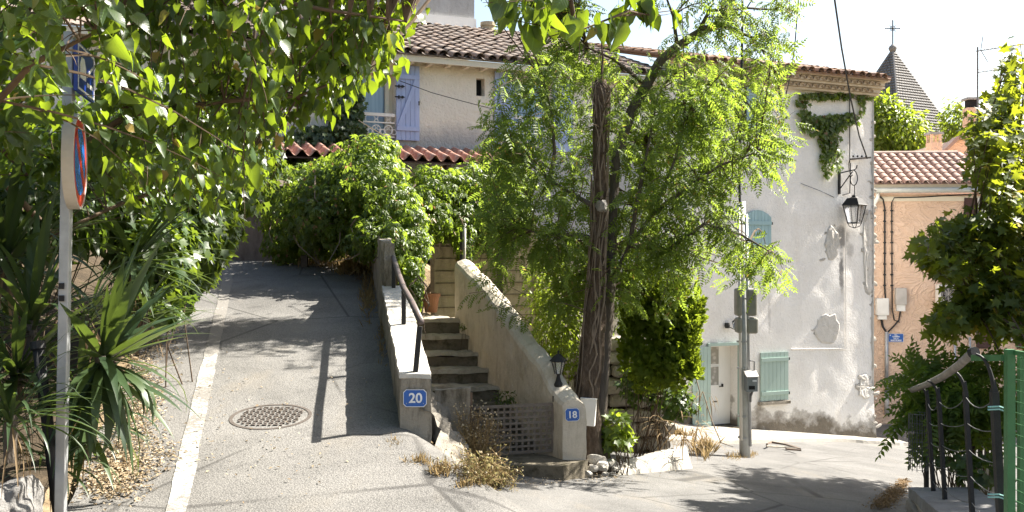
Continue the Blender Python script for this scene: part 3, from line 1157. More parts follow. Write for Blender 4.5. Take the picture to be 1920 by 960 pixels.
# broken fence posts of concrete under the creeper
for i, (px, Y) in enumerate(((548, 18.0), (606, 17.8), (664, 17.4))):
    p = P(px, 498, Y)
    b = MB()
    hh = (1.1, 0.9, 1.0)[i]
    w_ = (.07, .16, .14)[i]
    zb = z_ground(p.x, p.y) - .2
    b.box(p.x - w_, p.x + w_, p.y - .08, p.y + .08, zb, zb + hh)
    o = b.build("concrete_post", M["block_wall"], rough=(0.15, 0.02, 4))
    tag(o, ("thin grey concrete post under the creeper nearest the dark end wall", "short broad concrete post under the creeper in dry grass", "broad concrete post under the creeper nearest the parapet")[i], "post", "concrete posts under the creeper")

# iron handrail
hr = thing("handrail", "brown iron handrail on three posts along the parapet coping", "handrail", w20(8.65, .22, w20_top(8.65)))
rail_pts = [P(789, 603, 8.6), P(772, 566, 9.5), P(757, 540, 10.4), P(746, 510, 11.4), P(738, 484, 12.45), P(729, 452, 13.6)]
MB().tube(rail_pts, 0.031, 10).build("rail", M["rail_iron"], hr, smooth=True)
for (bx, by, Y, tx, ty) in ((779, 696, 8.66, 787, 612), (757, 608, 10.42, 757, 545), (738, 537, 12.4, 738, 488)):
    MB().bar(P(bx, by + 4, Y), P(tx, ty, Y), 0.044, 0.044, (0, 1, 0)).build("post", M["black_iron"], hr)

# stairs ---------------------------------------------------------------
st = thing("staircase", "worn mossy stone steps with painted shade climbing between the two concrete walls", "staircase", (0.0, 12.6, -1.0))


def w18x(y):
    return 0.615 - 0.5 * (y - 12.3)


steps = [(12.95, 822), (13.25, 790), (13.56, 756), (13.9, 723), (14.2, 690), (14.5, 659), (14.8, 627), (15.1, 596)]
for i, (Y, py) in enumerate(steps):
    z = CZ - (py - 480) / F * Y
    Yn = steps[i + 1][0] + 0.25 if i < 7 else 16.9
    xl = w20(Y, .2, 0).x if Y > 13.5 else -0.95
    zb = z - 0.45
    b = MB()
    b.hexa([(xl, Y, zb), (w18x(Y) + .05, Y, zb), (w18x(Yn) + .05, Yn, zb), (xl, Yn, zb)],
           [(xl, Y + .01, z - .065), (w18x(Y) + .05, Y + .01, z - .065), (w18x(Yn) + .05, Yn, z - .045), (xl, Yn, z - .045)])
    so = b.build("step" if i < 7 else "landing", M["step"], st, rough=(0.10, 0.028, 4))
    b = MB()
    b.hexa([(xl, Y - .035, z - .068), (w18x(Y) + .03, Y - .03, z - .068), (w18x(Yn) + .05, Yn, z - .048), (xl, Yn, z - .048)],
           [(xl, Y - .02, z - .012), (w18x(Y) + .03, Y - .015, z - .016), (w18x(Yn) + .05, Yn, z), (xl, Yn, z)])
    b.build("tread", M["tread" if i > 2 else "step"], so, rough=(0.08, 0.022, 5))  # lowest treads use the dark stone, standing in for shade behind the gate

# wall of number 18 ------------------------------------------------------
ww = thing("stair_wall", "cream rendered stair wall with rounded sloping top and end pillar", "wall", (0.75, 12.3, -0.9))
prof = [(12.3, -.225), (12.4, -.20), (12.58, -.09), (12.74, .04), (12.9, .175), (13.18, .325), (13.46, .475), (13.8, .71), (14.2, .98), (14.7, 1.22), (15.25, 1.46)]
cs = [(0, -1), (0, 0), (.025, .045), (.085, .075), (.145, .082), (.205, .070), (.26, .035), (.285, -.02), (.285, -1)]
b = MB()
for (Y, zt) in prof:
    zb = max(-1.2, zt - 1.7)
    for (dx, dz) in cs:
        b.v.append(Vector((w18x(Y) + dx, Y, zb if dz == -1 else zt + dz)))
n = len(cs)
for i in range(len(prof) - 1):
    for j in range(n):
        j2 = (j + 1) % n
        b.f.append((i * n + j, i * n + j2, (i + 1) * n + j2, (i + 1) * n + j))
b.f.append(tuple(range(n)))
b.f.append(tuple(range((len(prof) - 1) * n, len(prof) * n)))
b.build("wall", M["wall_cream"], ww, rough=(0.11, 0.016, 4))
# sill slab at the gate
b = MB()
b.hexa([(-.75, 12.02, -1.35), (.615, 11.88, -1.35), (.92, 12.35, -1.35), (.75, 13.1, -1.35)] if False else [(-.55, 11.95, -1.4), (.60, 11.88, -1.4), (.93, 12.36, -1.4), (-.55, 13.0, -1.4)],
       [(-.55, 11.95, -.845), (.60, 11.88, -.86), (.93, 12.36, -.885), (-.55, 13.0, -.83)])
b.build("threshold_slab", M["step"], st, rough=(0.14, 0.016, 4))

# stub wall left of the gate
o = MB().hexa([(-.93, 12.22, -1.1), (-.50, 12.18, -1.1), (-.50, 12.34, -1.1), (-.93, 12.40, -1.1)],
              [(-.93, 12.22, -.02), (-.50, 12.18, .01), (-.50, 12.34, .01), (-.93, 12.40, -.02)]).build("stub_wall", M["wall_concrete"], rough=(0.10, 0.014, 5))
tag(o, "short grey concrete stub wall at the left side of the iron gate", "wall")

# rough outcrop between pillar 20 and the stub wall
ro = MB()


def outcrop(a, b):
    y = 8.58 + 3.8 * b
    xl = -0.80 - 0.166 * (y - 8.6) * (1 - 0.2 * b)
    x = xl + a * (0.50 + 0.45 * b)
    top = 0.42 + 0.05 * (y - 8.6)
    bot = -0.62 - 0.09 * (y - 8.6)
    s_ = a ** 0.75
    z = top + (bot - top) * s_
    p = Vector((x, y, z))
    nz = noise.noise(p * 3) * 0.09 + noise.noise(p * 9) * 0.05 + noise.noise(p * 21) * 0.02
    return (x + nz * 1.3, y, z + nz)


ro.grid(30, 90, outcrop)
o = ro.build("rock_outcrop", M["outcrop"], smooth=True)
tag(o, "rough pale rock face dropping from the number 20 pillar to the gate", "rock")

# the iron gate
gt = thing("iron_gate", "low rusty iron lattice gate at the foot of the stairs", "gate", (0.0, 12.4, -0.85))
gl, gr_ = Vector((-.465, 12.22, 0)), Vector((.50, 12.52, 0))
gx = (gr_ - gl)
ztop, zbot = -.23, -.80


def gp(a, z):
    p = gl + gx * a
    p.z = z
    return p


for a in (0.0, 1.0):
    MB().bar(gp(a, zbot), gp(a, ztop), .035, .03, (0, 1, 0)).build("frame_post", M["bar_iron"], gt)
for z in (ztop, zbot):
    MB().bar(gp(0, z), gp(1, z), .022, .035).build("frame_rail", M["bar_iron"], gt)
for i in range(1, 13):
    MB().bar(gp(i / 13, zbot + .018), gp(i / 13, ztop - .018), .027, .006, (0, 1, 0)).build("upright_bar", M["bar_iron"], gt)
for i in range(1, 8):
    z = zbot + (ztop - zbot) * i / 8
    f_ = Vector((0, -.006, 0))
    MB().bar(gp(0.012, z) + f_, gp(0.988, z) + f_, .006, .027).build("cross_bar", M["bar_iron"], gt)
MB().bar(gp(-.035, -1.0), gp(-.035, -.04), .045, .045, (0, 1, 0)).build("hinge_post", M["rust"], gt)
MB().bar(gp(1.045, -.95), gp(1.045, -.20), .045, .045, (0, 1, 0)).build("latch_post", M["rust"], gt)
MB().box(.50, .55, 12.50, 12.54, -.20, -.13).build("latch", M["black_iron"], gt)


# number plates -----------------------------------------------------------
def plate(label, c, w, h, txt, tsz, tx=0.0, tz=0.0, ry=0.0, chips=False):
    t_ = thing("number_plate", label, "number plate", c, 0.0)
    ch = 0.16 * h
    poly = [(-w / 2 + ch, -h / 2), (w / 2 - ch, -h / 2), (w / 2, -h / 2 + ch), (w / 2, h / 2 - ch), (w / 2 - ch, h / 2), (-w / 2 + ch, h / 2), (-w / 2, h / 2 - ch), (-w / 2, -h / 2 + ch)]
    Mx = Matrix.Translation(c) @ Matrix.Rotation(ry, 4, 'Y')
    b = MB(Mx)
    b.prism([(x, 0.0, z) for x, z in poly], (0, 0.008, 0))
    b.build("plate", M["sign_blue"], t_)
    b = MB(Mx)
    n = len(poly)
    k = 0.955
    for i in range(n):
        p, q2 = poly[i], poly[(i + 1) % n]
        b.add([(p[0], -.002, p[1]), (q2[0], -.002, q2[1]), (q2[0] * k, -.002, q2[1] * (k - .015)), (p[0] * k, -.002, p[1] * (k - .015)),
               (p[0], .004, p[1]), (q2[0], .004, q2[1]), (q2[0] * k, .004, q2[1] * (k - .015)), (p[0] * k, .004, p[1] * (k - .015))],
              [(0, 1, 2, 3), (7, 6, 5, 4), (0, 4, 5, 1), (2, 6, 7, 3)])
    b.build("rim", M["sign_white"], t_)
    me = text_mesh(txt, tsz, M["sign_white"], tsz * 0.022)
    link("numeral", me, t_, Mx @ Matrix.Translation((tx, -.003, tz)) @ Matrix.Rotation(PI / 2, 4, 'X'))
    for sx in (-1, 1):
        MB(Mx).tube([(sx * w * .36, -.004, -h * .30), (sx * w * .36, .004, -h * .30)], .004, 8).build("screw", M["galv"], t_)
    return t_


plate("blue enamel number 20 plate with chipped white rim on the concrete pillar", P(778.5, 746, 8.6) + Vector((0, -.022, 0)), .198, .148, "20", .115, .005, -.002, 0.0)
plate("blue enamel number 18 plate on the pale pillar by the gate", P(1073, 777, 12.3) + Vector((0, -.022, 0)), .172, .158, "18", .115, .0, -.004, -0.05)

# small lantern standing on the stair wall
lc = P(1047, 722, 12.62)
ln = thing("post_lantern", "small black lantern on a short stem standing on the stair wall", "lantern", lc)
MB().lathe([(.055, -.02), (.055, .012), (.035, .05), (.022, .10), (.020, .125), (.038, .14)], lc, 8).build("stem", M["black_iron"], ln)
b = MB()
for j in range(6):
    a = 2 * PI * j / 6
    d0, d1 = Vector((math.cos(a), math.sin(a), 0)) * .045, Vector((math.cos(a), math.sin(a), 0)) * .085
    b.bar(lc + d0 + Vector((0, 0, .14)), lc + d1 + Vector((0, 0, .295)), .009, .009)
b.lathe([(.09, .290), (.09, .300)], lc, 6)
b.build("cage", M["black_iron"], ln)
MB().lathe([(.040, .142), (.079, .29)], lc, 6).build("glass", M["lamp_glass"], ln)
MB().lathe([(.115, .298), (.105, .312), (.055, .365), (.030, .385), (.012, .392), (.012, .41), (.018, .42), (.0, .435)], lc, 6).build("roof", M["black_iron"], ln)

# white letter box fixed behind the pillar
o = MB()
c0 = P(1102, 773, 12.75)
Ml = Matrix.Translation(c0) @ Matrix.Rotation(math.radians(4), 4, 'Y') @ Matrix.Rotation(math.radians(-12), 4, 'Z')
lb = thing("letter_box", "plain white letter box tucked behind the number 18 pillar", "letter box", c0)
MB(Ml).box(-.10, .10, -.04, .05, -.165, .165).build("body", M["plastic"], lb, bevel=0.004)
MB(Ml).box(-.105, .105, -.046, .055, .1655, .175).build("lid", M["plastic"], lb)

# terracotta pot on the landing
pc = P(808, 582, 16.2)
pc.z = CZ - 103 / F * 16.6
tp = thing("flower_pot", "terracotta flower pot at the top of the stairs under the creeper", "flower pot", pc)
MB().lathe([(.095, 0), (.135, .25), (.150, .25), (.152, .30), (.135, .30), (.125, .26)], pc, 20).build("pot", M["terracotta"], tp, smooth=False)
MB().lathe([(.128, .255), (.0, .262)], pc, 16).build("soil", M["dirt"], tp)

# loose scree stones at the tree foot
sm = [rock_mesh("stone", M["pale_stone"], i + 3, 2, (1, .8, .6)) for i in range(4)]
for i, (px, py, Y, s_) in enumerate(((1118, 862, 12.7, .22), (1129, 874, 12.55, .20), (1112, 878, 12.45, .14), (1143, 868, 12.9, .16), (1104, 888, 12.2, .10), (1135, 889, 12.3, .09), (1155, 880, 12.7, .08))):
    p = P(px, py, Y)
    p.z = max(p.z, z_ground(p.x, p.y) + s_ * .2)
    o = link("loose_stone", sm[i % 4], None, Matrix.Translation(p) @ Matrix.Rotation(i * 1.3, 4, 'Z') @ Matrix.Scale(s_, 4))
    tag(o, ["pale angular stone against the foot of the locust trunk", "pale wedge of stone leaning below the trunk on the street side", "small stone beside the threshold corner", "pale stone right of the trunk foot by the leafy plant",
            "tiny pebble before the threshold slab corner", "tiny pebble in front of the trunk foot", "tiny pebble at the tip of the white apron"][i], "stone", "loose stones at the tree foot")
# ------------------------------------------------------------------ houses on the common facade line
CB = math.cos(HB)


def fx(px, py, off=0.0):
    """pixel -> (u, z) on the facade plane (off = metres in front of it)"""
    k = (px - 960) / F
    y0 = 20.75 - off / CB
    Y = y0 / (1 - 0.457 * k)
    Y0 = Y
    X = k * Y
    u = (X - off * math.sin(HB)) / CB
    return u, CZ + (480 - py) / F * Y


def facade(root, u0, u1, z0, z1, ops, mat, name="wall", step=0.22, amp=0.016, reveal=0.22, flare=None):
    us, zs = {u0, u1}, {z0, z1}
    for a, b_, c, d in ops:
        us |= {a, b_}
        zs |= {c, d}

    def fill(S):
        S = sorted(S)
        out = [S[0]]
        for v in S[1:]:
            n_ = max(1, int(math.ceil((v - out[-1]) / step)))
            p = out[-1]
            out += [p + (v - p) * (i + 1) / n_ for i in range(n_)]
        return out
    us, zs = fill(us), fill(zs)

    def disp(u, z):
        d = amp * noise.noise(Vector((u * 0.9, z * 0.9, 3))) + amp * 0.6 * noise.noise(Vector((u * 2.9, z * 2.9, 7)))
        if flare:
            d += flare(u, z)
        return -d
    b = MB(FM)
    idx = {}
    for i, u in enumerate(us):
        for j, z in enumerate(zs):
            idx[i, j] = len(b.v)
            b.v.append(Vector((u, disp(u, z), z)))

    def inside(u, z):
        return any(a < u < b_ and c < z < d for a, b_, c, d in ops)
    for i in range(len(us) - 1):
        for j in range(len(zs) - 1):
            if not inside((us[i] + us[i + 1]) / 2, (zs[j] + zs[j + 1]) / 2):
                b.f.append((idx[i, j], idx[i + 1, j], idx[i + 1, j + 1], idx[i, j + 1]))
    for a, b_, c, d in ops:
        q = [(a, c), (b_, c), (b_, d), (a, d)]
        for (p, r) in zip(q, q[1:] + q[:1]):
            b.add([(p[0], disp(*p), p[1]), (r[0], disp(*r), r[1]), (r[0], reveal, r[1]), (p[0], reveal, p[1])], [(0, 1, 2, 3)])
    # sides, back and top
    D = 8.0
    b.add([(u0, 0, z0), (u0, D, z0), (u0, D, z1), (u0, 0, z1), (u1, 0, z0), (u1, D, z0), (u1, D, z1), (u1, 0, z1)], [(0, 1, 2, 3), (4, 7, 6, 5), (1, 5, 6, 2), (3, 2, 6, 7)])
    me = b.mesh(name, mat, True, RM[root.name].inverted())
    o = link(name, me, root)
    try:
        me.set_sharp_from_angle(angle=math.radians(35))
    except Exception:
        pass
    return o


def shutter(root, u0, u1, z0, z1, y, n, mat, brace=False, arch=0.0, battens=(0.12, 0.88), label=None, name="shutter"):
    """boards as planks, battens (and a Z brace) on the outside"""
    zt = z1 - arch
    sh = MB(FM).box(u0 + .006, u1 - .006, y + .0005, y + .012, z0 + .006, zt - .006).build(name, mat, root)
    for f in battens:
        z = z0 + (z1 - z0) * f
        MB(FM).box(u0 + .008, u1 - .008, y - .052, y - .0245, z - .042, z + .042).build("batten", mat, sh)
    if brace:
        za, zb = z0 + (z1 - z0) * battens[0] + .042, z0 + (z1 - z0) * battens[1] - .042
        MB(FM).bar(((u0 + .05), y - .038, za), ((u1 - .07), y - .038, zb), .026, .07, (0, 0, 1)).build("brace", mat, sh)
    if label:
        sh['label'] = label
    w = (u1 - u0) / n
    for i in range(n):
        a, c = u0 + i * w + .003, u0 + (i + 1) * w - .003
        b = MB(FM)

        def top(u):
            return z1 - arch * ((u - (u0 + u1) / 2) / ((u1 - u0) / 2)) ** 2
        b.hexa([(a, y - .024, z0), (c, y - .024, z0), (c, y, z0), (a, y, z0)], [(a, y - .024, top(a)), (c, y - .024, top(c)), (c, y, top(c)), (a, y, top(a))])
        b.build("plank", mat, sh)
    return sh


def tile_mesh(name, mat, L=0.44, r0=0.105, r1=0.085, th=0.016, n=7):
    b = MB()
    for (y, r) in ((0, r0), (L, r1)):
        for rr in (r, r - th):
            for j in range(n + 1):
                a = PI * j / n
                b.v.append(Vector((-rr * math.cos(a), y, rr * math.sin(a) * 0.88)))
    k = n + 1
    for j in range(n):
        b.f.append((j, j + 1, 2 * k + j + 1, 2 * k + j))
        b.f.append((k + j, 3 * k + j, 3 * k + j + 1, k + j + 1))
        b.f.append((j, k + j, k + j + 1, j + 1))
    me = b.mesh(name, mat, True)
    try:
        me.set_sharp_from_angle(angle=math.radians(50))
    except Exception:
        pass
    return me


def tile_roof(root, roof, mat, u0, u1, y0, z0, slope, nrow, pitch, expo, keep, tname="roof_tile", frame=None, L=0.44, r0=0.105, r1=0.085, jit=1.0, seed=3):
    """canal tiles: the ones keep(u,row) picks are objects, the others one stuff part"""
    frame = frame or FM
    rr = random.Random(seed)
    me = tile_mesh(tname, mat, L, r0, r1)
    ca, sa = math.cos(slope), math.sin(slope)
    nc = int((u1 - u0) / pitch)
    VV, TT, k = [], [], 0
    tv = np.array([tuple(v.co) for v in me.vertices])
    tt = []
    for p in me.polygons:
        vs = list(p.vertices)
        tt += [(vs[0], vs[i], vs[i + 1]) for i in range(1, len(vs) - 1)]
    tt = np.array(tt)
    for c in range(nc):
        u = u0 + (c + .5) * pitch
        for r in range(nrow):
            d = r * expo + rr.uniform(-.025, .025) * jit
            Mx = frame @ Matrix.Translation((u + rr.uniform(-.012, .012) * jit, y0 + d * ca, z0 + d * sa + .012 + rr.uniform(-.006, .010) * jit)) @ Matrix.Rotation(slope - .03, 4, 'X') @ Matrix.Rotation(rr.uniform(-.05, .05) * jit, 4, 'Z') @ Matrix.Rotation(rr.uniform(-.06, .06) * jit, 4, 'Y')
            if keep(u, r):
                link(tname, me, roof, Mx)
            else:
                A = np.array(Mx)
                VV.append(tv @ A[:3, :3].T + A[:3, 3])
                TT.append(tt + k)
                k += len(tv)
    # channels between
    b = MB(frame)
    for c in range(nc + 1):
        u = u0 + c * pitch
        Lr = nrow * expo
        for (da, db) in ((0, Lr),):
            pts = []
            for j in range(6):
                a = PI * j / 5
                pts.append((-math.cos(a) * pitch * .42, -math.sin(a) * .06))
            kk = len(b.v)
            for dd in (da - .01, db):
                for (x, zz) in pts:
                    b.v.append(Vector((u + x, y0 + dd * ca, z0 + dd * sa + zz + .045)))
            for j in range(5):
                b.f.append((kk + j, kk + j + 1, kk + 6 + j + 1, kk + 6 + j))
    b.build("tile_channel", mat, roof, kind="stuff")
    if VV:
        o = np_obj("hidden_tile_run", np.vstack(VV), np.vstack(TT), mat, roof, kind="stuff")
    return me


def window(root, u0, u1, z0, z1, y, fmat, gmat, fw=.06, mull=None, name="window"):
    f = MB(FM)
    f.box(u0, u0 + fw, y - .03, y + .03, z0, z1)
    f.box(u1 - fw, u1, y - .03, y + .03, z0, z1)
    f.box(u0 + fw, u1 - fw, y - .028, y + .028, z1 - fw, z1)
    f.box(u0 + fw, u1 - fw, y - .028, y + .028, z0, z0 + fw)
    if mull:
        f.box(u0 + fw, u1 - fw, y - .026, y + .026, mull - fw * .4, mull + fw * .4)
    w = f.build(name, fmat, root)
    MB(FM).box(u0 + fw * .5, u1 - fw * .5, y + .004, y + .012, z0 + fw * .5, z1 - fw * .5).build("pane", gmat, w)
    return w


# ---------------- cream house with lavender shutters (left) ----------------
UL, US = -11.0, 3.55
ch = thing("village_house", "cream rendered old house with lavender plank shutters and canal tile roof", "house", tuple(FM @ Vector((0, 0, 0))), HB)
w1 = (fx(668, 0)[0], fx(739, 0)[0], fx(0, 258)[1], fx(704, 136)[1])
w1 = (fx(668, 0)[0], fx(740, 0)[0], fx(704, 262)[1], fx(704, 137)[1])
w2 = (fx(893, 0)[0], fx(909, 0)[0], fx(900, 180)[1], fx(900, 147)[1])
w3 = (fx(962, 0)[0], fx(1034, 0)[0], fx(1000, 272)[1], fx(1000, 150)[1])
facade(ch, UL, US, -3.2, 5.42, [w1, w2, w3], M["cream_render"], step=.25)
MB(FM).box(w2[0] - .02, w2[1] + .02, .20, .24, w2[2] - .02, w2[3] + .02).build("dark_opening", M["dark"], ch)
for (w, pz) in ((w1, 218), (w3, 225)):
    zs_ = fx(704 if w is w1 else 1000, pz)[1]
    window(ch, w[0], w[1], w[2], w[3], .17, M["cream_paint"], M["blue_glass"], .075, None)
    # wrought balconette in front
    bal = MB(FM)
    u0, u1 = w[0] + .02, w[1] - .02
    bal.box(u0, u1, -.07, -.02, zs_, zs_ + .06)
    g = bal.build("balconette", M["white_paint"], ch)
    b = MB(FM)
    for zz in (zs_ - .13, w[2] + .05):
        b.box(u0, u1, -.055, -.035, zz, zz + .022)
    b.build("balconette_rail", M["white_paint"], g)
    for i in range(3):
        cu = u0 + (u1 - u0) * (i + .5) / 3
        cz = (zs_ - .13 + w[2] + .07) / 2
        b = MB(FM)
        b.ring((cu, -.045, cz), .085, .009, (0, 1, 0), 18, 5)
        for s_ in (-1, 1):
            b.ring((cu + s_ * .11, -.045, cz - .04), .05, .008, (0, 1, 0), 14, 5)
            b.ring((cu + s_ * .045, -.045, cz + .03), .035, .007, (0, 1, 0), 12, 5)
            b.bar((cu + s_ * .03, -.045, zs_ - .12), (cu + s_ * .03, -.045, zs_), .008, .008)
            b.bar((cu - s_ * .05, -.045, zs_ - .10), (cu + s_ * .05, -.045, zs_ - .01), .008, .008)
        b.build("scroll", M["white_paint"], g)
# frame trim right of window 1
MB(FM).box(w1[1] - .16, w1[1] - .078, .10, .16, w1[2], w1[3] - .01).build("window_trim", M["cream_paint"], ch)
s1 = shutter(ch, fx(741.5, 0)[0], fx(785, 0)[0], fx(762, 263.5)[1], fx(762, 123.5)[1], -.03, 5, M["blue_paint"], True, 0, (.155, .845))
hb = MB(FM)
for py in (163, 183):
    uu, zz = fx(747, py)
    hb.box(uu - .10, uu + .05, -.095, -.085, zz - .012, zz + .012)
    hb.tube([(uu - .02, -.10, zz - .04), (uu - .02, -.10, zz + .03)], .014, 8)
    hb.prism([(uu + .05, -.095, zz - .03), (uu + .11, -.095, zz), (uu + .05, -.095, zz + .03), (uu + .01, -.095, zz)], (0, .01, 0))
uu, zz = fx(782.5, 194)
hb.tube([(uu, -.10, zz - .05), (uu, -.10, zz + .03)], .012, 8)
hb.build("ironwork", M["black_iron"], s1)
shutter(ch, fx(926, 0)[0], fx(961, 0)[0], fx(944, 272)[1], fx(944, 136)[1], -.03, 4, M["blue_paint"], True, 0, (.155, .845))
shutter(ch, fx(1036, 0)[0], fx(1072, 0)[0], fx(1054, 285)[1], fx(1054, 148)[1], -.03, 4, M["blue_paint"], True, 0, (.155, .845))

# roof
SLOPE1 = math.radians(19.8)
ZE = 5.50
rb = MB(FM)
rb.hexa([(UL, -.36, ZE - .04), (US, -.36, ZE - .04), (US, 4.35, ZE - .04 + 4.71 * math.tan(SLOPE1)), (UL, 4.35, ZE - .04 + 4.71 * math.tan(SLOPE1))],
        [(UL, -.36, ZE), (US, -.36, ZE), (US, 4.35, ZE + 4.71 * math.tan(SLOPE1)), (UL, 4.35, ZE + 4.71 * math.tan(SLOPE1))])
roof1 = rb.build("roof", M["old_tile"], ch)
tile_roof(ch, roof1, M["old_tile"], -6.5, US, -.40, ZE, SLOPE1, 14, .25, .352, lambda u, r: -2.9 < u < 2.0, jit=1.4)
MB(FM).box(UL, US, -.335, -.30, ZE - .155, ZE - .042).build("eave_board", M["cream_paint"], ch)
i = 0
u = -4.2
while u < US - .2:
    MB(FM).box(u, u + .065, -.30, -.016, ZE - .175, ZE - .10).build("rafter_end", M["cream_paint"], ch)
    u += .385
# grey upper storey, its pale band and the zinc flashing
zr = ZE + 4.4 * math.tan(SLOPE1)
MB(FM).box(-7.5, .90, 4.2, 8, zr - .6, zr + 2.6).build("upper_storey", M["grey_wall"], ch)
MB(FM).box(-7.5, .93, 4.14, 4.197, zr + .06, zr + .34).build("plaster_band", M["white_paint"], ch)
MB(FM).box(-7.5, .95, 3.95, 4.12, zr - .10, zr + .05).build("zinc_flashing", M["zinc_blue"], ch)
MB(FM).lathe([(.16, 0), (.16, .32), (.19, .33), (.19, .42), (0, .44)], (1.22, 4.1, zr - .15), 14).build("vent_pot", M["block_wall"], ch)

# awning of red tiles over the terrace
aw_s = math.radians(15)
ua, ub = -5.2, -.1
b = MB(FM)
b.hexa([(ua, -1.02, 3.33), (ub, -1.02, 3.33), (ub, -.02, 3.33 + 1.0 * math.tan(aw_s)), (ua, -.02, 3.33 + 1.0 * math.tan(aw_s))],
       [(ua, -1.02, 3.355), (ub, -1.02, 3.355), (ub, -.02, 3.355 + 1.0 * math.tan(aw_s)), (ua, -.02, 3.355 + 1.0 * math.tan(aw_s))])
awn = b.build("awning", M["brown_paint"], ch)


def s_tile(name, mat, w=.25, L=.56, h=.055, th=.014):
    b = MB()
    n = 10
    for y in (0, L):
        for t in (0, -th):
            for j in range(n + 1):
                x = -w / 2 + (w + .01) * j / n
                z = h * math.cos(2 * PI * (x / w)) * (1.15 if abs(x) < w / 4 else .9)
                b.v.append(Vector((x, y, z + t)))
    k = n + 1
    for j in range(n):
        b.f += [(j, j + 1, 2 * k + j + 1, 2 * k + j), (k + j, 3 * k + j, 3 * k + j + 1, k + j + 1), (j, k + j, k + j + 1, j + 1)]
    return b.mesh(name, mat, True)


stm = s_tile("awning_tile", M["red_tile"])
for r in range(2):
    for c in range(20):
        d = r * .50
        Mx = FM @ Matrix.Translation((ua + .14 + c * .25, -1.08 + d * math.cos(aw_s), 3.425 + d * math.sin(aw_s) + r * .012)) @ Matrix.Rotation(aw_s, 4, 'X') @ Matrix.Rotation(R.uniform(-.012, .012), 4, 'Z')
        link("awning_tile", stm, awn, Mx)
for u_ in (-5.0, -3.4, -1.8, -.3):
    MB(FM).box(u_, u_ + .09, -.98, -.02, 3.20, 3.325).build("awning_beam", M["brown_paint"], awn)

# terrace wall below the awning
tw_ = thing("terrace_wall", "stained beige block wall behind the stair landing", "wall", tuple(FM @ Vector((-1, -3.3, 0))), HB)
MB(FM).box(-2.9, -1.05, -3.3, -3.1, -1.6, 2.3).build("wall", M["block_wall"], tw_, rough=(0.3, 0.012, 2))
jb = MB(FM)
for i in range(7):
    z = .75 + i * .2
    jb.box(-2.88, -1.07, -3.318, -3.29, z, z + .012)
jb.build("mortar_line", M["step"], tw_)
MB(FM).box(-1.045, .55, -3.33, -3.1, -2.4, 1.9).build("side_wall", M["wall_cream"], tw_, rough=(0.3, 0.03, 2))

# drainpipe with its dark clamp at the head of the stair wall
dp = P(866, 496, 15.25)
dpt = thing("downpipe", "thin pale downpipe with dark clamps above the head of the stair wall", "pipe", dp)
MB().tube([dp + Vector((.03, .1, -.2)), dp + Vector((.04, .1, .62))], .02, 8).build("pipe", M["plastic_grey"], dpt, smooth=True)
for dz in (.03, .22, .38):
    MB().box(dp.x - .035, dp.x + .01, dp.y + .04, dp.y + .14, dp.z + dz, dp.z + dz + .12).build("clamp", M["black_iron"], dpt)

# brown wall closing the head of the ramp
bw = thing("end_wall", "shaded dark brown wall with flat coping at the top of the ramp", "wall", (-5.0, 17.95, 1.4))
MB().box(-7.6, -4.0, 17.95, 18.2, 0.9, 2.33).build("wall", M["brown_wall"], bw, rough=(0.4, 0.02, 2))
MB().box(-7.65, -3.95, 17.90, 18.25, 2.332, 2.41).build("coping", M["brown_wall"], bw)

# ---------------- white house with teal shutters (right) ----------------
U1 = 9.74
wh = thing("village_house", "whitewashed tall corner house with pale teal shutters and crumbling corner", "house", tuple(FM @ Vector((US, 0, 0))), HB)
dr = (fx(1329, 0)[0], fx(1384, 0)[0], fx(1356, 803)[1], fx(1356, 648)[1])
tp_ = (fx(1377, 0)[0], fx(1430, 0)[0], fx(1403, 247)[1], fx(1403, 160)[1])


def flare_fn(u, z):
    e = max(0, (u - (U1 - .9)) / .9)
    return .10 * sstep((-1.6 - z) / 1.4) * e - .05 * e * e * (1 if z > -1.6 else .3) + .018 * noise.noise(Vector((u * 5, z * 5, 1))) * e


facade(wh, US, U1, -3.6, 5.55, [dr, tp_], M["white_render"], step=.16, amp=.022, reveal=.34, flare=flare_fn)
MB(FM).box(tp_[0], tp_[1], .33, .36, tp_[2], tp_[3]).build("dark_opening", M["dark"], wh)
# doorway: white glazed door, teal frame and leaf folded on the wall
d_u0, d_u1 = dr[0] + .12, dr[0] + (dr[1] - dr[0]) * .62
door = MB(FM).box(dr[0] - .02, dr[1] + .02, .30, .335, dr[2] + .04, dr[3]).build("door", M["white_paint"], wh)
zm = fx(1344, 728)[1]
zq = fx(1344, 688)[1]
for (za, zb) in ((zm + .03, zq - .03), (zq + .03, dr[3] - .05)):
    MB(FM).box(d_u0 + .10, d_u0 + .36, .292, .2985, za, zb).build("pane", M["lace"], door)
    fr = MB(FM)
    a, c = d_u0 + .08, d_u0 + .38
    fr.box(a, a + .022, .284, .298, za - .02, zb + .02)
    fr.box(c - .022, c, .284, .298, za - .02, zb + .02)
    fr.box(a + .022, c - .022, .285, .298, za - .02, za)
    fr.box(a + .022, c - .022, .285, .298, zb, zb + .02)
    fr.build("pane_frame", M["white_paint"], door)
b = MB(FM)
b.box(d_u0 + .44, d_u0 + .47, .26, .298, zm - .02, zm + .05)
b.bar((d_u0 + .45, .255, zm), (d_u0 + .35, .255, zm - .01), .016, .016)
b.build("handle", M["black_iron"], door)
MB(FM).box(d_u0 + .20, d_u0 + .32, .292, .299, dr[2] + .55, dr[2] + .58).build("letter_slot", M["bar_iron"], door)
MB(FM).box(dr[0] - .08, dr[1] + .03, -.09, .30, dr[2] - .18, dr[2] + .02).build("doorstep", M["step"], wh, rough=(.2, .015, 4))
fb = MB(FM)
fb.box(dr[0] - .05, dr[1] + .05, -.065, -.002, dr[3], dr[3] + .07)
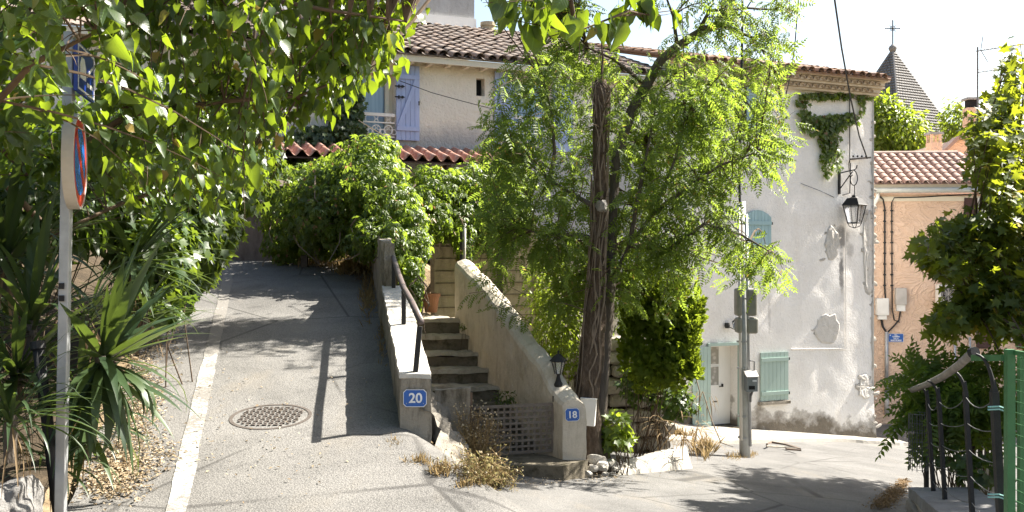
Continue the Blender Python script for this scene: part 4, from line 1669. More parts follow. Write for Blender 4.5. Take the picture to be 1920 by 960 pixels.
fb.box(dr[1] - .02, dr[1] + .05, -.06, -.002, dr[2], dr[3] - .002)
fb.build("door_frame", M["teal_paint"], wh)
shutter(wh, fx(1296, 0)[0], fx(1330, 0)[0], fx(1313, 806)[1], fx(1313, 650)[1], -.035, 5, M["teal_paint"], False, 0, (.06,), name="door_shutter")
s2 = shutter(wh, fx(1424, 0)[0], fx(1475.5, 0)[0], fx(1450, 750)[1], fx(1450, 660)[1], -.03, 7, M["teal_paint"], False, 0, (.15, .85))
s3 = shutter(wh, fx(1393, 0)[0], fx(1443.5, 0)[0], fx(1418, 485)[1], fx(1418, 394)[1], -.03, 8, M["teal_blue"], False, .16, (.14, .735))
s4 = shutter(wh, fx(1398, 0)[0], fx(1430, 0)[0], fx(1412, 246)[1], fx(1412, 165)[1], -.03, 5, M["teal_blue"], False, 0, (.14, .86))
for (s_, px, pys) in ((s2, 1475, (672, 736)), (s3, 1443, (419, 462)), (s4, 1429, (176, 212))):
    b = MB(FM)
    for py in pys:
        uu, zz = fx(px, py)
        b.box(uu - .01, uu + .035, -.075, -.05, zz - .03, zz + .03)
    b.build("hinge", M["black_iron"], s_)
MB(FM).box(fx(1421, 0)[0], fx(1478, 0)[0], -.09, .02, fx(1450, 755)[1] - .03, fx(1450, 752)[1]).build("window_sill", M["wall_concrete"], wh, rough=(.2, .008, 5))

# roof with cornice of terracotta tile ends (genoise)
SL2 = math.radians(14)
ZE2 = 5.86
b = MB(FM)
b.hexa([(US, -.50, ZE2 - .05), (U1 + .05, -.50, ZE2 - .05), (U1 + .05, 4.2, ZE2 - .05 + 4.7 * math.tan(SL2)), (US, 4.2, ZE2 - .05 + 4.7 * math.tan(SL2))],
       [(US, -.50, ZE2), (U1 + .05, -.50, ZE2), (U1 + .05, 4.2, ZE2 + 4.7 * math.tan(SL2)), (US, 4.2, ZE2 + 4.7 * math.tan(SL2))])
roof2 = b.build("roof", M["eave_tile"], wh)
tile_roof(wh, roof2, M["eave_tile"], US, U1 + .02, -.55, ZE2, SL2, 13, .245, .36, lambda u, r: u > 5.3 and r < 13, jit=1.5, seed=11)
for (y, z, h) in ((-.14, 5.50, .05), (-.28, 5.65, .05), (-.40, 5.80, .06)):
    MB(FM).box(US, U1 + .02 - (y + .14) * .3, y - .02, .05, z, z + h - .003).build("cornice_band", M["genoise"], wh)


def half_tile(name, mat, L=.2):
    return tile_mesh(name, mat, L, .085, .085, .018, 7)


gtm = half_tile("cornice_tile", M["genoise_tile"], .26)
for (y, z, o_) in ((-.28, 5.553, 0), (-.42, 5.703, .5)):
    n_ = int((U1 - 5.2) / .19)
    for i in range(n_):
        link("cornice_tile", gtm, wh, FM @ Matrix.Translation((5.2 + (i + o_) * .19, y, z)))
    MB(FM).box(US, U1 + .0, y + .06, .04, z + .002, z + .094).build("cornice_band", M["genoise"], wh)

# exposed rubble: at the broken corner and two patches
rm_ = [rock_mesh("stone", M["wall_rubble"], i + 20, 2, (1, .8, .7)) for i in range(7)]


def rubble(pxs, n, s0, s1, off=.0):
    for _ in range(n):
        px, py = pxs()
        u_, z_ = fx(px, py)
        sc_ = R.uniform(s0, s1)
        dz = flare_fn(u_, z_)
        link("stone", rm_[R.randrange(7)], wh, FM @ Matrix.Translation((u_, off - dz + R.uniform(-.005, .02), z_)) @ Matrix.Rotation(R.uniform(-.5, .5), 4, 'Y') @ Matrix.Diagonal((sc_ * R.uniform(.9, 1.5), sc_ * .42, sc_ * R.uniform(.7, 1.1), 1)))




def bare_patch(px, py, rx, ry, seed, lift=.003):
    u_, z_ = fx(px, py)
    b = MB(FM)
    n = 18
    ru, rz_ = rx / 76, ry / 76
    for k_, f in enumerate((0.0, .35, .65, .9, 1.0)):
        for j in range(n):
            a = 2 * PI * j / n
            rr_ = f * (1 + .35 * noise.noise(Vector((math.cos(a) * 1.5, math.sin(a) * 1.5, seed))) + .18 * noise.noise(Vector((math.cos(a) * 4, math.sin(a) * 4, seed))))
            uu_, zz_ = u_ + math.cos(a) * ru * rr_, z_ + math.sin(a) * rz_ * rr_
            d = flare_fn(min(uu_, U1), zz_) + .022
            b.v.append(Vector((min(uu_, U1 + .005), -d - (lift if f < 1 else -.02) - .02 * noise.noise(Vector((uu_ * 9, zz_ * 9, seed))), zz_)))
    for k_ in range(4):
        for j in range(n):
            j2 = (j + 1) % n
            b.f.append((k_ * n + j, k_ * n + j2, (k_ + 1) * n + j2, (k_ + 1) * n + j))
    b.build("bare_patch", M["bare"], wh)


bare_patch(1552, 617, 30, 28, 1)
bare_patch(1560, 458, 17, 30, 2)
bare_patch(1630, 470, 15, 75, 3)
bare_patch(1640, 620, 6, 80, 4)
bare_patch(1623, 725, 20, 22, 5)
bare_patch(1641, 300, 5, 90, 6)
rubble(lambda: (1631 + R.gauss(0, 6), R.uniform(395, 550)), 100, .10, .20, .006)
rubble(lambda: (1640 + R.gauss(0, 3), R.uniform(200, 800)), 40, .08, .16)
rubble(lambda: (1622 + R.gauss(0, 7), 722 + R.gauss(0, 9)), 16, .12, .24, .01)
rubble(lambda: (1552 + R.gauss(0, 12), 617 + R.gauss(0, 11)), 60, .09, .18, .014)
rubble(lambda: (1560 + R.gauss(0, 9), 455 + R.gauss(0, 14)), 24, .07, .14, .012)

# pipes and cables on the white wall
cp = thing("wall_conduit", "thin painted conduit running down the white wall then left", "conduit", tuple(FM @ Vector((fx(1585, 0)[0], -.03, fx(1585, 653)[1]))))
cpts = [fx(1583, 418), fx(1584, 560), fx(1584.5, 653)]
MB(FM).tube([(a, -.035, z) for a, z in cpts], .012, 6).build("vertical_run", M["white_render"], cp)
MB(FM).tube([(a, -.035, z) for a, z in (fx(1584.5, 653), fx(1482, 654))], .012, 6).build("horizontal_run", M["white_render"], cp)
cb = thing("wall_cable", "black cable clipped down the white wall to the street lantern", "cable", tuple(FM @ Vector((fx(1591, 0)[0], -.03, fx(1591, 180)[1]))))
MB(FM).tube([(a, -.04, z) for a, z in (fx(1520, 176), fx(1560, 178), fx(1591, 181), fx(1591, 240), fx(1591, 296), fx(1592, 335), fx(1591, 362), fx(1578, 366))], .013, 6).build("run", M["cable"], cb)
MB(FM).tube([(a, -.05, z) for a, z in (fx(1591, 297), fx(1588, 308), fx(1589, 319), fx(1592, 322), fx(1592, 306))], .008, 5).build("slack_loop", M["cable"], cb)
tb = thing("wire_bracket", "short rusty iron bracket holding the overhead wire at the white corner", "bracket", tuple(FM @ Vector((fx(1608, 0)[0], -.1, fx(1608, 297)[1]))))
MB(FM).bar((fx(1592, 0)[0], -.03, fx(1592, 299)[1]), (fx(1627, 0)[0], -.10, fx(1627, 296)[1]), .035, .04).build("arm", M["bar_iron"], tb)
for px in (1596, 1604, 1612, 1620):
    MB(FM).lathe([(.02, 0), (.024, .02), (.012, .05)], (fx(px, 0)[0], -.07, fx(px, 296)[1] + .01), 8).build("insulator", M["black_iron"], tb)

# bracket lantern at the corner
su, sz_ = fx(1601, 370, .30)
Lc = Vector((su, -.30, 0))
lt = thing("street_lantern", "black four sided street lantern hanging from a scrolled iron wall bracket", "street lamp", tuple(FM @ Vector((su, -.30, fx(1601, 370)[1]))), HB)
zb_ = fx(1572, 364)[1]
zt_ = fx(1572, 321)[1]
uw = fx(1572, 0)[0]
b = MB(FM)
b.box(uw - .028, uw + .028, -.05, -.01, zb_, zt_)
b.bar((uw, -.05, zt_ - .05), (su + .02, -.30, zt_ + .02), .026, .026)
b.bar((uw, -.05, zb_ + .12), (su - .02, -.28, zt_ - .02), .024, .024)
b.build("bracket", M["black_iron"], lt)
b = MB(FM)
pts = []
for i in range(22):
    t = i / 21
    a = PI * .5 - t * PI * 1.9
    r = .17 * (1 - .55 * t)
    pts.append((su - .02 + math.cos(a) * r * .9, -.30, zt_ - .20 + math.sin(a) * r * 1.25))
b.tube(pts, .013, 6)
b.tube([(su + .02, -.30, zt_ + .02), (su + .08, -.30, zt_ + .06), (su + .10, -.30, zt_ + .13)], .014, 6)
b.build("scroll", M["black_iron"], lt)
zl_ = fx(1601, 429)[1]
LB = (su + .02, -.30, zl_)
b = MB(FM)
b.tube([(LB[0], -.30, zl_ + .78), (LB[0], -.30, zt_ - .34)], .011, 6)
b.build("hanger", M["black_iron"], lt)
r4 = PI / 4 + .35
MB(FM).lathe([(.30, .545), (.31, .56), (.29, .575), (.18, .72), (.10, .735), (.06, .76), (.07, .78), (.03, .80), (.0, .80)], LB, 4, r4).build("roof", M["black_iron"], lt)
b = MB(FM)
for j in range(4):
    a = r4 + j * PI / 2
    d = Vector((math.cos(a), math.sin(a), 0))
    b.bar(Vector(LB) + d * .165 + Vector((0, 0, .13)), Vector(LB) + d * .275 + Vector((0, 0, .55)), .022, .022)
    d2 = Vector((math.cos(a + PI / 4), math.sin(a + PI / 4), 0))
    b.bar(Vector(LB) + d2 * .115 + Vector((0, 0, .13)), Vector(LB) + d2 * .195 + Vector((0, 0, .55)), .010, .010)
b.lathe([(.175, .115), (.18, .13), (.17, .145), (.15, .145)], LB, 4, r4)
for s_ in range(4):
    a = r4 + s_ * PI / 2
    d = Vector((math.cos(a), math.sin(a), 0))
    b.tube([Vector(LB) + d * .16 + Vector((0, 0, .12)), Vector(LB) + d * .12 + Vector((0, 0, .05)), Vector(LB) + Vector((0, 0, .01))], .009, 5)
b.build("cage", M["black_iron"], lt)
MB(FM).lathe([(.150, .14), (.252, .545)], LB, 4, r4).build("glass", M["lamp_glass"], lt)

# little wall lantern by the door
wu, wz = fx(1372, 608)
wl = thing("wall_lamp", "tiny black coach lamp on the white wall above the door", "wall lamp", tuple(FM @ Vector((wu, -.12, wz))))
b = MB(FM)
b.lathe([(.05, -.06), (.06, 0), (.05, .06)], (fx(1361, 0)[0], -.05, wz - .02), 10)
b.bar((fx(1361, 0)[0], -.05, wz - .03), (wu, -.13, wz - .12), .016, .016)
b.build("arm", M["black_iron"], wl)
b = MB(FM)
for j in range(4):
    a = j * PI / 2 + .6
    b.bar((wu + math.cos(a) * .035, -.13 + math.sin(a) * .035, wz - .11), (wu + math.cos(a) * .065, -.13 + math.sin(a) * .065, wz + .06), .010, .010)
b.build("cage", M["black_iron"], wl)
MB(FM).lathe([(.033, -.11), (.058, .058)], (wu, -.13, wz), 4, .6).build("glass", M["lamp_glass"], wl)
MB(FM).lathe([(.085, .06), (.03, .11), (.012, .14), (0, .15)], (wu, -.13, wz), 4, .6).build("roof", M["black_iron"], wl)

# ---------------- salmon house at the right ----------------
PB = math.radians(-4)
PF = Matrix.Translation((10.2, 28.0, 0)) @ Matrix.Rotation(PB, 4, 'Z')
ph = thing("salmon_house", "salmon rendered house with pink tile roof and dark brown shutters", "house", (10.2, 28.0, 0), PB)


def pfx(px, py):
    k = (px - 960) / F
    # world x = 10.2 + u cos, y = 28 + u sin
    c, s_ = math.cos(PB), math.sin(PB)
    u = (k * 28 - 10.2) / (c - k * s_)
    Y = 28 + u * s_
    return u, CZ + (480 - py) / F * Y


b = MB(PF)
win = (pfx(1806, 0)[0], pfx(1868, 0)[0], pfx(1840, 450)[1], pfx(1840, 371)[1])
b.box(-2.5, 9, 0, 6, -3.6, 3.30)
b.build("wall", M["salmon"], ph)
b = MB(PF)
b.box(-2.5, 9, -.03, -.002, 3.11, 3.24)
b.build("cornice_band", M["cream_paint"], ph)
b = MB(PF)
for z_, y_ in ((3.30, -.30), (3.36, -.33)):
    pass
b.box(-2.5, 9, -.22, -.004, 3.41, 3.56)
b.build("eave_board", M["cream_paint"], ph)
gz = pfx(1740, 359)[1]
b = MB(PF)
b.tube([(-2.6, -.30, gz + .02), (9, -.30, gz + .02)], .075, 10)
b.build("gutter", M["zinc"], ph, smooth=True)
SL3 = math.radians(23)
rb = MB(PF)
rl, rr_ = -2.5, pfx(1800, 0)[0] + .55
rb.hexa([(rl, -.26, 3.56), (rr_ + 1.4, -.26, 3.56), (rr_, 2.05, 3.56 + 2.31 * math.tan(SL3)), (rl, 2.05, 3.56 + 2.31 * math.tan(SL3))],
        [(rl, -.26, 3.60), (rr_ + 1.4, -.26, 3.60), (rr_, 2.05, 3.60 + 2.31 * math.tan(SL3)), (rl, 2.05, 3.60 + 2.31 * math.tan(SL3))])
roof3 = rb.build("roof", M["pink_tile"], ph)
tile_roof(ph, roof3, M["pink_tile"], -2.2, rr_ + .95, -.36, 3.57, SL3, 7, .245, .365, lambda u, r: True, "roof_tile", PF, jit=.5, seed=21)
zrd = 3.60 + 2.31 * math.tan(SL3)
rtm = tile_mesh("ridge_tile", M["pink_tile"], .46, .12, .105)
u_ = -2.2
while u_ < rr_ - .2:
    link("ridge_tile", rtm, roof3, PF @ Matrix.Translation((u_ + .46, 2.05, zrd + .02)) @ Matrix.Rotation(PI / 2, 4, 'Z') @ Matrix.Rotation(.03, 4, 'X'))
    u_ += .41
# downpipe elbow
b = MB(PF)
e = [pfx(1641, 362), pfx(1641, 372), pfx(1636, 385), pfx(1630, 398), pfx(1629, 420), pfx(1629, 760)]
b.tube([(a, -.24 if i < 2 else -.10, z) for i, (a, z) in enumerate(e)], .055, 10)
b.build("downpipe", M["pvc"], ph, smooth=True)
# shutter and roller blind
b = MB(PF)
su0, su1 = pfx(1807, 0)[0], pfx(1832, 0)[0]
b.box(su0, su1, -.05, -.012, win[2], win[3])
bs = b.build("shutter", M["brown_paint"], ph)
for i in range(13):
    z_ = win[2] + .05 + i * (win[3] - win[2] - .1) / 13
    MB(PF).box(su0 + .03, su1 - .03, -.062, -.051, z_, z_ + .055).build("slat", M["brown_paint"], bs)
ru0, ru1 = pfx(1833, 0)[0], pfx(1869, 0)[0]
rl_ = MB(PF).box(ru0, ru1, -.03, -.004, win[2], win[3]).build("roller_blind", M["plastic"], ph)
for i in range(14):
    z_ = win[2] + i * (win[3] - .14 - win[2]) / 14
    MB(PF).box(ru0 + .02, ru1 - .02, -.042, -.031, z_ + .006, z_ + .07).build("slat", M["plastic"], rl_)
MB(PF).box(ru0 - .02, ru1 + .02, -.06, -.031, win[3] - .13, win[3]).build("blind_box", M["plastic"], rl_)
# lower window group half hidden by the plane tree
lw = (pfx(1858, 0)[0], pfx(1905, 0)[0], pfx(1880, 640)[1], pfx(1880, 560)[1])
wf = MB(PF)
wf.box(lw[0], lw[1], -.03, -.004, lw[2], lw[3])
wfo = wf.build("window", M["white_paint"], ph)
for i in range(2):
    a = lw[0] + .05 + i * (lw[1] - lw[0] - .05) / 2
    MB(PF).box(a, a + (lw[1] - lw[0]) / 2 - .09, -.036, -.031, lw[2] + .06, lw[3] - .06).build("pane", M["glass"], wfo)
for px0, px1 in ((1830, 1857), (1906, 1940)):
    sh_ = MB(PF).box(pfx(px0, 0)[0], pfx(px1, 0)[0], -.05, -.012, lw[2] - .2, lw[3] + .05).build("shutter", M["brown_paint"], ph)
    for i in range(14):
        z_ = lw[2] - .16 + i * (lw[3] - lw[2] + .15) / 14
        MB(PF).box(pfx(px0, 0)[0] + .03, pfx(px1, 0)[0] - .03, -.062, -.051, z_, z_ + .06).build("slat", M["brown_paint"], sh_)

# cables on the salmon wall
for lab, pts in (("thick black cable clipped down the salmon wall nearest the white corner", [(1646, 366), (1655, 374), (1658, 390), (1658, 540), (1661, 585), (1652, 600)]),
                 ("thin dark cable down the salmon wall from the eave to the grey meter box", [(1860, 362), (1720, 370), (1676, 371), (1671, 380), (1672, 580), (1676, 600), (1686, 604)])):
    cbt = thing("facade_cable", lab, "cable", tuple(PF @ Vector((pfx(pts[-1][0], 0)[0], -.03, pfx(*pts[-1])[1]))), PB)
    MB(PF).tube([(pfx(*p)[0], -.035, pfx(*p)[1]) for p in pts], .021 if 'thick' in lab else .016, 6).build("run", M["cable"], cbt)
    b = MB(PF)
    for q in range(8):
        py = 395 + q * 20
        x0 = 1658 if 'thick' in lab else 1671.5
        a, z_ = pfx(x0, py)
        b.box(a - .035, a + .035, -.05, -.008, z_ - .02, z_ + .02)
    b.build("clip", M["cable"], cbt)
# meter boxes, conduit, street name sign
mbx = thing("meter_box", "white plastic meter box low on the salmon wall beside the corner", "meter box", tuple(PF @ Vector((pfx(1651, 0)[0], -.1, pfx(1651, 575)[1]))), PB)
a0, z0_ = pfx(1640, 597)
a1, z1_ = pfx(1663, 559)
MB(PF).box(a0, a1, -.20, -.004, z0_ + .1, z1_).build("body", M["plastic"], mbx, bevel=.01)
MB(PF).box(a0 + .05, a1 - .05, -.17, -.004, z0_ - .02, z0_ + .098).build("base", M["plastic"], mbx)
MB(PF).box(a0 + .03, a1 - .03, -.208, -.202, z0_ + .14, z1_ - .04).build("cover", M["plastic"], mbx)
mb2 = thing("meter_box", "weathered grey meter box with stained top on the salmon wall", "meter box", tuple(PF @ Vector((pfx(1687, 0)[0], -.1, pfx(1687, 560)[1]))), PB)
a0, z0_ = pfx(1677, 571)
a1, z1_ = pfx(1697, 540)
MB(PF).box(a0, a1, -.16, -.004, z0_, z1_).build("body", M["plastic_grey"], mb2, bevel=.01)
MB(PF).box(a0 + .03, a1 - .03, -.13, -.004, pfx(1687, 583)[1], z0_ - .002).build("base", M["plastic"], mb2)
b = MB(PF)
b.tube([(pfx(x_, y_)[0], -.06, pfx(x_, y_)[1]) for x_, y_ in ((1687, 583), (1684, 600), (1672, 614), (1664, 622))], .022, 6)
b.build("cable_tail", M["cable"], mb2)
b = MB(PF)
b.tube([(pfx(x_, y_)[0], -.06, pfx(x_, y_)[1]) for x_, y_ in ((1651, 597), (1654, 612), (1660, 622))], .03, 6)
b.build("cable_tail", M["cable"], mbx)
cd = thing("conduit_pole", "grey metal cable conduit on the salmon wall beside the street name plate", "conduit", tuple(PF @ Vector((pfx(1661, 0)[0], -.06, -2.8))), PB)
MB(PF).tube([(pfx(1661, 0)[0], -.06, pfx(1661, 622)[1]), (pfx(1661, 0)[0], -.06, pfx(1661, 735)[1])], .052, 10).build("upper_tube", M["galv"], cd, smooth=True)
MB(PF).tube([(pfx(1661, 0)[0], -.06, pfx(1661, 735)[1]), (pfx(1661, 0)[0], -.06, pfx(1661, 776)[1])], .062, 10).build("lower_tube", M["plastic_grey"], cd, smooth=True)
for px in (1789, 1817):
    cd2 = thing("conduit_pole", "thin grey pipe on the salmon wall %s" % ("below the plane tree, nearer the street sign" if px == 1789 else "below the plane tree, nearer the railing"), "conduit", tuple(PF @ Vector((pfx(px, 0)[0], -.05, -2))), PB)
    MB(PF).tube([(pfx(px, 0)[0], -.05, pfx(px, 632)[1]), (pfx(px, 0)[0], -.05, pfx(px, 790)[1])], .035, 8).build("tube", M["galv"], cd2, smooth=True)
ss = thing("street_sign", "small blue enamel street name plate with white lettering on the salmon wall", "street sign", tuple(PF @ Vector((pfx(1679.5, 0)[0], -.03, pfx(1679.5, 633)[1]))), PB)
a0, z0_ = pfx(1665.5, 641)
a1, z1_ = pfx(1693.5, 625.5)
MB(PF).box(a0, a1, -.026, -.006, z0_, z1_).build("plate", M["sign_blue"], ss)
b = MB(PF)
cxs, czs = (a0 + a1) / 2, (z0_ + z1_) / 2
for (x0, x1, zz0, zz1) in ((a0, a1, z0_, z0_ + .008), (a0, a1, z1_ - .008, z1_), (a0, a0 + .008, z0_ + .008, z1_ - .008), (a1 - .008, a1, z0_ + .008, z1_ - .008)):
    b.box(x0, x1, -.029, -.0262, zz0, zz1)
b.build("border", M["sign_white"], ss)
for txt, dz, sz in (("ALL.", .080, .050), ("CHEMIN", .030, .052), ("DE LA", -.022, .050), ("MARTELIERE", -.073, .053)):
    me = text_mesh(txt, sz, M["sign_white"], .0016, name="lettering")
    link("lettering", me, ss, PF @ Matrix.Translation((cxs, -.0285, czs + dz)) @ Matrix.Rotation(PI / 2, 4, 'X'))
b = MB(PF)
b.tube([(a0 + .045, -.030, z1_ - .045), (a0 + .045, -.0262, z1_ - .045)], .016, 10)
b.build("emblem", M["sign_white"], ss)
# air conditioner
ac = thing("air_conditioner", "white outdoor air conditioner unit half behind the plane tree leaves", "air conditioner", tuple(PF @ Vector((pfx(1776, 0)[0], -.2, pfx(1776, 565)[1]))), PB)
a0, z0_ = pfx(1752, 570)
a1, z1_ = pfx(1802, 533)
MB(PF).box(a0, a1, -.36, -.06, z0_ + .03, z1_).build("casing", M["plastic"], ac, bevel=.012)
cxa, cza = a0 + .24, (z0_ + .03 + z1_) / 2
b = MB(PF)
b.tube([(cxa, -.366, cza), (cxa, -.361, cza)], .19, 24)
b.build("fan_opening", M["dark"], ac)
b = MB(PF)
for r_ in (.05, .085, .12, .155, .19):
    b.ring((cxa, -.372, cza), r_, .005, (0, 1, 0), 24, 4)
for j in range(8):
    a = j * PI / 4
    b.bar((cxa, -.372, cza), (cxa + math.cos(a) * .19, -.372, cza + math.sin(a) * .19), .008, .006, (0, 1, 0))
b.build("fan_grille", M["plastic_grey"], ac)
b = MB(PF)
for a in (a0 + .1, a1 - .1):
    b.box(a - .02, a + .02, -.36, -.002, z0_ - .02, z0_ + .028)
b.build("support_arm", M["galv"], ac)

# pink gable house and chimneys beyond
gh = thing("gable_house", "pink gable of a house with sloping verge behind the tiled roof", "house", (14.6, 33.0, 0))
g0, g1, g2 = P(1756, 300, 33), P(1792, 262, 33), P(1905, 262, 33)
b = MB()
b.prism([(g0.x, 33, -3), (g2.x, 33, -3), (g2.x, 33, g2.z), (g1.x, 33, g1.z), (g0.x, 33, g0.z)], (0, 6, 0))
b.build("wall", M["salmon"], gh)
b = MB()
b.bar((g0.x - .1, 32.95, g0.z + .02), (g1.x, 32.95, g1.z + .05), .4, .10)
b.bar((g1.x, 32.95, g1.z + .06), (g2.x, 32.95, g2.z + .06), .4, .10)
b.build("verge", M["pink_tile"], gh)
cc = P(1751, 275, 31.5)
chn = thing("chimney", "squat pink chimney with an open flue below the spire", "chimney", (cc.x, 31.5, cc.z - .4))
hw = 10.5 / F * 31.5
zb0, zt0 = P(0, 300, 31.5).z, P(0, 268, 31.5).z
MB().box(cc.x - hw, cc.x + hw, 31.3, 31.7, zb0 - .6, zt0).build("stack", M["salmon"], chn)
b = MB()
zc = P(0, 253, 31.5).z
for sx in (-1, 1):
    for yy in (31.32, 31.62):
        b.box(cc.x + sx * (hw - .05) - .04, cc.x + sx * (hw - .05) + .04, yy, yy + .07, zt0, zc)
b.build("pier", M["salmon"], chn)
MB().box(cc.x - hw - .04, cc.x + hw + .04, 31.26, 31.74, zc, zc + .07).build("cap", M["grey_wall"], chn)
c2 = P(1822, 200, 34)
ch2 = thing("chimney", "tall ochre chimney with a dark cowl above the plane tree", "chimney", (c2.x, 34, c2.z))
MB().box(c2.x - .22, c2.x + .22, 33.8, 34.2, 3.5, P(0, 203, 34).z).build("stack", M["salmon"], ch2)
MB().box(c2.x - .17, c2.x + .17, 33.85, 34.15, P(0, 203, 34).z, P(0, 188, 34).z).build("cowl", M["dark"], ch2)
MB().box(c2.x - .25, c2.x + .25, 33.77, 34.23, P(0, 188, 34).z + .002, P(0, 184, 34).z).build("cap", M["grey_wall"], ch2)

# television aerial
a_c = P(1833, 95, 33.2)
ta = thing("television_aerial", "spindly television aerial with two booms against the sky", "aerial", (a_c.x, 33.2, 5.5))
MB().tube([(a_c.x, 33.2, 4.8), (a_c.x, 33.2, a_c.z + .12)], .028, 6).build("mast", M["wire"], ta)
e1 = P(1925, 82, 32.6)
MB().bar((a_c.x - .05, 33.2, a_c.z - .02), e1, .03, .03).build("boom", M["wire"], ta)
e2 = P(1884, 129, 32.8)
s2_ = P(1833, 136, 33.2)
MB().bar(s2_, e2, .025, .025).build("boom", M["wire"], ta)
for k_ in range(12):
    p = Vector((a_c.x, 33.2, a_c.z - .02)).lerp(e1, .14 + k_ * .078)
    MB().bar(p + Vector((0, -.14, -.05)), p + Vector((0, .14, .14)), .014, .014).build("element", M["wire"], ta)
for k_ in range(7):
    p = s2_.lerp(e2, .1 + k_ * .14)
    MB().bar(p + Vector((0, -.12, -.06)), p + Vector((0, .12, .12)), .012, .012).build("element", M["wire"], ta)
for (x_, y_) in ((1843, 68), (1852, 116)):
    MB().bar(P(1839, 94, 33.1), P(x_, y_, 33.1), .018, .018).build("reflector", M["wire"], ta)

# church tower with its scaled spire
TY = 60.0
tc = P(1690, 245, TY)
spx = Vector((tc.x + .28, TY + 2.1, 0))
tw2 = thing("church_tower", "church tower with a grey scale clad pyramid spire, ball and iron cross", "church tower", (spx.x, spx.y, 0))
apex = P(1683, 92, TY + 2.0)
zb = P(0, 247, TY).z
half = 2.48
rot = math.radians(-14.5)


def corner(j, r=half * math.sqrt(2), z=None):
    a = rot - PI / 2 + j * PI / 2
    return Vector((spx.x + math.cos(a) * r, spx.y + math.sin(a) * r, zb if z is None else z))


cs_ = [corner(j) for j in range(4)]
apx = Vector((spx.x, spx.y, apex.z))
b = MB()
b.add(cs_ + [apx], [(0, 1, 4), (1, 2, 4), (2, 3, 4), (3, 0, 4), (0, 3, 2, 1)])
spire = b.build("spire", M["slate"], tw2)
b = MB()
for j in range(4):
    A, B = cs_[j], cs_[(j + 1) % 4]
    nrm_ = (B - A).cross(apx - A).normalized()
    if nrm_.dot((A + B) / 2 - Vector((spx.x, spx.y, zb))) < 0:
        nrm_ = -nrm_
    rows = 30
    for r in range(rows):
        t0, t1 = r / rows, min(.995, (r + 1.25) / rows)
        n_ = max(1, int(22 * (1 - t0)))
        for c in range(n_):
            o_ = .5 if r % 2 else 0
            s0, s1 = (c + .06 + o_ * 0) / n_, (c + .94 + o_ * 0) / n_
            l0, l1 = A.lerp(apx, t0), B.lerp(apx, t0)
            m0, m1 = A.lerp(apx, t1), B.lerp(apx, t1)
            o0, o1 = nrm_ * .09, nrm_ * .015
            k = len(b.v)
            b.v += [l0.lerp(l1, s0) + o0, l0.lerp(l1, (s0 + s1) / 2) + o0 * 1.25, l0.lerp(l1, s1) + o0, m0.lerp(m1, s1) + o1, m0.lerp(m1, s0) + o1, l0.lerp(l1, s0) + o1 * .2, l0.lerp(l1, s1) + o1 * .2]
            b.f += [(k, k + 1, k + 2, k + 3, k + 4), (k, k + 5, k + 6, k + 2, k + 1)]
b.build("scale", M["slate"], spire, kind="stuff")
for j in range(4):
    MB().tube([cs_[j], apx], .07, 6).build("hip", M["slate"], spire)
b = MB()
cz_ = [corner(j, half * 1.08 * math.sqrt(2), zb - .32) for j in range(4)]
cz2 = [corner(j, half * 1.08 * math.sqrt(2), zb - .03) for j in range(4)]
b.hexa(cz_, cz2)
b.build("cornice", M["plastic_grey"], tw2)
b = MB()
b.hexa([corner(j, half * .92 * math.sqrt(2), -3) for j in range(4)], [corner(j, half * .92 * math.sqrt(2), zb - .325) for j in range(4)])
b.build("shaft", M["white_cement"], tw2)
MB().lathe([(0, -.12), (.12, -.1), (.2, .02), (.26, .16), (.2, .30), (.1, .36), (.08, .42), (0, .44)], (apx.x, apx.y, apx.z - .1), 12).build("ball", M["slate"], tw2, smooth=True)
zc0, zc1 = apx.z + .3, P(0, 38, TY + 2).z
b = MB()
b.bar((apx.x, apx.y, zc0), (apx.x, apx.y, zc1), .055, .055)
zx = P(0, 52.5, TY + 2).z
b.bar((apx.x - .42, apx.y, zx), (apx.x + .42, apx.y, zx), .05, .05)
for (dx, dz) in ((-.42, 0), (.42, 0), (0, zc1 - zx)):
    b.lathe([(0, -.06), (.06, 0), (0, .06)], (apx.x + dx, apx.y, zx + dz), 8)
b.ring((apx.x, apx.y, zx), .15, .018, (0, 1, 0), 16, 5)
for s_ in (-1, 1):
    b.bar((apx.x - s_ * .2, apx.y, zx - .2), (apx.x + s_ * .2, apx.y, zx + .2), .025, .025)
b.lathe([(0, -.10), (.10, 0), (0, .10)], (apx.x, apx.y, zx), 10)
b.build("cross", M["black_iron"], tw2)
# ------------------------------------------------------------------ sign post at the left
sp0 = P(112, 962, 6.2)
sp0.z -= .25
sp1 = P(131, 60, 6.2)
sg = thing("sign_post", "galvanised post with a round no parking sign and a blue panel among leaves", "road sign", sp0)
MB().bar(sp0, sp1, .062, .05, (0, 1, 0)).build("post", M["galv"], sg, bevel=.006)
for py in (536, 559):
    p = P(123, py, 6.2)
    MB().bar(p + Vector((-.012, -.03, -.018)), p + Vector((-.012, -.03, .018)), .03, .012, (0, 1, 0)).build("sticker", M["black_iron"], sg)
nd = Vector((.965, .262, 0)).normalized()
dc = P(143, 303, 6.2) + nd * .02
qd = Vector((0, 0, 1)).rotation_difference(nd).to_matrix().to_4x4()
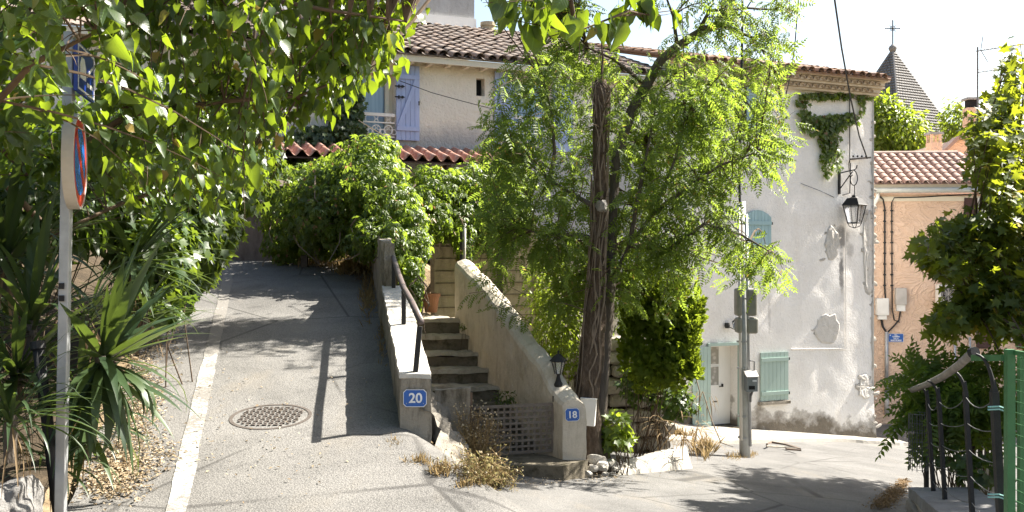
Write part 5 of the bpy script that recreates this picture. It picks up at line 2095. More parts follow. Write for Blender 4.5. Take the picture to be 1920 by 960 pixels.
# keep the disc upright
zax = nd
xax = Vector((0, 0, 1)).cross(zax).normalized()
yax = zax.cross(xax)
DM = Matrix.Translation(dc) @ Matrix((xax, yax, zax)).transposed().to_4x4()
rD = .292
b = MB(DM)
b.lathe([(rD - .02, -.062), (rD, -.062), (rD, .004), (rD - .012, .006), (rD - .014, -.002)], n=48)
disc = b.build("disc_rim", M["plastic_grey"], sg, smooth=False)
MB(DM).lathe([(rD - .013, -.004), (rD - .013, .0), (.0, .0)], n=48).build("red_ring", M["sign_red"], disc)
MB(DM).lathe([(.205, .0), (.205, .0025), (.0, .0025)], n=40).build("blue_field", M["sign_disc_blue"], disc)
MB(DM).bar((-.155, .155, .0042), (.155, -.155, .0042), .058, .003, (0, 0, 1)).build("red_slash", M["sign_red"], disc)
MB(DM).box(-.05, .05, -.10, -.06, -.09, -.062).build("clamp", M["galv"], disc)
pn = P(152, 136, 6.3)
nd2 = Vector((.978, .21, 0)).normalized()
x2 = Vector((0, 0, 1)).cross(nd2).normalized()
PMx = Matrix.Translation(pn + nd2 * .03) @ Matrix((x2, nd2.cross(x2), nd2)).transposed().to_4x4()
b = MB(PMx)
b.box(-.26, .26, -.15, .15, -.022, 0)
pan = b.build("blue_panel", M["sign_navy"], sg)
b = MB(PMx)
for (a, c, d, e) in ((-.245, .245, -.137, -.125), (-.245, .245, .125, .137), (-.245, -.233, -.125, .125), (.233, .245, -.125, .125)):
    b.box(a, c, d, e, .0004, .003)
b.build("border", M["sign_white"], pan)
b = MB(PMx)
b.prism([(-.19, -.06, .0006), (-.02, -.06, .0006), (-.02, .02, .0006), (-.07, .07, .0006), (-.15, .07, .0006), (-.19, .02, .0006)], (0, 0, .003))
b.bar((.02, -.02, .002), (.19, .06, .002), .02, .003, (0, 0, 1))
b.box(.02, .19, -.085, -.06, .0006, .0036)
b.build("pictogram", M["sign_white"], pan)

# leaning dark tube between the yuccas, boulder of the bank
tp0, tp1 = P(96, 850, 6.4), P(72, 655, 6.5)
ob = thing("tube_post", "leaning dark capped tube standing among the strap leaves", "post", tp0)
MB().tube([tp0 + (tp0 - tp1) * .6, tp1], .036, 12).build("tube", M["black_iron"], ob, smooth=True)
MB().tube([tp1, tp1 + (tp1 - tp0).normalized() * .05], .048, 12).build("cap", M["black_iron"], ob)
o = link("boulder", rock_mesh("boulder", M["grey_stone"], 41, 5, (1.0, .9, .8)), None, Matrix.Translation(P(8, 968, 5.9)) @ Matrix.Diagonal((.36, .5, .50, 1)))
tag(o, "pale rough boulder at the foot of the bank in the near corner", "boulder")

# ------------------------------------------------------------------ utility pole
pp = P(1397, 857, 17.1)
zg = z_ground(pp.x, pp.y)
pt = P(1390, 385, 17.1)
up = thing("utility_pole", "weathered steel utility pole with meter cabinets in front of the white house", "utility pole", (pp.x, pp.y, zg))
MB().tube([(pp.x, pp.y, zg - .3), (pp.x - .012, pp.y, zg + 1.2), (pt.x, pt.y, 2.52)], [.095, .085, .070], 14).build("pole", M["pole_steel"], up, smooth=True)
MB().tube([(pp.x - .075, pp.y - .07, zg + .3), (pt.x - .055, pp.y - .06, 2.44)], .024, 8).build("side_pipe", M["pvc"], up, smooth=True)
MB().tube([(pp.x + .07, pp.y - .06, zg + .2), (pt.x + .065, pp.y - .06, 2.30)], .03, 8).build("side_pipe", M["galv"], up, smooth=True)
for py in (820, 780, 690, 640, 560, 470, 420):
    p = P(1395 - (857 - py) * .015, py, 17.1)
    MB().tube([(p.x, p.y, p.z - .012), (p.x, p.y, p.z + .012)], .098, 12).build("strap", M["galv"], up)


def cabinet(x0, x1, y0, y1, dy, label):
    a, c = P(x0, y1, 17.1), P(x1, y0, 17.1)
    b = MB()
    b.box(a.x, c.x, 17.1 + dy - .12, 17.1 + dy + .12, a.z, c.z)
    o = b.build("cabinet", M["box_metal"], up, bevel=.035)
    return o


cabinet(1378, 1389, 540, 592, -.02, "")
cabinet(1379, 1389, 595, 624, -.02, "")
cabinet(1398, 1417, 541, 592, .0, "")
cabinet(1398, 1419, 595, 625, .0, "")
a = P(1400, 520, 17.0)
MB().box(a.x - .03, a.x + .05, 16.94, 17.03, a.z, a.z + .20).build("fuse_box", M["plastic_grey"], up)
# mast cable above the pole
mcb = thing("mast_cable", "thick black cable rising vertically from the pole through the locust crown", "cable", (pt.x, pt.y, 3.3))
MB().tube([(pt.x - .03, 17.05, 2.3), P(1386, 330, 17.05), P(1388, 240, 17.05), P(1391, 120, 17.05), P(1392, 0, 17.05), P(1393, -160, 17.05)], [.02, .024, .024, .024, .02, .02], 7).build("run", M["cable"], mcb)
a = P(1389, 235, 17.02)
MB().box(a.x - .07, a.x + .07, 16.96, 17.04, a.z - .09, a.z + .09).build("junction_box", M["cable"], mcb)
# pole letter box
la, lb_ = P(1396, 732, 16.98), P(1417, 700, 16.98)
lbx = thing("letter_box", "slate grey metal letter box with sloping lid strapped to the utility pole", "letter box", ((la.x + lb_.x) / 2, 16.9, la.z))
MB().hexa([(la.x, 16.78, la.z), (lb_.x, 16.84, la.z), (lb_.x, 17.0, la.z), (la.x, 17.0, la.z)],
          [(la.x, 16.78, lb_.z - .03), (lb_.x, 16.84, lb_.z - .03), (lb_.x, 17.0, lb_.z), (la.x, 17.0, lb_.z)]).build("body", M["box_slate"], lbx)
MB().hexa([(la.x - .012, 16.75, lb_.z - .045), (lb_.x + .012, 16.81, lb_.z - .045), (lb_.x + .012, 17.0, lb_.z + .005), (la.x - .012, 17.0, lb_.z + .005)],
          [(la.x - .012, 16.75, lb_.z - .03), (lb_.x + .012, 16.81, lb_.z - .03), (lb_.x + .012, 17.0, lb_.z + .045), (la.x - .012, 17.0, lb_.z + .045)]).build("lid", M["plastic_grey"], lbx)
zz = la.z + .17
MB().box(la.x + .09, lb_.x - .03, 16.785, 16.80, zz, zz + .025).build("slot", M["sign_white"], lbx)
MB().box(la.x + .03, lb_.x - .06, 16.785, 16.792, la.z + .04, la.z + .10).build("name_card", M["dark"], lbx)
b = MB()
b.tube([(lb_.x - .02, 17.0, lb_.z + .03), (lb_.x - .02, 17.0, lb_.z + .20), (lb_.x - .10, 17.02, lb_.z + .21)], .012, 6)
b.build("cable_loop", M["wire"], lbx)
b = MB()
b.tube([(lb_.x - .05, 16.98, la.z), (lb_.x - .08, 17.0, la.z - .10), (pp.x + .07, 17.02, la.z - .2)], .02, 6)
b.build("cable_tail", M["wire"], lbx)

# overhead wires


def wire(label, pts, r=.011):
    o = MB().tube(pts, r, 6).build("overhead_wire", M["cable"])
    return tag(o, label, "wire")


wire("slack overhead wire dropping from the sky to the iron bracket at the white corner", [P(1552, -90, 15.5), P(1565, 0, 17.2), P(1578, 90, 19.3), P(1595, 185, 21.6), P(1611, 255, 23.4), P(1626, 297, 24.35)], .018)
wire("thin overhead wire curving down beside the cable mast to the locust crown", [P(1500, -70, 16), P(1497, 0, 16.6), P(1490, 90, 17.6), P(1480, 150, 18.6), P(1466, 210, 20), P(1440, 290, 21.9)], .010)
wire("thin grey wire sagging across the cream wall from the lavender shutter", [FM @ Vector((fx(745, 0)[0], -.12, fx(745, 153)[1])), FM @ Vector((fx(800, 0)[0], -.3, fx(800, 178)[1])), FM @ Vector((fx(850, 0)[0], -.4, fx(850, 194)[1])), FM @ Vector((fx(905, 0)[0], -.3, fx(905, 206)[1])), FM @ Vector((fx(990, 0)[0], -.05, fx(990, 215)[1]))], .007)
wire("thin white wire crossing the white wall to the lantern bracket", [FM @ Vector((fx(1500, 0)[0], -.03, fx(1500, 344)[1])), FM @ Vector((fx(1535, 0)[0], -.05, fx(1535, 358)[1])), FM @ Vector((fx(1562, 0)[0], -.03, fx(1562, 370)[1]))], .006)

# bent metal strips lying on the pavement
db = thing("scrap_metal", "bent rusty strip of scrap metal lying on the pavement by the pole", "scrap", P(1478, 838, 19.5))


def on_ground(px, py, dz=.10):
    k = (py - 480) / F
    Y = 8.0
    while Y < 30 and CZ - k * Y > z_ground((px - 960) / F * Y, Y) + dz:
        Y += .02
    return Vector(((px - 960) / F * Y, Y, CZ - k * Y))


b1 = [on_ground(1438, 833), on_ground(1446, 829), on_ground(1475, 834), on_ground(1500, 842)]
MB().tube(b1, .022, 5).build("strip", M["rust"], db)
MB().tube([on_ground(1437, 836), on_ground(1470, 838), on_ground(1496, 841)], .02, 5).build("strip", M["limestone"], db)
MB().bar(on_ground(1474, 842), on_ground(1501, 844), .05, .03).build("strip", M["rust"], db)

# ------------------------------------------------------------------ low stone wall, railing and green fence at the right
lw_ = thing("low_wall", "low stone garden wall with flat grey coping under the black railing", "wall", (3.8, 8.6, -1.0))


def lwp(y, dx, z):
    return Vector((3.32 + (y - 7.2) * .242 + dx, y, z))


def lw_top(y):
    return -.445 - .10 * (y - 7.2)


ys_ = [5.6, 6.4, 7.2, 8.05, 8.8, 9.6, 10.35]
for i in range(len(ys_) - 1):
    a, c = ys_[i] + .006, ys_[i + 1] - .006
    MB().hexa([lwp(a, -.03, lw_top(a) - .11), lwp(a, .62, lw_top(a) - .11), lwp(c, .62, lw_top(c) - .11), lwp(c, -.03, lw_top(c) - .11)],
              [lwp(a, -.03, lw_top(a)), lwp(a, .62, lw_top(a)), lwp(c, .62, lw_top(c)), lwp(c, -.03, lw_top(c))]).build("coping_stone", M["kerb_stone"], lw_, rough=(.12, .014, 4))
MB().hexa([lwp(5.6, .01, -1.6), lwp(5.6, .58, -1.6), lwp(10.34, .58, -1.9), lwp(10.34, .01, -1.9)],
          [lwp(5.6, .01, lw_top(5.6) - .113), lwp(5.6, .58, lw_top(5.6) - .113), lwp(10.34, .58, lw_top(10.34) - .113), lwp(10.34, .01, lw_top(10.34) - .113)]).build("core", M["limestone"], lw_, rough=(.15, .03, 3))
stm2 = [rock_mesh("stone", M["limestone"], 60 + i, 2, (1, .8, .8)) for i in range(4)]
for i in range(34):
    y = R.uniform(7.4, 10.3)
    z = lw_top(y) - R.uniform(.18, .62)
    sc_ = R.uniform(.16, .26)
    link("stone", stm2[i % 4], lw_, Matrix.Translation(lwp(y, .0, z)) @ Matrix.Rotation(R.uniform(-.3, .3), 4, 'X') @ Matrix.Diagonal((.10, sc_ * 1.3, sc_ * .8, 1)))

rg = thing("railing", "black spiked railing with sloping round handrail on the low stone wall", "railing", lwp(9, .3, lw_top(9)))
hp = [P(1824, 661, 7.75), P(1797, 686, 8.35), P(1768, 706, 9.1), P(1738, 721, 9.9), P(1711, 731, 10.6)]
MB().tube(hp, [.034, .034, .033, .032, .031], 14).build("handrail", M["old_rail"], rg, smooth=True)
MB().tube([hp[0] + Vector((.012, -.02, .005)), hp[0] + Vector((.0, .02, -.004))], .042, 14).build("end_cap", M["black_iron"], rg)
railposts = [(1868, 735, 7.25, 1830, 664, .05), (1814, 735, 8.5, 1782, 693, .036), (1764, 745, 9.45, 1739, 714, .034), (1743, 748, 10.1, 1722, 723, .034)]
tops = []
for (px, py, Y, rx, ry, w_) in railposts:
    top = P(px - 4, py, Y)
    base = Vector((top.x + .06, Y, lw_top(Y) - .02))
    MB().bar(base, top, w_, w_, (0, 1, 0)).build("post", M["black_iron"], rg)
    r_ = P(rx, ry, Y + .05)
    mid = Vector(((top.x * .75 + r_.x * .25), Y, r_.z - .02))
    pts = []
    for i in range(9):
        t = i / 8
        pts.append(top * (1 - t) ** 2 + mid * 2 * t * (1 - t) + r_ * t * t)
    MB().tube(pts, [.017 - .009 * (i / 8) for i in range(9)], 6).build("curl", M["black_iron"], rg)
    MB().hexa([top + Vector((-w_ / 2, -w_ / 2, -.02)), top + Vector((w_ / 2, -w_ / 2, -.02)), top + Vector((w_ / 2, w_ / 2, -.02)), top + Vector((-w_ / 2, w_ / 2, -.02))],
              [top + Vector((-.006, -.006, .09)), top + Vector((.006, -.006, .09)), top + Vector((.006, .006, .09)), top + Vector((-.006, .006, .09))]).build("spike", M["black_iron"], rg)
    tops.append((base, top))
for k_ in range(5):
    f = .12 + k_ * .21
    for i in range(3):
        a = tops[i][0].lerp(tops[i][1], f)
        c = tops[i + 1][0].lerp(tops[i + 1][1], f)
        m_ = (a + c) / 2 - Vector((0, 0, .03 if k_ < 4 else .07))
        MB().tube([a + (c - a) * q_ - Vector((0, 0, (.03 if k_ < 4 else .08) * 4 * q_ * (1 - q_))) for q_ in (0, .17, .33, .5, .67, .83, 1)], .004, 5).build("wire", M["wire"], rg)
# second railing across the steps, further back
r2 = thing("railing", "row of plain black uprights behind the leafy shrub, further down the steps", "railing", P(1840, 860, 11.6))
for (px, y0, y1, Y) in ((1825, 872, 776, 11.6), (1838, 864, 770, 11.9), (1850, 858, 766, 12.2), (1737, 880, 742, 11.4), (1862, 850, 764, 12.4)):
    a, c = P(px, y0, Y), P(px, y1, Y)
    a.z = z_ground(a.x, a.y)
    MB().bar(a, c, .042, .042, (0, 1, 0)).build("upright", M["black_iron"], r2)
MB().bar(P(1820, 782, 11.5), P(1868, 774, 12.5), .03, .03).build("top_bar", M["black_iron"], r2)
a, c = P(1815, 876, 11.5), P(1875, 862, 12.5)
MB().hexa([a + Vector((0, 0, -.5)), c + Vector((0, 0, -.5)), c + Vector((.3, .3, -.5)), a + Vector((.3, .3, -.5))], [a, c, c + Vector((.3, .3, 0)), a + Vector((.3, .3, 0))]).build("plinth", M["kerb_stone"], r2, rough=(.2, .015, 4))
# roll of wire mesh at the end of the wall
wr = thing("wire_guard", "upright cylinder of welded wire mesh standing at the wall end", "wire mesh", P(1722, 880, 11.0))
wc = P(1722, 882, 11.0)
for j in range(12):
    a = j * PI / 6
    MB().bar((wc.x + math.cos(a) * .10, wc.y + math.sin(a) * .10, wc.z), (wc.x + math.cos(a) * .10, wc.y + math.sin(a) * .10, wc.z + .62), .006, .006, (0, 1, 0)).build("upright_wire", M["wire"], wr)
for k_ in range(7):
    MB().ring((wc.x, wc.y, wc.z + .02 + k_ * .1), .102, .003, n=16, m=4).build("hoop", M["wire"], wr)

# green mesh fence with its gate frame
gf = thing("mesh_fence", "green welded mesh fence panel with square green post at the right edge", "fence", (3.5, 7.0, -.4))
g0 = P(1893, 655, 7.0)
MB().bar((g0.x, 7.0, -1.2), (g0.x, 7.0, g0.z), .055, .055, (0, 1, 0)).build("post", M["green_paint"], gf)
g1_ = P(1909, 660, 7.08)
MB().bar((g1_.x + .035, 7.1, -1.2), (g1_.x + .035, 7.1, g1_.z), .045, .045, (0, 1, 0)).build("post", M["green_paint"], gf)
MB().bar(P(1826, 671, 7.55), P(1884, 671, 7.03), .045, .045).build("top_bar", M["green_paint"], gf)
n1 = Vector((3.56, 4.4, 0))
n0 = Vector((g0.x + .03, 6.98, 0))
for k_ in range(29):
    z = -1.15 + k_ * .076
    MB().bar((n0.x, n0.y, z), (n1.x, n1.y, z + .02), .0042, .0042).build("cross_wire", M["green_paint"], gf)
for k_ in range(13):
    t = (k_ + .5) / 13
    p = n0.lerp(n1, t)
    MB().bar((p.x, p.y, -1.2), (p.x, p.y, g0.z + .01 * t), .0042, .0042, (0, 1, 0)).build("upright_wire", M["green_paint"], gf)
MB().bar((n0.x, n0.y, g0.z - .02), (n1.x, n1.y, g0.z + .02), .03, .03).build("top_rail", M["green_paint"], gf)
tt_ = thing("cable_tie", "pale green strips tied round the nearest thick black railing post", "tie", P(1868, 770, 7.22))
for py in (768, 932):
    c = P(1868, py, 7.2)
    for q in range(2):
        MB().tube([c + Vector((-.06, 0, .02 * q)), c + Vector((0, -.045, .01 + .02 * q)), c + Vector((.07, -.02, -.015 + .02 * q))], .006, 5).build("strip", M["teal_tape"], tt_)

# rubble garden wall behind the trunk
rw = thing("rubble_wall", "dry rubble garden wall behind the locust trunk under the shrubs", "wall", (1.9, 16.0, -1.6))
MB().box(.35, 2.45, 16.15, 16.5, -2.2, .25).build("core", M["bank"], rw)
rsm = [rock_mesh("stone", M["limestone"], 80 + i, 2, (1, .7, .8)) for i in range(6)]
row = 0
z = -1.75
while z < .2:
    x = .40 + R.uniform(0, .15)
    h = R.uniform(.20, .27)
    while x < 2.35:
        w_ = R.uniform(.22, .42)
        link("stone", rsm[R.randrange(6)], rw, Matrix.Translation((x + w_ / 2, 16.12 + R.uniform(-.03, .03), z + h / 2)) @ Matrix.Rotation(R.uniform(-.12, .12), 4, 'Y') @ Matrix.Diagonal((w_ * 1.08, .36, h * 1.25, 1)))
        x += w_
    z += h
# ------------------------------------------------------------------ planting
rs = np.random.RandomState(5)


def leaf_objects(tplname, mat, root, pos, dirs, norms, sizes, idx, name="leaf"):
    V, T = TPL[tplname]
    me = mesh_np(name, V, T, mat, True)
    X, Y, Z = frames(dirs, norms)
    for i in idx:
        s_ = sizes[i]
        Mx = Matrix(((X[i][0] * s_, Y[i][0] * s_, Z[i][0] * s_, pos[i][0]), (X[i][1] * s_, Y[i][1] * s_, Z[i][1] * s_, pos[i][1]), (X[i][2] * s_, Y[i][2] * s_, Z[i][2] * s_, pos[i][2]), (0, 0, 0, 1)))
        link(name, me, root, Mx)


def in_frame(pos, m=20):
    x, y = px_of(pos)
    return (x > -m) & (x < 1920 + m) & (y > -m) & (y < 960 + m) & (pos[:, 1] > .5)


def poly_in(px, py, poly):
    c = False
    n = len(poly)
    for i in range(n):
        x0, y0 = poly[i]
        x1, y1 = poly[(i + 1) % n]
        if (y0 > py) != (y1 > py) and px < (x1 - x0) * (py - y0) / (y1 - y0) + x0:
            c = not c
    return c


# ---- big broad leaved tree overhanging from the left ----
bt = thing("broadleaf_tree", "overhanging broad heart leaved tree filling the upper left with backlit foliage", "tree", (-6.4, 7.5, 1.2))
zt = z_ground(-6.4, 7.5)
trunk = [Vector((-6.4, 7.5, zt - .2)), Vector((-6.3, 7.4, zt + 1.2)), Vector((-6.0, 7.2, zt + 2.6)), Vector((-5.6, 7.0, zt + 3.6))]
MB().tube(trunk, [.26, .2, .17, .13], 12, lobes=5, lobe_amp=.06).build("trunk", M["bark"], bt, smooth=True)
limbs = [[trunk[2], P(60, 330, 7.3), P(240, 215, 7.2), P(420, 190, 7.4), P(560, 180, 7.6), P(690, 130, 7.8)],
         [trunk[3], P(-150, 60, 6.5), P(120, 20, 6.2), P(400, -20, 6.2), P(620, 20, 6.4), P(760, 40, 6.6)],
         [trunk[3], Vector((-4.6, 5.6, 4.6)), Vector((-2.6, 4.9, 4.3)), Vector((-.8, 4.7, 3.75)), Vector((.2, 4.7, 3.25)), P(1080, 60, 4.8), P(1180, 20, 4.9)],
         [trunk[2], P(100, 440, 8.5), P(230, 380, 9.2), P(380, 330, 9.6), P(470, 290, 9.8)],
         [trunk[2], P(-60, 250, 5.4), P(60, 120, 4.9), P(180, 60, 4.6)],
         [trunk[3], Vector((-5.2, 8.5, 5.4)), Vector((-4.4, 8.8, 5.2)), Vector((-3.2, 8.6, 4.8))],
         [trunk[3], Vector((-5.8, 6.2, 5.2)), Vector((-5.0, 5.4, 5.0)), Vector((-3.8, 5.4, 4.6))]]
skel = []
for L in limbs:
    rads = [.034 * (1 - .8 * i / (len(L) - 1)) for i in range(len(L))]
    MB().tube(L, rads, 7).build("limb", M["twig"], bt, smooth=True)
    for i in range(len(L) - 1):
        for t in np.linspace(0, 1, 5):
            skel.append(L[i].lerp(L[i + 1], t))
TP_ = [(-60, -40), (830, -40), (770, 70), (725, 150), (650, 230), (620, 235), (540, 270), (525, 330), (500, 390), (440, 420), (380, 430), (300, 400), (200, 395), (170, 300), (-60, 330)]
tg = []
while len(tg) < 240:
    px, py = rs.uniform(-60, 830), rs.uniform(-60, 440)
    if not poly_in(px, py, TP_):
        continue
    Y = rs.uniform(5.6, 9.6)
    if px > 560:
        Y = rs.uniform(6.6, 8.6)
    if 90 < px < 210 and 60 < py < 400 and Y < 6.7:
        Y = rs.uniform(6.9, 9)
    tg.append(tuple(P(px, py, Y)))
# near dark leaves at the very left top
for _ in range(16):
    px, py = rs.uniform(-40, 230), rs.uniform(-60, 130)
    tg.append(tuple(P(px, py, rs.uniform(3.9, 5.0))))
for (px, py, Y) in ((90, 190, 5.6), (60, 250, 5.7), (190, 180, 5.5), (300, 170, 5.3), (230, 120, 5.0)):
    tg.append(tuple(P(px, py, Y)))
# unseen crown above the picture, added to shade the bank and left leaves
n_up = 0
while n_up < 620:
    x_, y_, z_ = rs.uniform(-7, .8), rs.uniform(4.5, 11.5), rs.uniform(3.6, 6.6)
    if x_ < -5.4 + (z_ - 2.9) * .86 or CZ + 500 / F * y_ > z_ or x_ > -2.3 + (z_ - 2.9) * .86:
        continue
    tg.append((x_, y_, z_))
    n_up += 1
tw, pos, dr, nm = grow(skel, tg, 21, rs, lift=.10, start=.18, jit=.07, tw=.0028, outw=.6, down=.75)
# the spray hanging in at the top middle
tg2 = [tuple(P(x_, y_, Y_)) for x_, y_, Y_ in ((930, 30, 4.6), (905, 5, 4.5), (960, 70, 4.7), (1000, 85, 4.8), (1040, 60, 4.7), (1085, 110, 4.7), (1120, 60, 4.8), (1060, 30, 4.6), (1150, 70, 4.9), (1180, 30, 5.0), (1225, 40, 5.1), (1260, 25, 5.1), (1290, 15, 5.2), (1010, 20, 4.5), (970, -30, 4.6), (1100, -40, 4.8), (1200, -30, 5.0), (900, -40, 4.5))]
tw2_, pos2, dr2, nm2 = grow(skel, tg2, 7, rs, lift=.05, start=.35, jit=.04, tw=.0025, outw=.4, down=1.1)
keep2 = np.ones(len(pos2), bool)
px_, py_ = px_of(pos2)
keep2 &= ~((py_ > 30) & ((px_ < 940) | (px_ > 1180)))
keep2 &= ~(py_ > 52)
pos2, dr2, nm2 = pos2[keep2], dr2[keep2], nm2[keep2]
px_, py_ = px_of(pos)
lim = np.array([poly_in(a, min(b_, 2000), [(-400, -900), (840, -900), (800, 90), (740, 150), (690, 165), (650, 215), (600, 225), (540, 270), (500, 330), (430, 390), (330, 405), (210, 395), (165, 330), (-400, 360)]) for a, b_ in zip(px_, py_)]) | (py_ < -30)
lim &= ~((px_ > 108) & (px_ < 190) & (py_ > 20) & (py_ < 190) & (pos[:, 1] < 6.5)) & ~((px_ > 100) & (px_ < 185) & (py_ > 230) & (py_ < 420) & (pos[:, 1] < 6.4))
pos, dr, nm = pos[lim], dr[lim], nm[lim]
n1_ = len(pos)
pos, dr, nm = np.vstack([pos, pos2]), np.vstack([dr, dr2]), np.vstack([nm, nm2])
sz = rs.triangular(.048, .08, .132, len(pos)) * np.where(pos[:, 1] > 7.8, .85, 1.0) * np.where((pos[:, 1] < 5.6) & (pos[:, 0] > -1.5), 1.25, 1.0) * np.where(in_frame(pos, 60), 1.0, 1.45)  # leaves outside the picture enlarged to thicken their shade
tw.build("twig", M["twig"], bt, kind="stuff")
tw2_.build("twig", M["twig"], bt, kind="stuff")
inf = in_frame(pos)
score = np.where(inf, sz / pos[:, 1], 0)
order = np.argsort(-score)
big = order[:298]
HT = ("heart", "heart2", "heart3", "heart4")
for q_, h_ in enumerate(HT):
    leaf_objects(h_, M["broad"], bt, pos, dr, nm, sz, big[q_::4])
rest = np.setdiff1d(np.arange(len(pos)), big)
rs.shuffle(rest)
V, T = combine([scatter(h_, pos[rest[q_::4]], dr[rest[q_::4]], nm[rest[q_::4]], sz[rest[q_::4]]) for q_, h_ in enumerate(HT)])
np_obj("foliage", V, T, M["broad_far"], bt, kind="stuff", smooth=True)

# ---- creeper over the terrace pergola ----
cr = thing("virginia_creeper", "thick green creeper mounded over the pergola below the red awning", "creeper", tuple(P(690, 500, 16)))


def blob(px, py, Y, rx, ry, rz):
    c = P(px, py, Y)
    return tuple(c), (rx / F * Y, ry, rz / F * Y)


cblobs = [(690, 345, 15.6, 75, .9, 85, 1500), (640, 390, 15.9, 100, .9, 75, 1700), (575, 385, 16.6, 85, .8, 85, 1500), (730, 400, 15.2, 65, .7, 75, 1300), (545, 440, 17.0, 50, .6, 55, 800), (610, 435, 16.4, 60, .6, 45, 800),
          (775, 450, 14.7, 30, .4, 80, 650), (770, 540, 14.0, 22, .3, 60, 330), (810, 350, 16.4, 60, .6, 42, 800), (880, 350, 16.9, 60, .6, 42, 850), (950, 340, 17.2, 55, .6, 42, 700), (880, 400, 16.6, 55, .35, 45, 450), (735, 455, 13.9, 28, .3, 40, 420), (700, 440, 14.6, 40, .35, 40, 420), (870, 450, 16.0, 22, .25, 40, 150), (830, 400, 16.5, 40, .3, 40, 260),
          (500, 330, 18.2, 45, .7, 60, 600), (528, 425, 17.8, 30, .5, 50, 350), (690, 450, 15.4, 55, .5, 35, 500), (960, 400, 16.9, 40, .4, 50, 350), (800, 400, 15.8, 50, .4, 52, 560), (850, 415, 16.2, 40, .3, 42, 380), (920, 430, 16.4, 45, .35, 42, 380), (640, 330, 15.8, 60, .6, 45, 500), (705, 275, 15.9, 45, .5, 25, 350)]
ps, ds, ns = [], [], []
for b_ in cblobs:
    c, r = blob(*b_[:6])
    p, d, n_ = shell(c, r, int(b_[6] * .95), rs, .45, .9)
    ps.append(p)
    ds.append(d)
    ns.append(n_)
pos, dr, nm = np.vstack(ps), np.vstack(ds), np.vstack(ns)
V, T = scatter("palm", pos, dr, nm, rs.uniform(.08, .145, len(pos)))
np_obj("foliage", V, T, M["creeper"], cr, kind="stuff")
# the stems and the dead inner tangle that the leaves hang from
b = MB()
for b_ in cblobs:
    c, r = blob(*b_[:6])
    for _ in range(9):
        p = np.array(c) + rs.uniform(-.8, .8, 3) * np.array(r)
        q_ = p + rs.normal(0, .5, 3) * np.array(r) + np.array([0, 0, -.7 * r[2]])
        b.tube([tuple(p), tuple((p + q_) / 2 + rs.normal(0, .06, 3)), tuple(q_)], [.014, .011, .006], 4, cap=False)
b.build("stem", M["liana"], cr, kind="stuff")
pg = thing("pergola", "weathered timber pergola buried under the green creeper", "pergola", tuple(P(700, 480, 16)))
for (x_, y_) in ((-3.4, 16.6), (-1.75, 15.6), (-.2, 17.0), (-2.6, 18.2)):
    z0_ = z_ground(x_, y_) if x_ < -1.5 else .6
    MB().box(x_ - .05, x_ + .05, y_ - .05, y_ + .05, z0_ - .1, 2.75).build("post", M["bark_dark"], pg)
for k_ in range(6):
    x_ = -3.6 + k_ * .75
    MB().bar((x_, 15.4 + k_ * .25, 2.72), (x_ - .1, 18.8, 2.85), .06, .09).build("rafter", M["bark_dark"], pg)
MB().bar((-3.7, 16.2, 2.66), (.3, 16.9, 2.66), .08, .10).build("beam", M["bark_dark"], pg)

# ivy on the cream wall left of the window, creeper at the white corner
iv = thing("wall_ivy", "dark ivy climbing the cream wall left of the first window", "ivy", tuple(FM @ Vector((fx(640, 0)[0], -.1, 3.2))))


def wall_leaves(spots, size, spread=.10):
    ps, ds, ns = [], [], []
    out = np.array(FM.to_3x3() @ Vector((0, -1, 0)))
    for (cx, cy, rx, ry, n_) in spots:
        for _ in range(n_):
            while True:
                u_, v_ = rs.uniform(-1, 1, 2)
                if u_ * u_ + v_ * v_ < 1:
                    break
            a, z_ = fx(cx + u_ * rx, cy + v_ * ry)
            ps.append(tuple(FM @ Vector((a, -.02 - abs(rs.normal(0, spread)), z_))))
            ds.append(np.array([0, 0, -1]) + out * .5 + rs.normal(0, .35, 3))
            ns.append(out + np.array([0, 0, .5]) + rs.normal(0, .3, 3))
    return np.array(ps), np.array(ds), np.array(ns)


p, d, n_ = wall_leaves([(645, 200, 32, 60, 900), (630, 260, 48, 28, 600), (590, 262, 50, 26, 500), (560, 270, 45, 18, 300), (660, 258, 25, 30, 400), (540, 300, 40, 26, 260), (655, 150, 18, 22, 160)], .1, .14)
V, T = scatter("lobed", p, d, n_, rs.uniform(.07, .12, len(p)))
np_obj("foliage", V, T, M["ivy"], iv, kind="stuff")
b = MB()
for px in (620, 640, 655, 668):
    pts = [FM @ Vector((fx(px + 4 * math.sin(k_ * 1.7 + px), 0)[0], -.03, fx(px, 295 - k_ * 25)[1])) for k_ in range(7)]
    b.tube(pts, .012, 5)
b.build("stem", M["liana"], iv, kind="stuff")
wv_ = thing("wall_creeper", "trailing creeper hanging on the white wall below the tiled cornice", "creeper", tuple(FM @ Vector((fx(1550, 0)[0], -.1, fx(1550, 210)[1]))))
p, d, n_ = wall_leaves([(1530, 180, 30, 7, 70), (1575, 180, 40, 6, 70), (1520, 235, 22, 20, 130), (1555, 232, 28, 18, 260), (1590, 222, 16, 12, 70), (1550, 262, 18, 22, 190), (1545, 300, 10, 22, 70), (1562, 295, 14, 28, 60), (1612, 200, 7, 20, 30), (1548, 325, 8, 8, 14), (1500, 190, 12, 12, 36), (1505, 215, 14, 10, 40), (1622, 182, 12, 6, 20)], .1, .07)
V, T = scatter("lobed", p, d, n_, rs.uniform(.08, .13, len(p)))
np_obj("foliage", V, T, M["creeper"], wv_, kind="stuff")
b = MB()
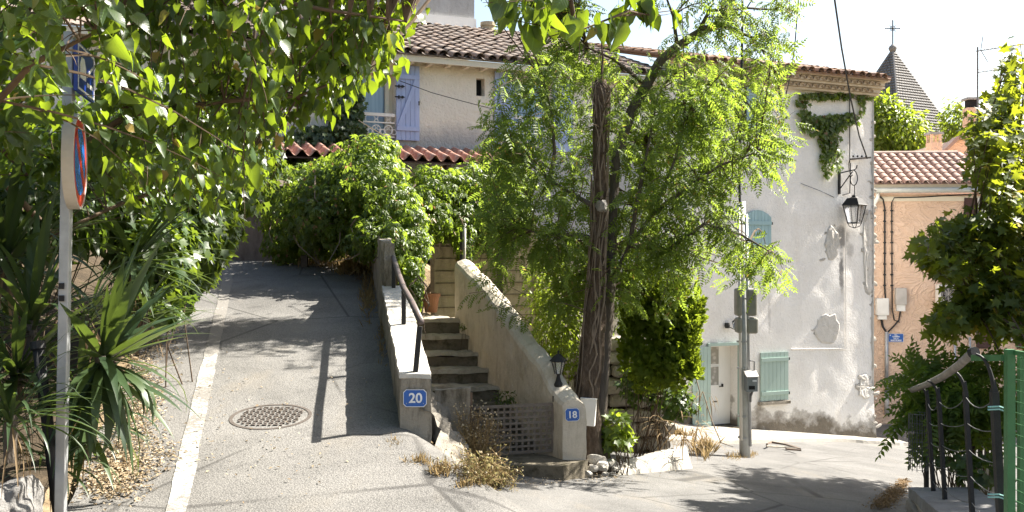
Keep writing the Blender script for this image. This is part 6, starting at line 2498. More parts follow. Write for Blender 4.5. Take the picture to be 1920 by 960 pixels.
for pts in ([(1505, 185), (1545, 182), (1590, 181), (1630, 184)], [(1590, 181), (1612, 190), (1610, 215), (1580, 222), (1540, 224), (1512, 230)], [(1555, 228), (1552, 262), (1548, 300), (1546, 328)], [(1568, 240), (1570, 280), (1566, 318)]):
    b.tube([FM @ Vector((fx(*q_)[0], -.03, fx(*q_)[1])) for q_ in pts], .010, 5)
b.build("stem", M["liana"], wv_, kind="stuff")

# ---- locust tree behind the gate pillar ----
lo = thing("locust_tree", "feathery yellow green locust tree with a tall vine wrapped cut trunk", "tree", (1.05, 12.95, -1.1))


def zj(v):
    return v


tr1 = [P(1113, 885, 12.95), P(1108, 820, 12.95), P(1102, 745, 12.95), P(1109, 675, 12.95), P(1115, 591, 12.95), P(1119, 508, 12.95), P(1123, 425, 12.95), P(1124, 362, 12.95), P(1125, 290, 12.95), P(1127, 220, 12.95), P(1127, 180, 12.95), P(1126, 150, 12.95)]


def dens(pts, k=6):
    out = []
    for i in range(len(pts) - 1):
        for t in range(k):
            out.append(pts[i].lerp(pts[i + 1], t / k))
    return out + [pts[-1]]


def rdens(r, k=6):
    out = []
    for i in range(len(r) - 1):
        for t in range(k):
            out.append(r[i] + (r[i + 1] - r[i]) * t / k)
    return out + [r[-1]]


MB().tube(dens(tr1), rdens([.165, .13, .14, .14, .125, .095, .09, .086, .084, .09, .10, .065]), 22, lobes=7, lobe_amp=.085, jit=.22).build("trunk", M["bark"], lo, smooth=True)
tr2 = [P(1128, 885, 13.15), P(1122, 800, 13.15), P(1130, 700, 13.2), P(1134, 620, 13.25), P(1139, 540, 13.3), P(1146, 440, 13.4), P(1158, 340, 13.5), P(1166, 240, 13.7), P(1184, 210, 13.8), P(1212, 160, 13.9), P(1237, 115, 14), P(1270, 87, 14.1), P(1308, 62, 14.2), P(1345, 45, 14.3), P(1372, 0, 14.4), P(1395, -80, 14.5)]
tr2 = [P(1128, 885, 13.15), P(1122, 800, 13.15), P(1130, 700, 13.2), P(1137, 620, 13.25), P(1143, 540, 13.3), P(1147, 460, 13.4), P(1150, 380, 13.5), P(1155, 290, 13.6), P(1184, 210, 13.8), P(1212, 160, 13.9), P(1237, 115, 14), P(1270, 87, 14.1), P(1308, 62, 14.2), P(1345, 45, 14.3), P(1372, 0, 14.4), P(1395, -80, 14.5)]
MB().tube(dens(tr2, 4), rdens([.12, .095, .09, .08, .072, .066, .062, .062, .068, .066, .062, .058, .054, .05, .045, .03], 4), 14, lobes=5, lobe_amp=.07, jit=.2).build("leaning_trunk", M["bark_dark"], lo, smooth=True)
kp = P(1128, 386, 12.84)
o = link("cut_knot", rock_mesh("cut_knot", M["knot"], 5, 3), lo, Matrix.Translation(kp) @ Matrix.Diagonal((.13, .12, .15, 1)))
b = MB()
for i in range(26):
    a0_ = rs.uniform(0, 2 * PI)
    tw0 = rs.uniform(-2.2, 2.2)
    t0, t1 = sorted(rs.uniform(0, 1, 2))
    t1 = min(1, max(t1, t0 + .25))
    pts = []
    D_ = dens(tr1)
    for q_ in range(14):
        t = t0 + (t1 - t0) * q_ / 13
        f = t * (len(D_) - 1)
        p = D_[int(f)].lerp(D_[min(len(D_) - 1, int(f) + 1)], f - int(f))
        r_ = np.interp(t, np.linspace(0, 1, 12), [.165, .14, .15, .15, .135, .105, .10, .098, .095, .10, .115, .085]) + .012
        a = a0_ + tw0 * (t - t0) / (t1 - t0 + 1e-6) + .25 * math.sin(q_ * 1.3)
        pts.append(p + Vector((math.cos(a) * r_, math.sin(a) * r_, 0)))
    b.tube(pts, rs.uniform(.005, .012), 5, cap=False)
for i in range(10):
    p = P(1126, 160, 12.9) + Vector(rs.normal(0, .06, 3))
    q_ = p + Vector((rs.uniform(-.25, .25), rs.uniform(-.2, .1), rs.uniform(-.5, .15)))
    b.tube([p, (p + q_) / 2 + Vector((0, 0, .12)), q_], .005, 4, cap=False)
b.build("vine_stem", M["liana"], lo, kind="stuff")
MB().tube([P(1128, 150, 12.95), P(1130, 110, 12.95), P(1127, 70, 12.9)], [.02, .014, .006], 6).build("shoot", M["twig"], lo)
lims = [[P(1110, 385, 12.95), P(1075, 365, 13.0), P(1030, 338, 13.1), P(985, 300, 13.2), P(950, 260, 13.3)],
        [P(1030, 338, 13.1), P(1040, 285, 13.1), P(1035, 220, 13.1), P(1020, 150, 13.1)],
        [P(1143, 540, 13.3), P(1180, 460, 13.2), P(1225, 400, 13.0), P(1265, 300, 12.9), P(1285, 220, 12.8)],
        [P(1225, 400, 13.0), P(1290, 350, 12.8), P(1350, 310, 12.7), P(1420, 285, 12.6)],
        [P(1180, 460, 13.2), P(1200, 350, 13.3), P(1220, 250, 13.5), P(1235, 170, 13.6)],
        [P(1155, 290, 13.6), P(1210, 250, 14.2), P(1300, 170, 14.6), P(1390, 130, 14.8), P(1460, 110, 15.0)],
        [P(1180, 460, 13.2), P(1250, 470, 12.9), P(1320, 420, 12.6), P(1390, 440, 12.4), P(1440, 470, 12.3)],
        [P(1147, 460, 13.4), P(1090, 440, 12.9), P(1020, 440, 12.8), P(950, 420, 12.9)],
        [P(1308, 62, 14.2), P(1330, 20, 14.1), P(1400, 15, 14.3), P(1480, 20, 14.6)],
        [P(1345, 45, 14.3), P(1410, 70, 14.5), P(1450, 120, 14.8)],
        [P(1270, 87, 14.1), P(1262, 30, 14.0), P(1240, -30, 13.9)],
        [P(1212, 160, 13.9), P(1150, 110, 13.8), P(1080, 80, 13.7)]]
skel = []
for i, L in enumerate(lims):
    MB().tube(dens(L, 3), rdens([.034 * (1 - .75 * j / (len(L) - 1)) for j in range(len(L))], 3), 7, jit=.25).build("limb", M["bark_dark"], lo, smooth=True)
for L in lims + [tr2[6:], tr1[4:10]]:
    for i in range(len(L) - 1):
        for t in np.linspace(0, 1, 4):
            skel.append(L[i].lerp(L[i + 1], t))
lb = [(1000, 150, 75, 60, 14), (960, 240, 60, 70, 15), (1010, 320, 80, 60, 22), (960, 400, 65, 50, 16), (1040, 440, 75, 60, 24), (1080, 250, 60, 80, 20), (1170, 330, 70, 90, 24), (1190, 190, 70, 50, 17), (1260, 260, 80, 80, 26), (1290, 120, 60, 60, 14), (1370, 60, 70, 45, 14),
      (1440, 40, 45, 45, 10), (1455, 100, 45, 50, 11), (1390, 190, 75, 70, 24), (1330, 310, 85, 70, 30), (1430, 310, 60, 50, 18), (1460, 225, 38, 45, 11), (1250, 420, 95, 70, 34), (1180, 470, 80, 60, 24), (1240, 530, 65, 45, 20), (1345, 400, 45, 50, 14), (1060, 110, 50, 35, 8), (1430, 500, 38, 30, 9),
      (1385, 460, 40, 35, 6), (1060, 540, 60, 45, 14), (1000, 480, 50, 40, 12), (1300, 470, 45, 45, 12), (1120, 160, 50, 40, 9), (930, 320, 35, 60, 9), (1340, 210, 60, 60, 16), (1130, 560, 55, 45, 12), (910, 430, 30, 30, 6), (930, 500, 40, 30, 7), (1470, 505, 18, 20, 3), (930, 210, 25, 50, 6), (1090, 520, 50, 50, 10)]
tg = blob_targets(lb, rs, 12.1, 15.2)
for _ in range(115):  # unseen twigs overhead, added to throw dappled shade on the upper ramp
    tg.append(tuple(P(rs.uniform(860, 1160), rs.uniform(-280, -40), rs.uniform(12.7, 14.8))))
for _ in range(26):  # more unseen twigs, added above the picture for their shade
    tg.append(tuple(P(rs.uniform(1180, 1500), rs.uniform(-200, -10), rs.uniform(12.0, 14.4))))
tw, pos, dr, nm = grow(skel, tg, 11, rs, lift=.10, start=.12, jit=.11, tw=.0035, outw=.9, down=.55)
px_, py_ = px_of(pos)
ok = ~((px_ > 1495) & (py_ > 20)) & ~((px_ > 1335) & (py_ > 560)) & ~((px_ < 935) & (py_ < 200)) & ~((px_ < 900)) & ~((px_ < 1010) & (py_ > 560)) & (pos[:, 1] < 16.6)
ok &= ~((pos[:, 1] < 13.0) & (np.abs(px_ - 1118) < 34) & (py_ > 140) & (py_ < 700) & (rs.uniform(0, 1, len(px_)) < .93))
ok &= ~((px_ > 1378) & (py_ > 352) & (py_ < 448) & (rs.uniform(0, 1, len(px_)) < .9))
ok &= ~((np.abs(px_ - (1386 + 6 * (1 - py_ / 330))) < 9) & (py_ < 385) & (rs.uniform(0, 1, len(px_)) < .85))
# leaves dropped along the sun's path so light reaches the stair wall
sd_ = np.array(sun_dir)
hit = np.zeros(len(pos), bool)
for y_ in np.linspace(12.35, 15.2, 26):
    q_ = np.array([w18x(y_) + .14, y_, np.interp(y_, [p_[0] for p_ in prof], [p_[1] for p_ in prof]) + .08])
    v_ = pos - q_
    t_ = v_ @ sd_
    hit |= (np.linalg.norm(v_ - t_[:, None] * sd_, axis=1) < .17) & (t_ > 0)
ok &= ~(hit & (rs.uniform(0, 1, len(px_)) < .72))
ok &= ~((px_ > 1465) & (py_ > 130) & (rs.uniform(0, 1, len(px_)) < .5))
pos, dr, nm = pos[ok], dr[ok], nm[ok]
tw.build("twig", M["twig"], lo, kind="stuff")
V, T = scatter("pinnate", pos, dr, nm, rs.uniform(.15, .29, len(pos)))
np_obj("foliage", V, T, M["robinia"], lo, kind="stuff")

# ---- shrubs below the locust ----


def shrub(name, label, cat, blobs, tpl, mat, size, stems=8, group=None, depth=.5, down=.5, stem_m="twig"):
    base = None
    ps, ds, ns = [], [], []
    b = MB()
    for bl in blobs:
        c, r = blob(*bl[:6])
        if base is None:
            base = Vector((c[0], c[1], z_ground(c[0], c[1])))
        p, d, n_ = shell(c, r, bl[6], rs, depth, down)
        ps.append(p)
        ds.append(d)
        ns.append(n_)
        for _ in range(stems):
            e = np.array(c) + rs.uniform(-.75, .75, 3) * np.array(r)
            s_ = np.array([base.x + rs.normal(0, .12), base.y + rs.normal(0, .12), base.z])
            b.tube([tuple(s_), tuple((s_ + e) / 2 + rs.normal(0, .08, 3)), tuple(e)], [.008, .006, .003], 4, cap=False)
    t_ = thing(name, label, cat, base, 0, group)
    V, T = scatter(tpl, np.vstack(ps), np.vstack(ds), np.vstack(ns), rs.uniform(size[0], size[1], sum(len(x_) for x_ in ps)))
    np_obj("foliage", V, T, M[mat], t_, kind="stuff")
    if b.v:
        b.build("stem", M[stem_m], t_, kind="stuff")
    return t_


shrub("evergreen_shrub", "dark evergreen shrub between the stair wall and the locust trunk", "shrub", [(1050, 580, 14.6, 50, .6, 90, 1500), (1025, 640, 14.8, 35, .5, 50, 500), (1075, 520, 14.4, 40, .5, 60, 600), (1010, 540, 15.0, 25, .4, 50, 250)], "oval", "light_shrub", (.06, .10))
shrub("evergreen_shrub", "low yellow green shrub just left of the locust trunk foot", "shrub", [(1068, 670, 13.9, 26, .3, 40, 420)], "oval", "light_shrub", (.04, .07), 6)
shrub("cypress_shrub", "bright feathery cypress shrub right of the locust trunk by the teal door", "shrub", [(1188, 590, 14.4, 24, .35, 90, 800), (1216, 560, 14.3, 22, .35, 80, 700), (1240, 620, 14.1, 26, .35, 95, 1000), (1268, 575, 14.2, 20, .35, 85, 800), (1290, 640, 14.0, 19, .3, 66, 700), (1262, 690, 13.9, 24, .3, 44, 500), (1216, 690, 14.1, 30, .35, 50, 560), (1306, 585, 14.1, 11, .25, 44, 260), (1180, 660, 14.3, 18, .3, 50, 300), (1302, 695, 13.9, 10, .2, 24, 120)], "spray", "thuja", (.07, .135), 2, down=-.55, depth=.8)
shrub("leafy_plant", "pale green broad leaved plant at the foot of the locust trunk", "plant", [(1156, 795, 13.1, 28, .25, 24, 60), (1165, 822, 13.0, 26, .25, 20, 45), (1148, 815, 13.0, 18, .2, 24, 30)], "lobed", "light_shrub", (.10, .16), 4)
shrub("leafy_plant", "dark ivy clump at the base of the rubble wall under the cypress", "plant", [(1235, 700, 15.4, 55, .3, 50, 420), (1265, 755, 15.0, 40, .3, 30, 220), (1190, 720, 15.6, 30, .25, 40, 160)], "lobed", "ivy", (.08, .13), 5)
shrub("staircase_weed", "small green weed growing on the fifth stair by the stair wall", "weed", [(868, 613, 14.7, 7, .06, 5, 60)], "oval", "laurel", (.02, .04), 3)
shrub("staircase_weed", "small leafy weed beside the lowest stair by the gate", "weed", [(945, 745, 13.2, 22, .12, 12, 120)], "oval", "laurel", (.03, .06), 4)

# pinnate twigs crossing in front of the stair wall
ft = thing("locust_sucker", "thin leafy locust shoots reaching over the cream stair wall", "shoot", tuple(P(1000, 640, 13.6)))
b = MB()
ps, ds, ns = [], [], []
for L in ([P(1010, 620, 13.7), P(960, 575, 13.3), P(915, 545, 13.0), P(880, 550, 12.8)], [P(1000, 560, 13.9), P(940, 530, 13.6), P(895, 515, 13.4)], [P(1020, 590, 13.7), P(965, 590, 13.2), P(925, 570, 13.0)]):
    b.tube(L, .004, 4, cap=False)
    for i in range(len(L) - 1):
        for t in (.1, .4, .7, .95):
            ps.append(tuple(L[i].lerp(L[i + 1], t)))
            ds.append(np.array([-.6, -.2, -.6]) + rs.normal(0, .4, 3))
            ns.append(np.array([0, -.3, 1]) + rs.normal(0, .3, 3))
b.build("twig", M["twig"], ft, kind="stuff")
V, T = scatter("pinnate", ps, ds, ns, rs.uniform(.16, .24, len(ps)))
np_obj("foliage", V, T, M["robinia"], ft, kind="stuff")

# ---- plane tree at the right ----
pl = thing("plane_tree", "yellow green plane tree with lobed leaves leaning in from the right", "tree", (8.6, 11.8, -1.8))
ptk = [Vector((8.6, 11.8, -2.0)), Vector((8.5, 11.8, 0)), Vector((8.3, 11.8, 1.8)), Vector((7.9, 11.9, 3.2))]
MB().tube(ptk, [.24, .2, .17, .12], 12, jit=.1).build("trunk", M["bark"], pl, smooth=True)
lims = [[ptk[2], P(1960, 420, 11.8), P(1880, 440, 11.8), P(1810, 450, 11.9), P(1750, 470, 12.0)],
        [ptk[2], P(1990, 540, 11.2), P(1900, 560, 11.3), P(1830, 580, 11.5), P(1770, 600, 11.8)],
        [ptk[3], P(1960, 300, 12.6), P(1900, 250, 13), P(1870, 180, 13.2), P(1880, 120, 13.4)],
        [ptk[3], P(1950, 330, 12), P(1870, 300, 12.2), P(1830, 290, 12.4)],
        [ptk[3], Vector((8.2, 10.5, 4.0)), Vector((8.0, 9.0, 4.3))], [ptk[3], Vector((8.6, 13.0, 4.2)), Vector((8.2, 14.5, 4.4))],
        [ptk[1], Vector((7.6, 10.0, .6)), Vector((7.0, 8.8, .9))]]
skel = []
for L in lims:
    MB().tube(L, [.05 * (1 - .75 * j / (len(L) - 1)) for j in range(len(L))], 7).build("limb", M["bark_dark"], pl, smooth=True)
    for i in range(len(L) - 1):
        for t in np.linspace(0, 1, 4):
            skel.append(L[i].lerp(L[i + 1], t))
blobs = [(1895, 150, 22, 45, 12), (1880, 220, 40, 40, 20), (1850, 270, 42, 35, 18), (1880, 330, 45, 40, 20), (1900, 390, 35, 40, 16), (1805, 415, 30, 16, 9), (1775, 440, 45, 28, 14), (1830, 450, 60, 40, 28), (1760, 480, 35, 28, 14), (1880, 480, 45, 50, 26), (1800, 520, 50, 40, 26), (1850, 560, 70, 50, 34), (1900, 600, 40, 35, 18), (1790, 590, 45, 30, 20), (1765, 615, 25, 16, 8), (1815, 245, 18, 30, 6), (1840, 320, 22, 30, 8), (1910, 100, 14, 20, 5), (1840, 618, 50, 15, 10), (1740, 470, 22, 18, 9), (1770, 500, 40, 25, 14), (1800, 560, 50, 40, 18), (1760, 610, 22, 18, 8), (1860, 430, 50, 40, 18), (1890, 520, 40, 50, 14), (1830, 225, 20, 30, 8), (1905, 330, 20, 80, 16)]
tg = blob_targets(blobs, rs, 10.8, 13.2)
cand = 0
while cand < 520:  # unseen crown past the frame, kept where its shadow should land
    q_ = np.array([rs.uniform(4.0, 11), rs.uniform(7.5, 17.6), rs.uniform(-.3, 6.5)])
    px, py = px_of(q_[None])
    sx_ = q_[0] - .88 * (q_[2] + 1.4)
    sy_ = q_[1] - .30 * (q_[2] + 1.4)
    if sy_ > 15.9:
        continue
    if 0 < px[0] < 1925 and 0 < py[0] < 960:
        continue
    if px[0] < 1920 and py[0] < 0:
        continue
    if sy_ < 10.6 and sx_ < (1.2 if sy_ < 9.9 else 2.5):
        continue
    if sx_ < 2.3:
        continue
    tg.append(tuple(q_))
    cand += 1
for (n_, xa, xb, ya, yb) in ((380, 2.9, 5.6, 6.3, 10.2), (380, 2.3, 6.0, 10.9, 15.8)):  # extra unseen twigs, added to shade the low wall and street
    k_ = 0
    while k_ < n_:
        sx_, sy_, h_ = rs.uniform(xa, xb), rs.uniform(ya, yb), rs.uniform(1.2, 7.5)
        q_ = np.array([sx_ + .86 * h_, sy_ + .37 * h_, -1.4 + h_])
        px, py = px_of(q_[None])
        if px[0] < 1925 and py[0] < 960 or px[0] < 1990 and py[0] < 0:
            continue
        tg.append(tuple(q_))
        k_ += 1
tw, pos, dr, nm = grow(skel, tg, 15, rs, lift=.08, start=.35, jit=.06, tw=.004, outw=.7, down=.35)
px_, py_ = px_of(pos)
ok = ~((px_ > 1792) & (px_ < 1850) & (py_ > 345) & (py_ < 400) & (rs.uniform(0, 1, len(px_)) < .85)) & ~((px_ > 1746) & (px_ < 1800) & (py_ > 522) & (py_ < 572) & (rs.uniform(0, 1, len(px_)) < .85)) & ~((py_ > 648) & (px_ < 1925)) & ~((px_ < 1712)) & ~((px_ < 1800) & (py_ < 385)) & ~((px_ < 1755) & (py_ > 520) & (py_ < 590))
pos, dr, nm = pos[ok], dr[ok], nm[ok]
tw.build("twig", M["twig"], pl, kind="stuff")
sz = rs.uniform(.085, .15, len(pos)) * np.where(in_frame(pos, 40), 1.0, 1.5)  # unseen leaves made larger for a denser shadow
inf = in_frame(pos)
order = np.argsort(-np.where(inf, sz / pos[:, 1], 0))
big = order[:296]
leaf_objects("plane", M["plane"], pl, pos, dr, nm, sz, big)
rest = np.setdiff1d(np.arange(len(pos)), big)
V, T = scatter("plane", pos[rest], dr[rest], nm[rest], sz[rest])
np_obj("foliage", V, T, M["plane"], pl, kind="stuff")

# leafy shrub behind the railing
shrub("garden_shrub", "soft green pinnate leaved shrub growing behind the black railing", "shrub", [(1800, 735, 11.6, 65, .6, 42, 150), (1760, 740, 11.5, 45, .5, 40, 90), (1850, 740, 11.3, 45, .5, 50, 110), (1740, 780, 11.3, 46, .4, 34, 70), (1720, 710, 11.5, 30, .3, 18, 36), (1800, 790, 11.8, 40, .4, 30, 30)], "pinnate", "garden_leaf", (.30, .44), 6, depth=.8, down=.2)
shrub("garden_shrub", "low dark leafy growth at the foot of the railing shrub", "shrub", [(1840, 880, 10.4, 50, .35, 26, 160), (1780, 850, 10.9, 40, .3, 20, 90)], "lobed", "ivy", (.07, .12), 5)

# ---- trees beyond the roofs ----
shrub("garden_tree", "bright green bushy tree between the white corner and the spire", "tree", [(1680, 250, 38, 48, 1.5, 55, 1500), (1645, 240, 38, 35, 1.2, 60, 700), (1715, 275, 38, 32, 1.1, 42, 600), (1660, 205, 38, 22, .7, 30, 260), (1690, 330, 38, 60, 1.4, 60, 400)], "oval", "light_shrub", (.18, .32), 12)
shrub("garden_tree", "small green tree right of the church spire beyond the chimney", "tree", [(1786, 225, 44, 22, .8, 40, 420), (1775, 260, 44, 20, .8, 34, 260), (1805, 240, 44, 18, .8, 30, 200)], "oval", "light_shrub", (.16, .28), 8)

# ---- left bank: lobed ivy bushes and yuccas ----
hb_ = [(400, 430, 12.0, 45, .7, 45, 420), (350, 430, 11.4, 60, .8, 70, 700), (300, 470, 10.6, 60, .7, 70, 650), (385, 475, 12.5, 34, .5, 32, 330), (325, 515, 11.4, 40, .5, 42, 420), (280, 540, 10.4, 40, .45, 40, 330), (335, 545, 11.6, 28, .4, 28, 230), (370, 515, 12.6, 28, .4, 24, 220), (440, 350, 13.0, 60, .7, 55, 450), (480, 300, 14.0, 45, .6, 50, 300), (330, 360, 11.6, 80, .8, 60, 550)]
shrub("bank_bush", "dense lobed leaf bush spilling over the ramp edge on the left bank", "shrub", hb_, "lobed", "laurel", (.10, .17), 0, depth=.55, down=.7)
shrub("bank_bush", "small ivy tuft at the ramp edge below the bank bush", "shrub", [(310, 590, 9.9, 26, .25, 18, 60), (345, 570, 10.4, 20, .2, 14, 40)], "lobed", "ivy", (.09, .13), 2)
shrub("bank_bush", "dark shrub high on the bank behind the sign post", "shrub", [(60, 380, 9.5, 150, 1.0, 110, 1100), (200, 330, 10.5, 110, .9, 100, 900), (-80, 500, 8.8, 120, .9, 120, 500), (120, 260, 11, 160, 1, 120, 900), (330, 250, 12, 130, 1, 110, 800), (230, 430, 11.2, 80, .7, 60, 500), (420, 230, 13.5, 90, .9, 80, 500)], "oval", "ivy", (.12, .2), 2, depth=.8)


def yucca_leaf_mesh(name, mat, curl, fold=.35, w=.062, n=9):
    V, F_ = [], []
    ang, p = 0.0, Vector((0, 0, 0))
    for i in range(n + 1):
        t = i / n
        ww = w * (0.45 + 1.1 * t if t < .35 else (1.0 - ((t - .35) / .65) ** 1.7) * .86 + .0) if t < .999 else 0.002
        ww = max(ww, .002)
        V += [(p.x - ww / 2, p.y, p.z + fold * ww / 2), (p.x, p.y, p.z), (p.x + ww / 2, p.y, p.z + fold * ww / 2)]
        a = -curl * t * t
        p = p + Vector((0, math.cos(a) / n, math.sin(a) / n))
    for i in range(n):
        k = i * 3
        F_ += [(k, k + 1, k + 4, k + 3), (k + 1, k + 2, k + 5, k + 4)]
    me = bpy.data.meshes.new(name)
    me.from_pydata(V, [], F_)
    me.update()
    me.polygons.foreach_set("use_smooth", [True] * len(me.polygons))
    me.materials.append(mat)
    return me


YL = [yucca_leaf_mesh("leaf", M["yucca"], c) for c in (.15, .5, 1.1, 1.9)]
YD = [yucca_leaf_mesh("dead_leaf", M["yucca_dry"], c) for c in (.4, 1.2)]


def strap_plant(name, label, c, L, n, elev, az, droop_sel, wmul=1.0, dead=0, group=None, trunk_h=.3):
    c = Vector(c)
    t_ = thing(name, label, "plant", (c.x, c.y, c.z - trunk_h), 0, group)
    MB().tube([c - Vector((0, 0, trunk_h)), c], [.04, .035], 8, jit=.2).build("stem", M["bark_dark"], t_)
    for i in range(n + dead):
        isd = i >= n
        e = R.uniform(*elev) if not isd else R.uniform(-1.4, -.9)
        a = R.uniform(*az)
        d = Vector((math.cos(a) * math.cos(e), math.sin(a) * math.cos(e), math.sin(e)))
        up = Vector((0, 0, 1)) if abs(d.z) < .95 else Vector((math.cos(a), math.sin(a), 0)) * (-1 if d.z > 0 else 1)
        x = d.cross(up).normalized()
        z = x.cross(d)
        l = L * R.uniform(.7, 1.08) * (.75 if isd else 1)
        me = (YD[R.randrange(2)] if isd else YL[R.choice(droop_sel)])
        Mx = Matrix((x, d, z)).transposed().to_4x4()
        link("dead_leaf" if isd else "leaf", me, t_, Matrix.Translation(c + d * .03 - Vector((0, 0, R.uniform(0, .12)))) @ Mx @ Matrix.Diagonal((l * (.55 if isd else wmul), l, l, 1)))
    return t_


yg = "strap leaved plants on the bank"
strap_plant("yucca", "upright yucca rosette with stiff leaves right of the sign post", P(196, 655, 6.75), .84, 28, (.25, 1.35), (-1.6, 1.6), (0, 0, 0, 1), 2.1, 0, yg)
strap_plant("yucca", "drooping skirt of long strap leaves hanging over the verge litter", P(188, 668, 6.6), .70, 44, (-1.15, .0), (-2.6, .6), (1, 2, 3), 2.0, 5, yg)
strap_plant("yucca", "shaded strap leaved clump behind the leaning tube", P(60, 600, 6.9), .9, 44, (-.1, 1.3), (-3.1, 3.1), (0, 1, 2), 1.3, 8, yg)
strap_plant("yucca", "drooping strap leaved tussock above the near boulder", P(20, 770, 5.9), .62, 46, (-.2, 1.2), (-2.6, .9), (1, 2, 3), .8, 10, yg)
strap_plant("yucca", "sunlit strap leaved clump higher up behind the sign post", P(250, 480, 9.6), .95, 42, (-.4, 1.0), (-2.2, 1.2), (1, 1, 2), 1.2, 14, yg)
strap_plant("yucca", "shaded yucca at the left picture edge below the dark leaves", P(10, 480, 7.4), 1.0, 40, (-.5, 1.2), (-2.8, .8), (1, 2, 2), 1.3, 12, yg)
strap_plant("yucca", "yellowish strap leaved clump glowing behind the post", P(165, 590, 8.2), .6, 34, (.0, 1.2), (-2.2, 1.4), (1, 2), .8, 18, yg)

strap_plant("yucca", "broad drooping strap clump between the sign post and the leaf drift", P(160, 775, 6.9), .62, 34, (-.6, .9), (-2.6, .8), (1, 2, 3), 1.7, 6, yg)
strap_plant("yucca", "dark strap clump filling the bank behind the near boulder", P(30, 690, 6.6), .8, 46, (-.4, 1.1), (-3.1, 1.0), (1, 2, 2), 1.6, 6, yg)
strap_plant("yucca", "low shaded strap tuft between the boulder and the sign post", P(105, 850, 6.5), .5, 36, (-.1, 1.2), (-3.1, 3.1), (1, 2, 3), 1.1, 6, yg)
strap_plant("yucca", "shaded strap tuft at the back of the leaf drift", P(150, 720, 7.6), .75, 40, (-.1, 1.2), (-3.1, 1.0), (0, 1, 2), 1.3, 6, yg)
strap_plant("yucca", "strap leaved clump at the ramp edge under the bank bush", P(270, 575, 9.6), .7, 38, (-.2, 1.1), (-3.1, 1.6), (0, 1, 2), 1.2, 10, yg)

# dry agave stalks by the door
dp_ = thing("dry_plant", "withered straw coloured stalks drooping over the garden edge by the door", "plant", tuple(on_ground(1305, 860)))
for (px, py, Y, n_, L) in ((1308, 800, 14.3, 26, .45), (1318, 740, 14.6, 16, .35), (1285, 815, 14.4, 24, .45), (1240, 800, 14.6, 22, .5), (1320, 815, 14.1, 14, .35)):
    c = P(px, py, Y)
    for i in range(n_):
        a, e = R.uniform(-3.1, 3.1), R.uniform(-1.0, .5)
        d = Vector((math.cos(a) * math.cos(e), math.sin(a) * math.cos(e), math.sin(e)))
        x = d.cross(Vector((0, 0, 1))).normalized()
        l = L * R.uniform(.6, 1.1)
        link("dead_leaf", YD[1], dp_, Matrix.Translation(c + Vector((R.gauss(0, .08), R.gauss(0, .06), R.gauss(0, .06)))) @ Matrix((x, d, x.cross(d))).transposed().to_4x4() @ Matrix.Diagonal((l * .8, l, l, 1)))
for pts in ([P(1318, 735, 14.6), P(1335, 790, 14.4), P(1352, 830, 14.3), P(1375, 838, 14.2)], [P(1300, 690, 14.8), P(1312, 735, 14.6), P(1308, 800, 14.4)], [P(1236, 700, 14.9), P(1232, 770, 14.8), P(1228, 820, 14.7)]):
    MB().tube(pts, [.008] * (len(pts) - 1) + [.004], 6, jit=.3).build("stalk", M["liana"], dp_)

# ---- weeds and straw ----


def tuft(name, label, spots, mat, size, tpl="narrow", kind_thing=True):
    ps, ds, ns, ss_ = [], [], [], []
    for (px, py, rx, ry, n_, h) in spots:
        for _ in range(n_):
            p = on_ground_any(px + rs.normal(0, rx * .5), py + rs.normal(0, ry * .5))
            ps.append(tuple(p))
            ds.append(np.array([0, 0, 1.0]) + rs.normal(0, .45, 3))
            ns.append(rs.normal(0, 1, 3))
            ss_.append(h * rs.uniform(.5, 1.2))
    V, T = scatter(tpl, ps, ds, ns, ss_)
    o = np_obj(name, V, T, M[mat], None, kind="stuff")
    o['label'] = label
    o['category'] = "dry grass"
    return o


def on_ground_any(px, py):
    k = max(.004, (py - 480) / F)
    Y = 5.0
    while Y < 19.5 and CZ - k * Y > z_ground((px - 960) / F * Y, Y):
        Y += .05
    x = (px - 960) / F * Y
    return Vector((x, Y, z_ground(x, Y)))


TPL["narrow"] = leaf_diamond(.10, .02, .4)
tuft("dry_grass", "straw dry grass along the foot of the parapet and the ramp head", [(690, 560, 14, 40, 260, .16), (660, 510, 26, 8, 420, .22), (600, 492, 60, 6, 500, .26), (560, 488, 30, 6, 350, .30), (715, 640, 8, 50, 120, .10), (640, 500, 60, 6, 300, .2)], "straw", .2)
tuft("dry_grass", "straw tufts round the bottom of the number 20 pillar", [(790, 872, 24, 8, 130, .08), (830, 892, 26, 9, 150, .10), (875, 915, 24, 7, 110, .08), (740, 835, 12, 8, 60, .06)], "straw", .2)
tuft("dry_grass", "dry grass and litter under the cypress at the garden edge", [(1200, 832, 40, 10, 260, .14), (1260, 810, 40, 14, 360, .22), (1320, 850, 18, 14, 200, .25), (1380, 858, 22, 6, 120, .10), (1410, 855, 10, 5, 50, .10)], "straw", .2)
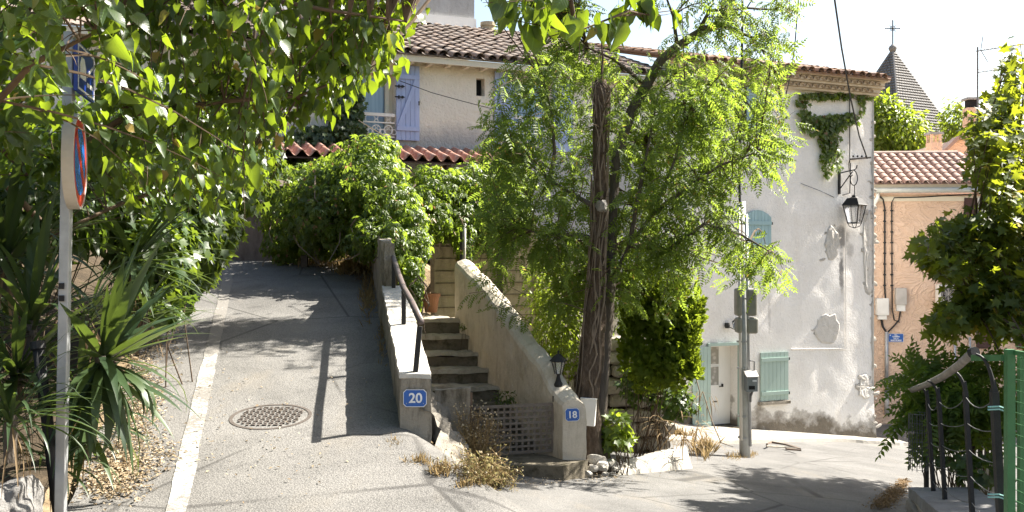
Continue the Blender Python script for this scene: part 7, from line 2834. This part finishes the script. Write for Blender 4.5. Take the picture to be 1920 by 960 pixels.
# flowering dry weed before the gate
for (lab, spots, mat) in (("tall dry weed with pale seed heads in front of the gate", [(885, 884, 17, 42), (905, 894, 15, 30), (865, 874, 12, 22)], "straw"), ("low half green weed bush below the dry weed at the gate", [(928, 918, 17, 50), (900, 914, 17, 34)], "weed")):
    c0 = on_ground_any(spots[0][0], spots[0][1])
    wd = thing("weed", lab, "weed", c0)
    b = MB()
    ps, ds, ns = [], [], []
    hp_ = []
    tall = mat == "straw"
    for (px, py, rx, n_) in spots:
        base = on_ground_any(px, py)
        base.y += .15
        for _ in range(n_):
            s_ = base + Vector((rs.normal(0, rx / F * 9 * .6), rs.normal(0, .08), 0))
            h = rs.uniform(.3, .78) if tall else rs.uniform(.08, .22)
            e = s_ + Vector((rs.normal(0, .13), rs.normal(0, .09), h))
            m_ = s_.lerp(e, .5) + Vector((rs.normal(0, .03), rs.normal(0, .03), 0))
            b.tube([s_, m_, e], [.0035, .003, .002], 3, cap=False)
            for t in rs.uniform(.15, 1, 14 if tall else 18):
                p = s_.lerp(m_, t * 2) if t < .5 else m_.lerp(e, t * 2 - 1)
                q_ = p + Vector(rs.normal(0, .05, 3))
                b.tube([p, q_], .0018, 3, cap=False)
                ps.append(tuple(q_))
                ds.append(rs.normal(0, 1, 3))
                ns.append(rs.normal(0, 1, 3))
            hp_.append(e)
    b.build("stem", M["straw"], wd, kind="stuff")
    V, T = scatter("oval", ps, ds, ns, rs.uniform(.012, .03, len(ps)) if tall else rs.uniform(.018, .04, len(ps)))
    np_obj("leaflet", V, T, M[mat], wd, kind="stuff")
    b = MB()
    for e in hp_:
        for _ in range(2 if tall else 1):
            b.lathe([(0, -.008), (.010, 0), (.006, .010), (0, .012)], e + Vector(rs.normal(0, .03, 3)), 5)
    b.build("seed_head", M["seed"], wd, kind="stuff")


def litter(name, label, spots, mat, s0, s1, lift=.012):
    ps, ds, ns = [], [], []
    for (px, py, rx, ry, n_) in spots:
        for _ in range(n_):
            p = on_ground_any(px + rs.normal(0, rx * .5), py + rs.normal(0, ry * .5))
            ps.append((p.x, p.y, p.z + lift + rs.uniform(0, .025)))
            ds.append(np.append(rs.normal(0, 1, 2), rs.normal(0, .25)))
            ns.append(np.array([0, 0, 1.0]) + rs.normal(0, .35, 3))
    V, T = scatter("oval", ps, ds, ns, rs.uniform(s0, s1, len(ps)))
    o = np_obj(name, V, T, M[mat], None, kind="stuff")
    o['label'] = label
    o['category'] = "leaf litter"
    return o


litter("leaf_litter", "tan fallen leaves drifted along the left verge of the ramp", [(240, 790, 38, 90, 1300), (215, 880, 60, 50, 1000), (262, 700, 28, 70, 800), (290, 640, 24, 40, 500), (335, 590, 24, 30, 300), (200, 920, 60, 30, 600), (300, 860, 50, 40, 200), (275, 760, 36, 80, 700), (250, 880, 60, 50, 500), (330, 640, 20, 60, 160)], "litter", .016, .048, .028)
litter("leaf_litter", "brown leaf drift in the gutter against the low stone wall", [(1695, 908, 12, 4, 260), (1688, 916, 16, 5, 340), (1680, 926, 20, 5, 420), (1670, 936, 22, 5, 460), (1660, 946, 24, 5, 420), (1652, 955, 24, 5, 300)], "litter_dark", .02, .05, .03)
litter("leaf_litter", "scattered tan leaves lying loose on the ramp asphalt", [(560, 780, 160, 130, 60), (480, 880, 150, 60, 40), (400, 760, 60, 120, 45)], "litter", .02, .04, .026)
litter("leaf_litter", "scattered crumbs and leaves along the garden edge of the street", [(1140, 895, 60, 14, 160), (1050, 905, 70, 8, 80), (1250, 880, 60, 14, 60), (1220, 850, 50, 12, 160)], "litter", .015, .035, .012)
litter("leaf_litter", "brown leaves banked under the shrubs at the foot of the end wall", [(600, 496, 70, 4, 260), (680, 520, 22, 14, 260)], "litter_dark", .02, .045, .02)
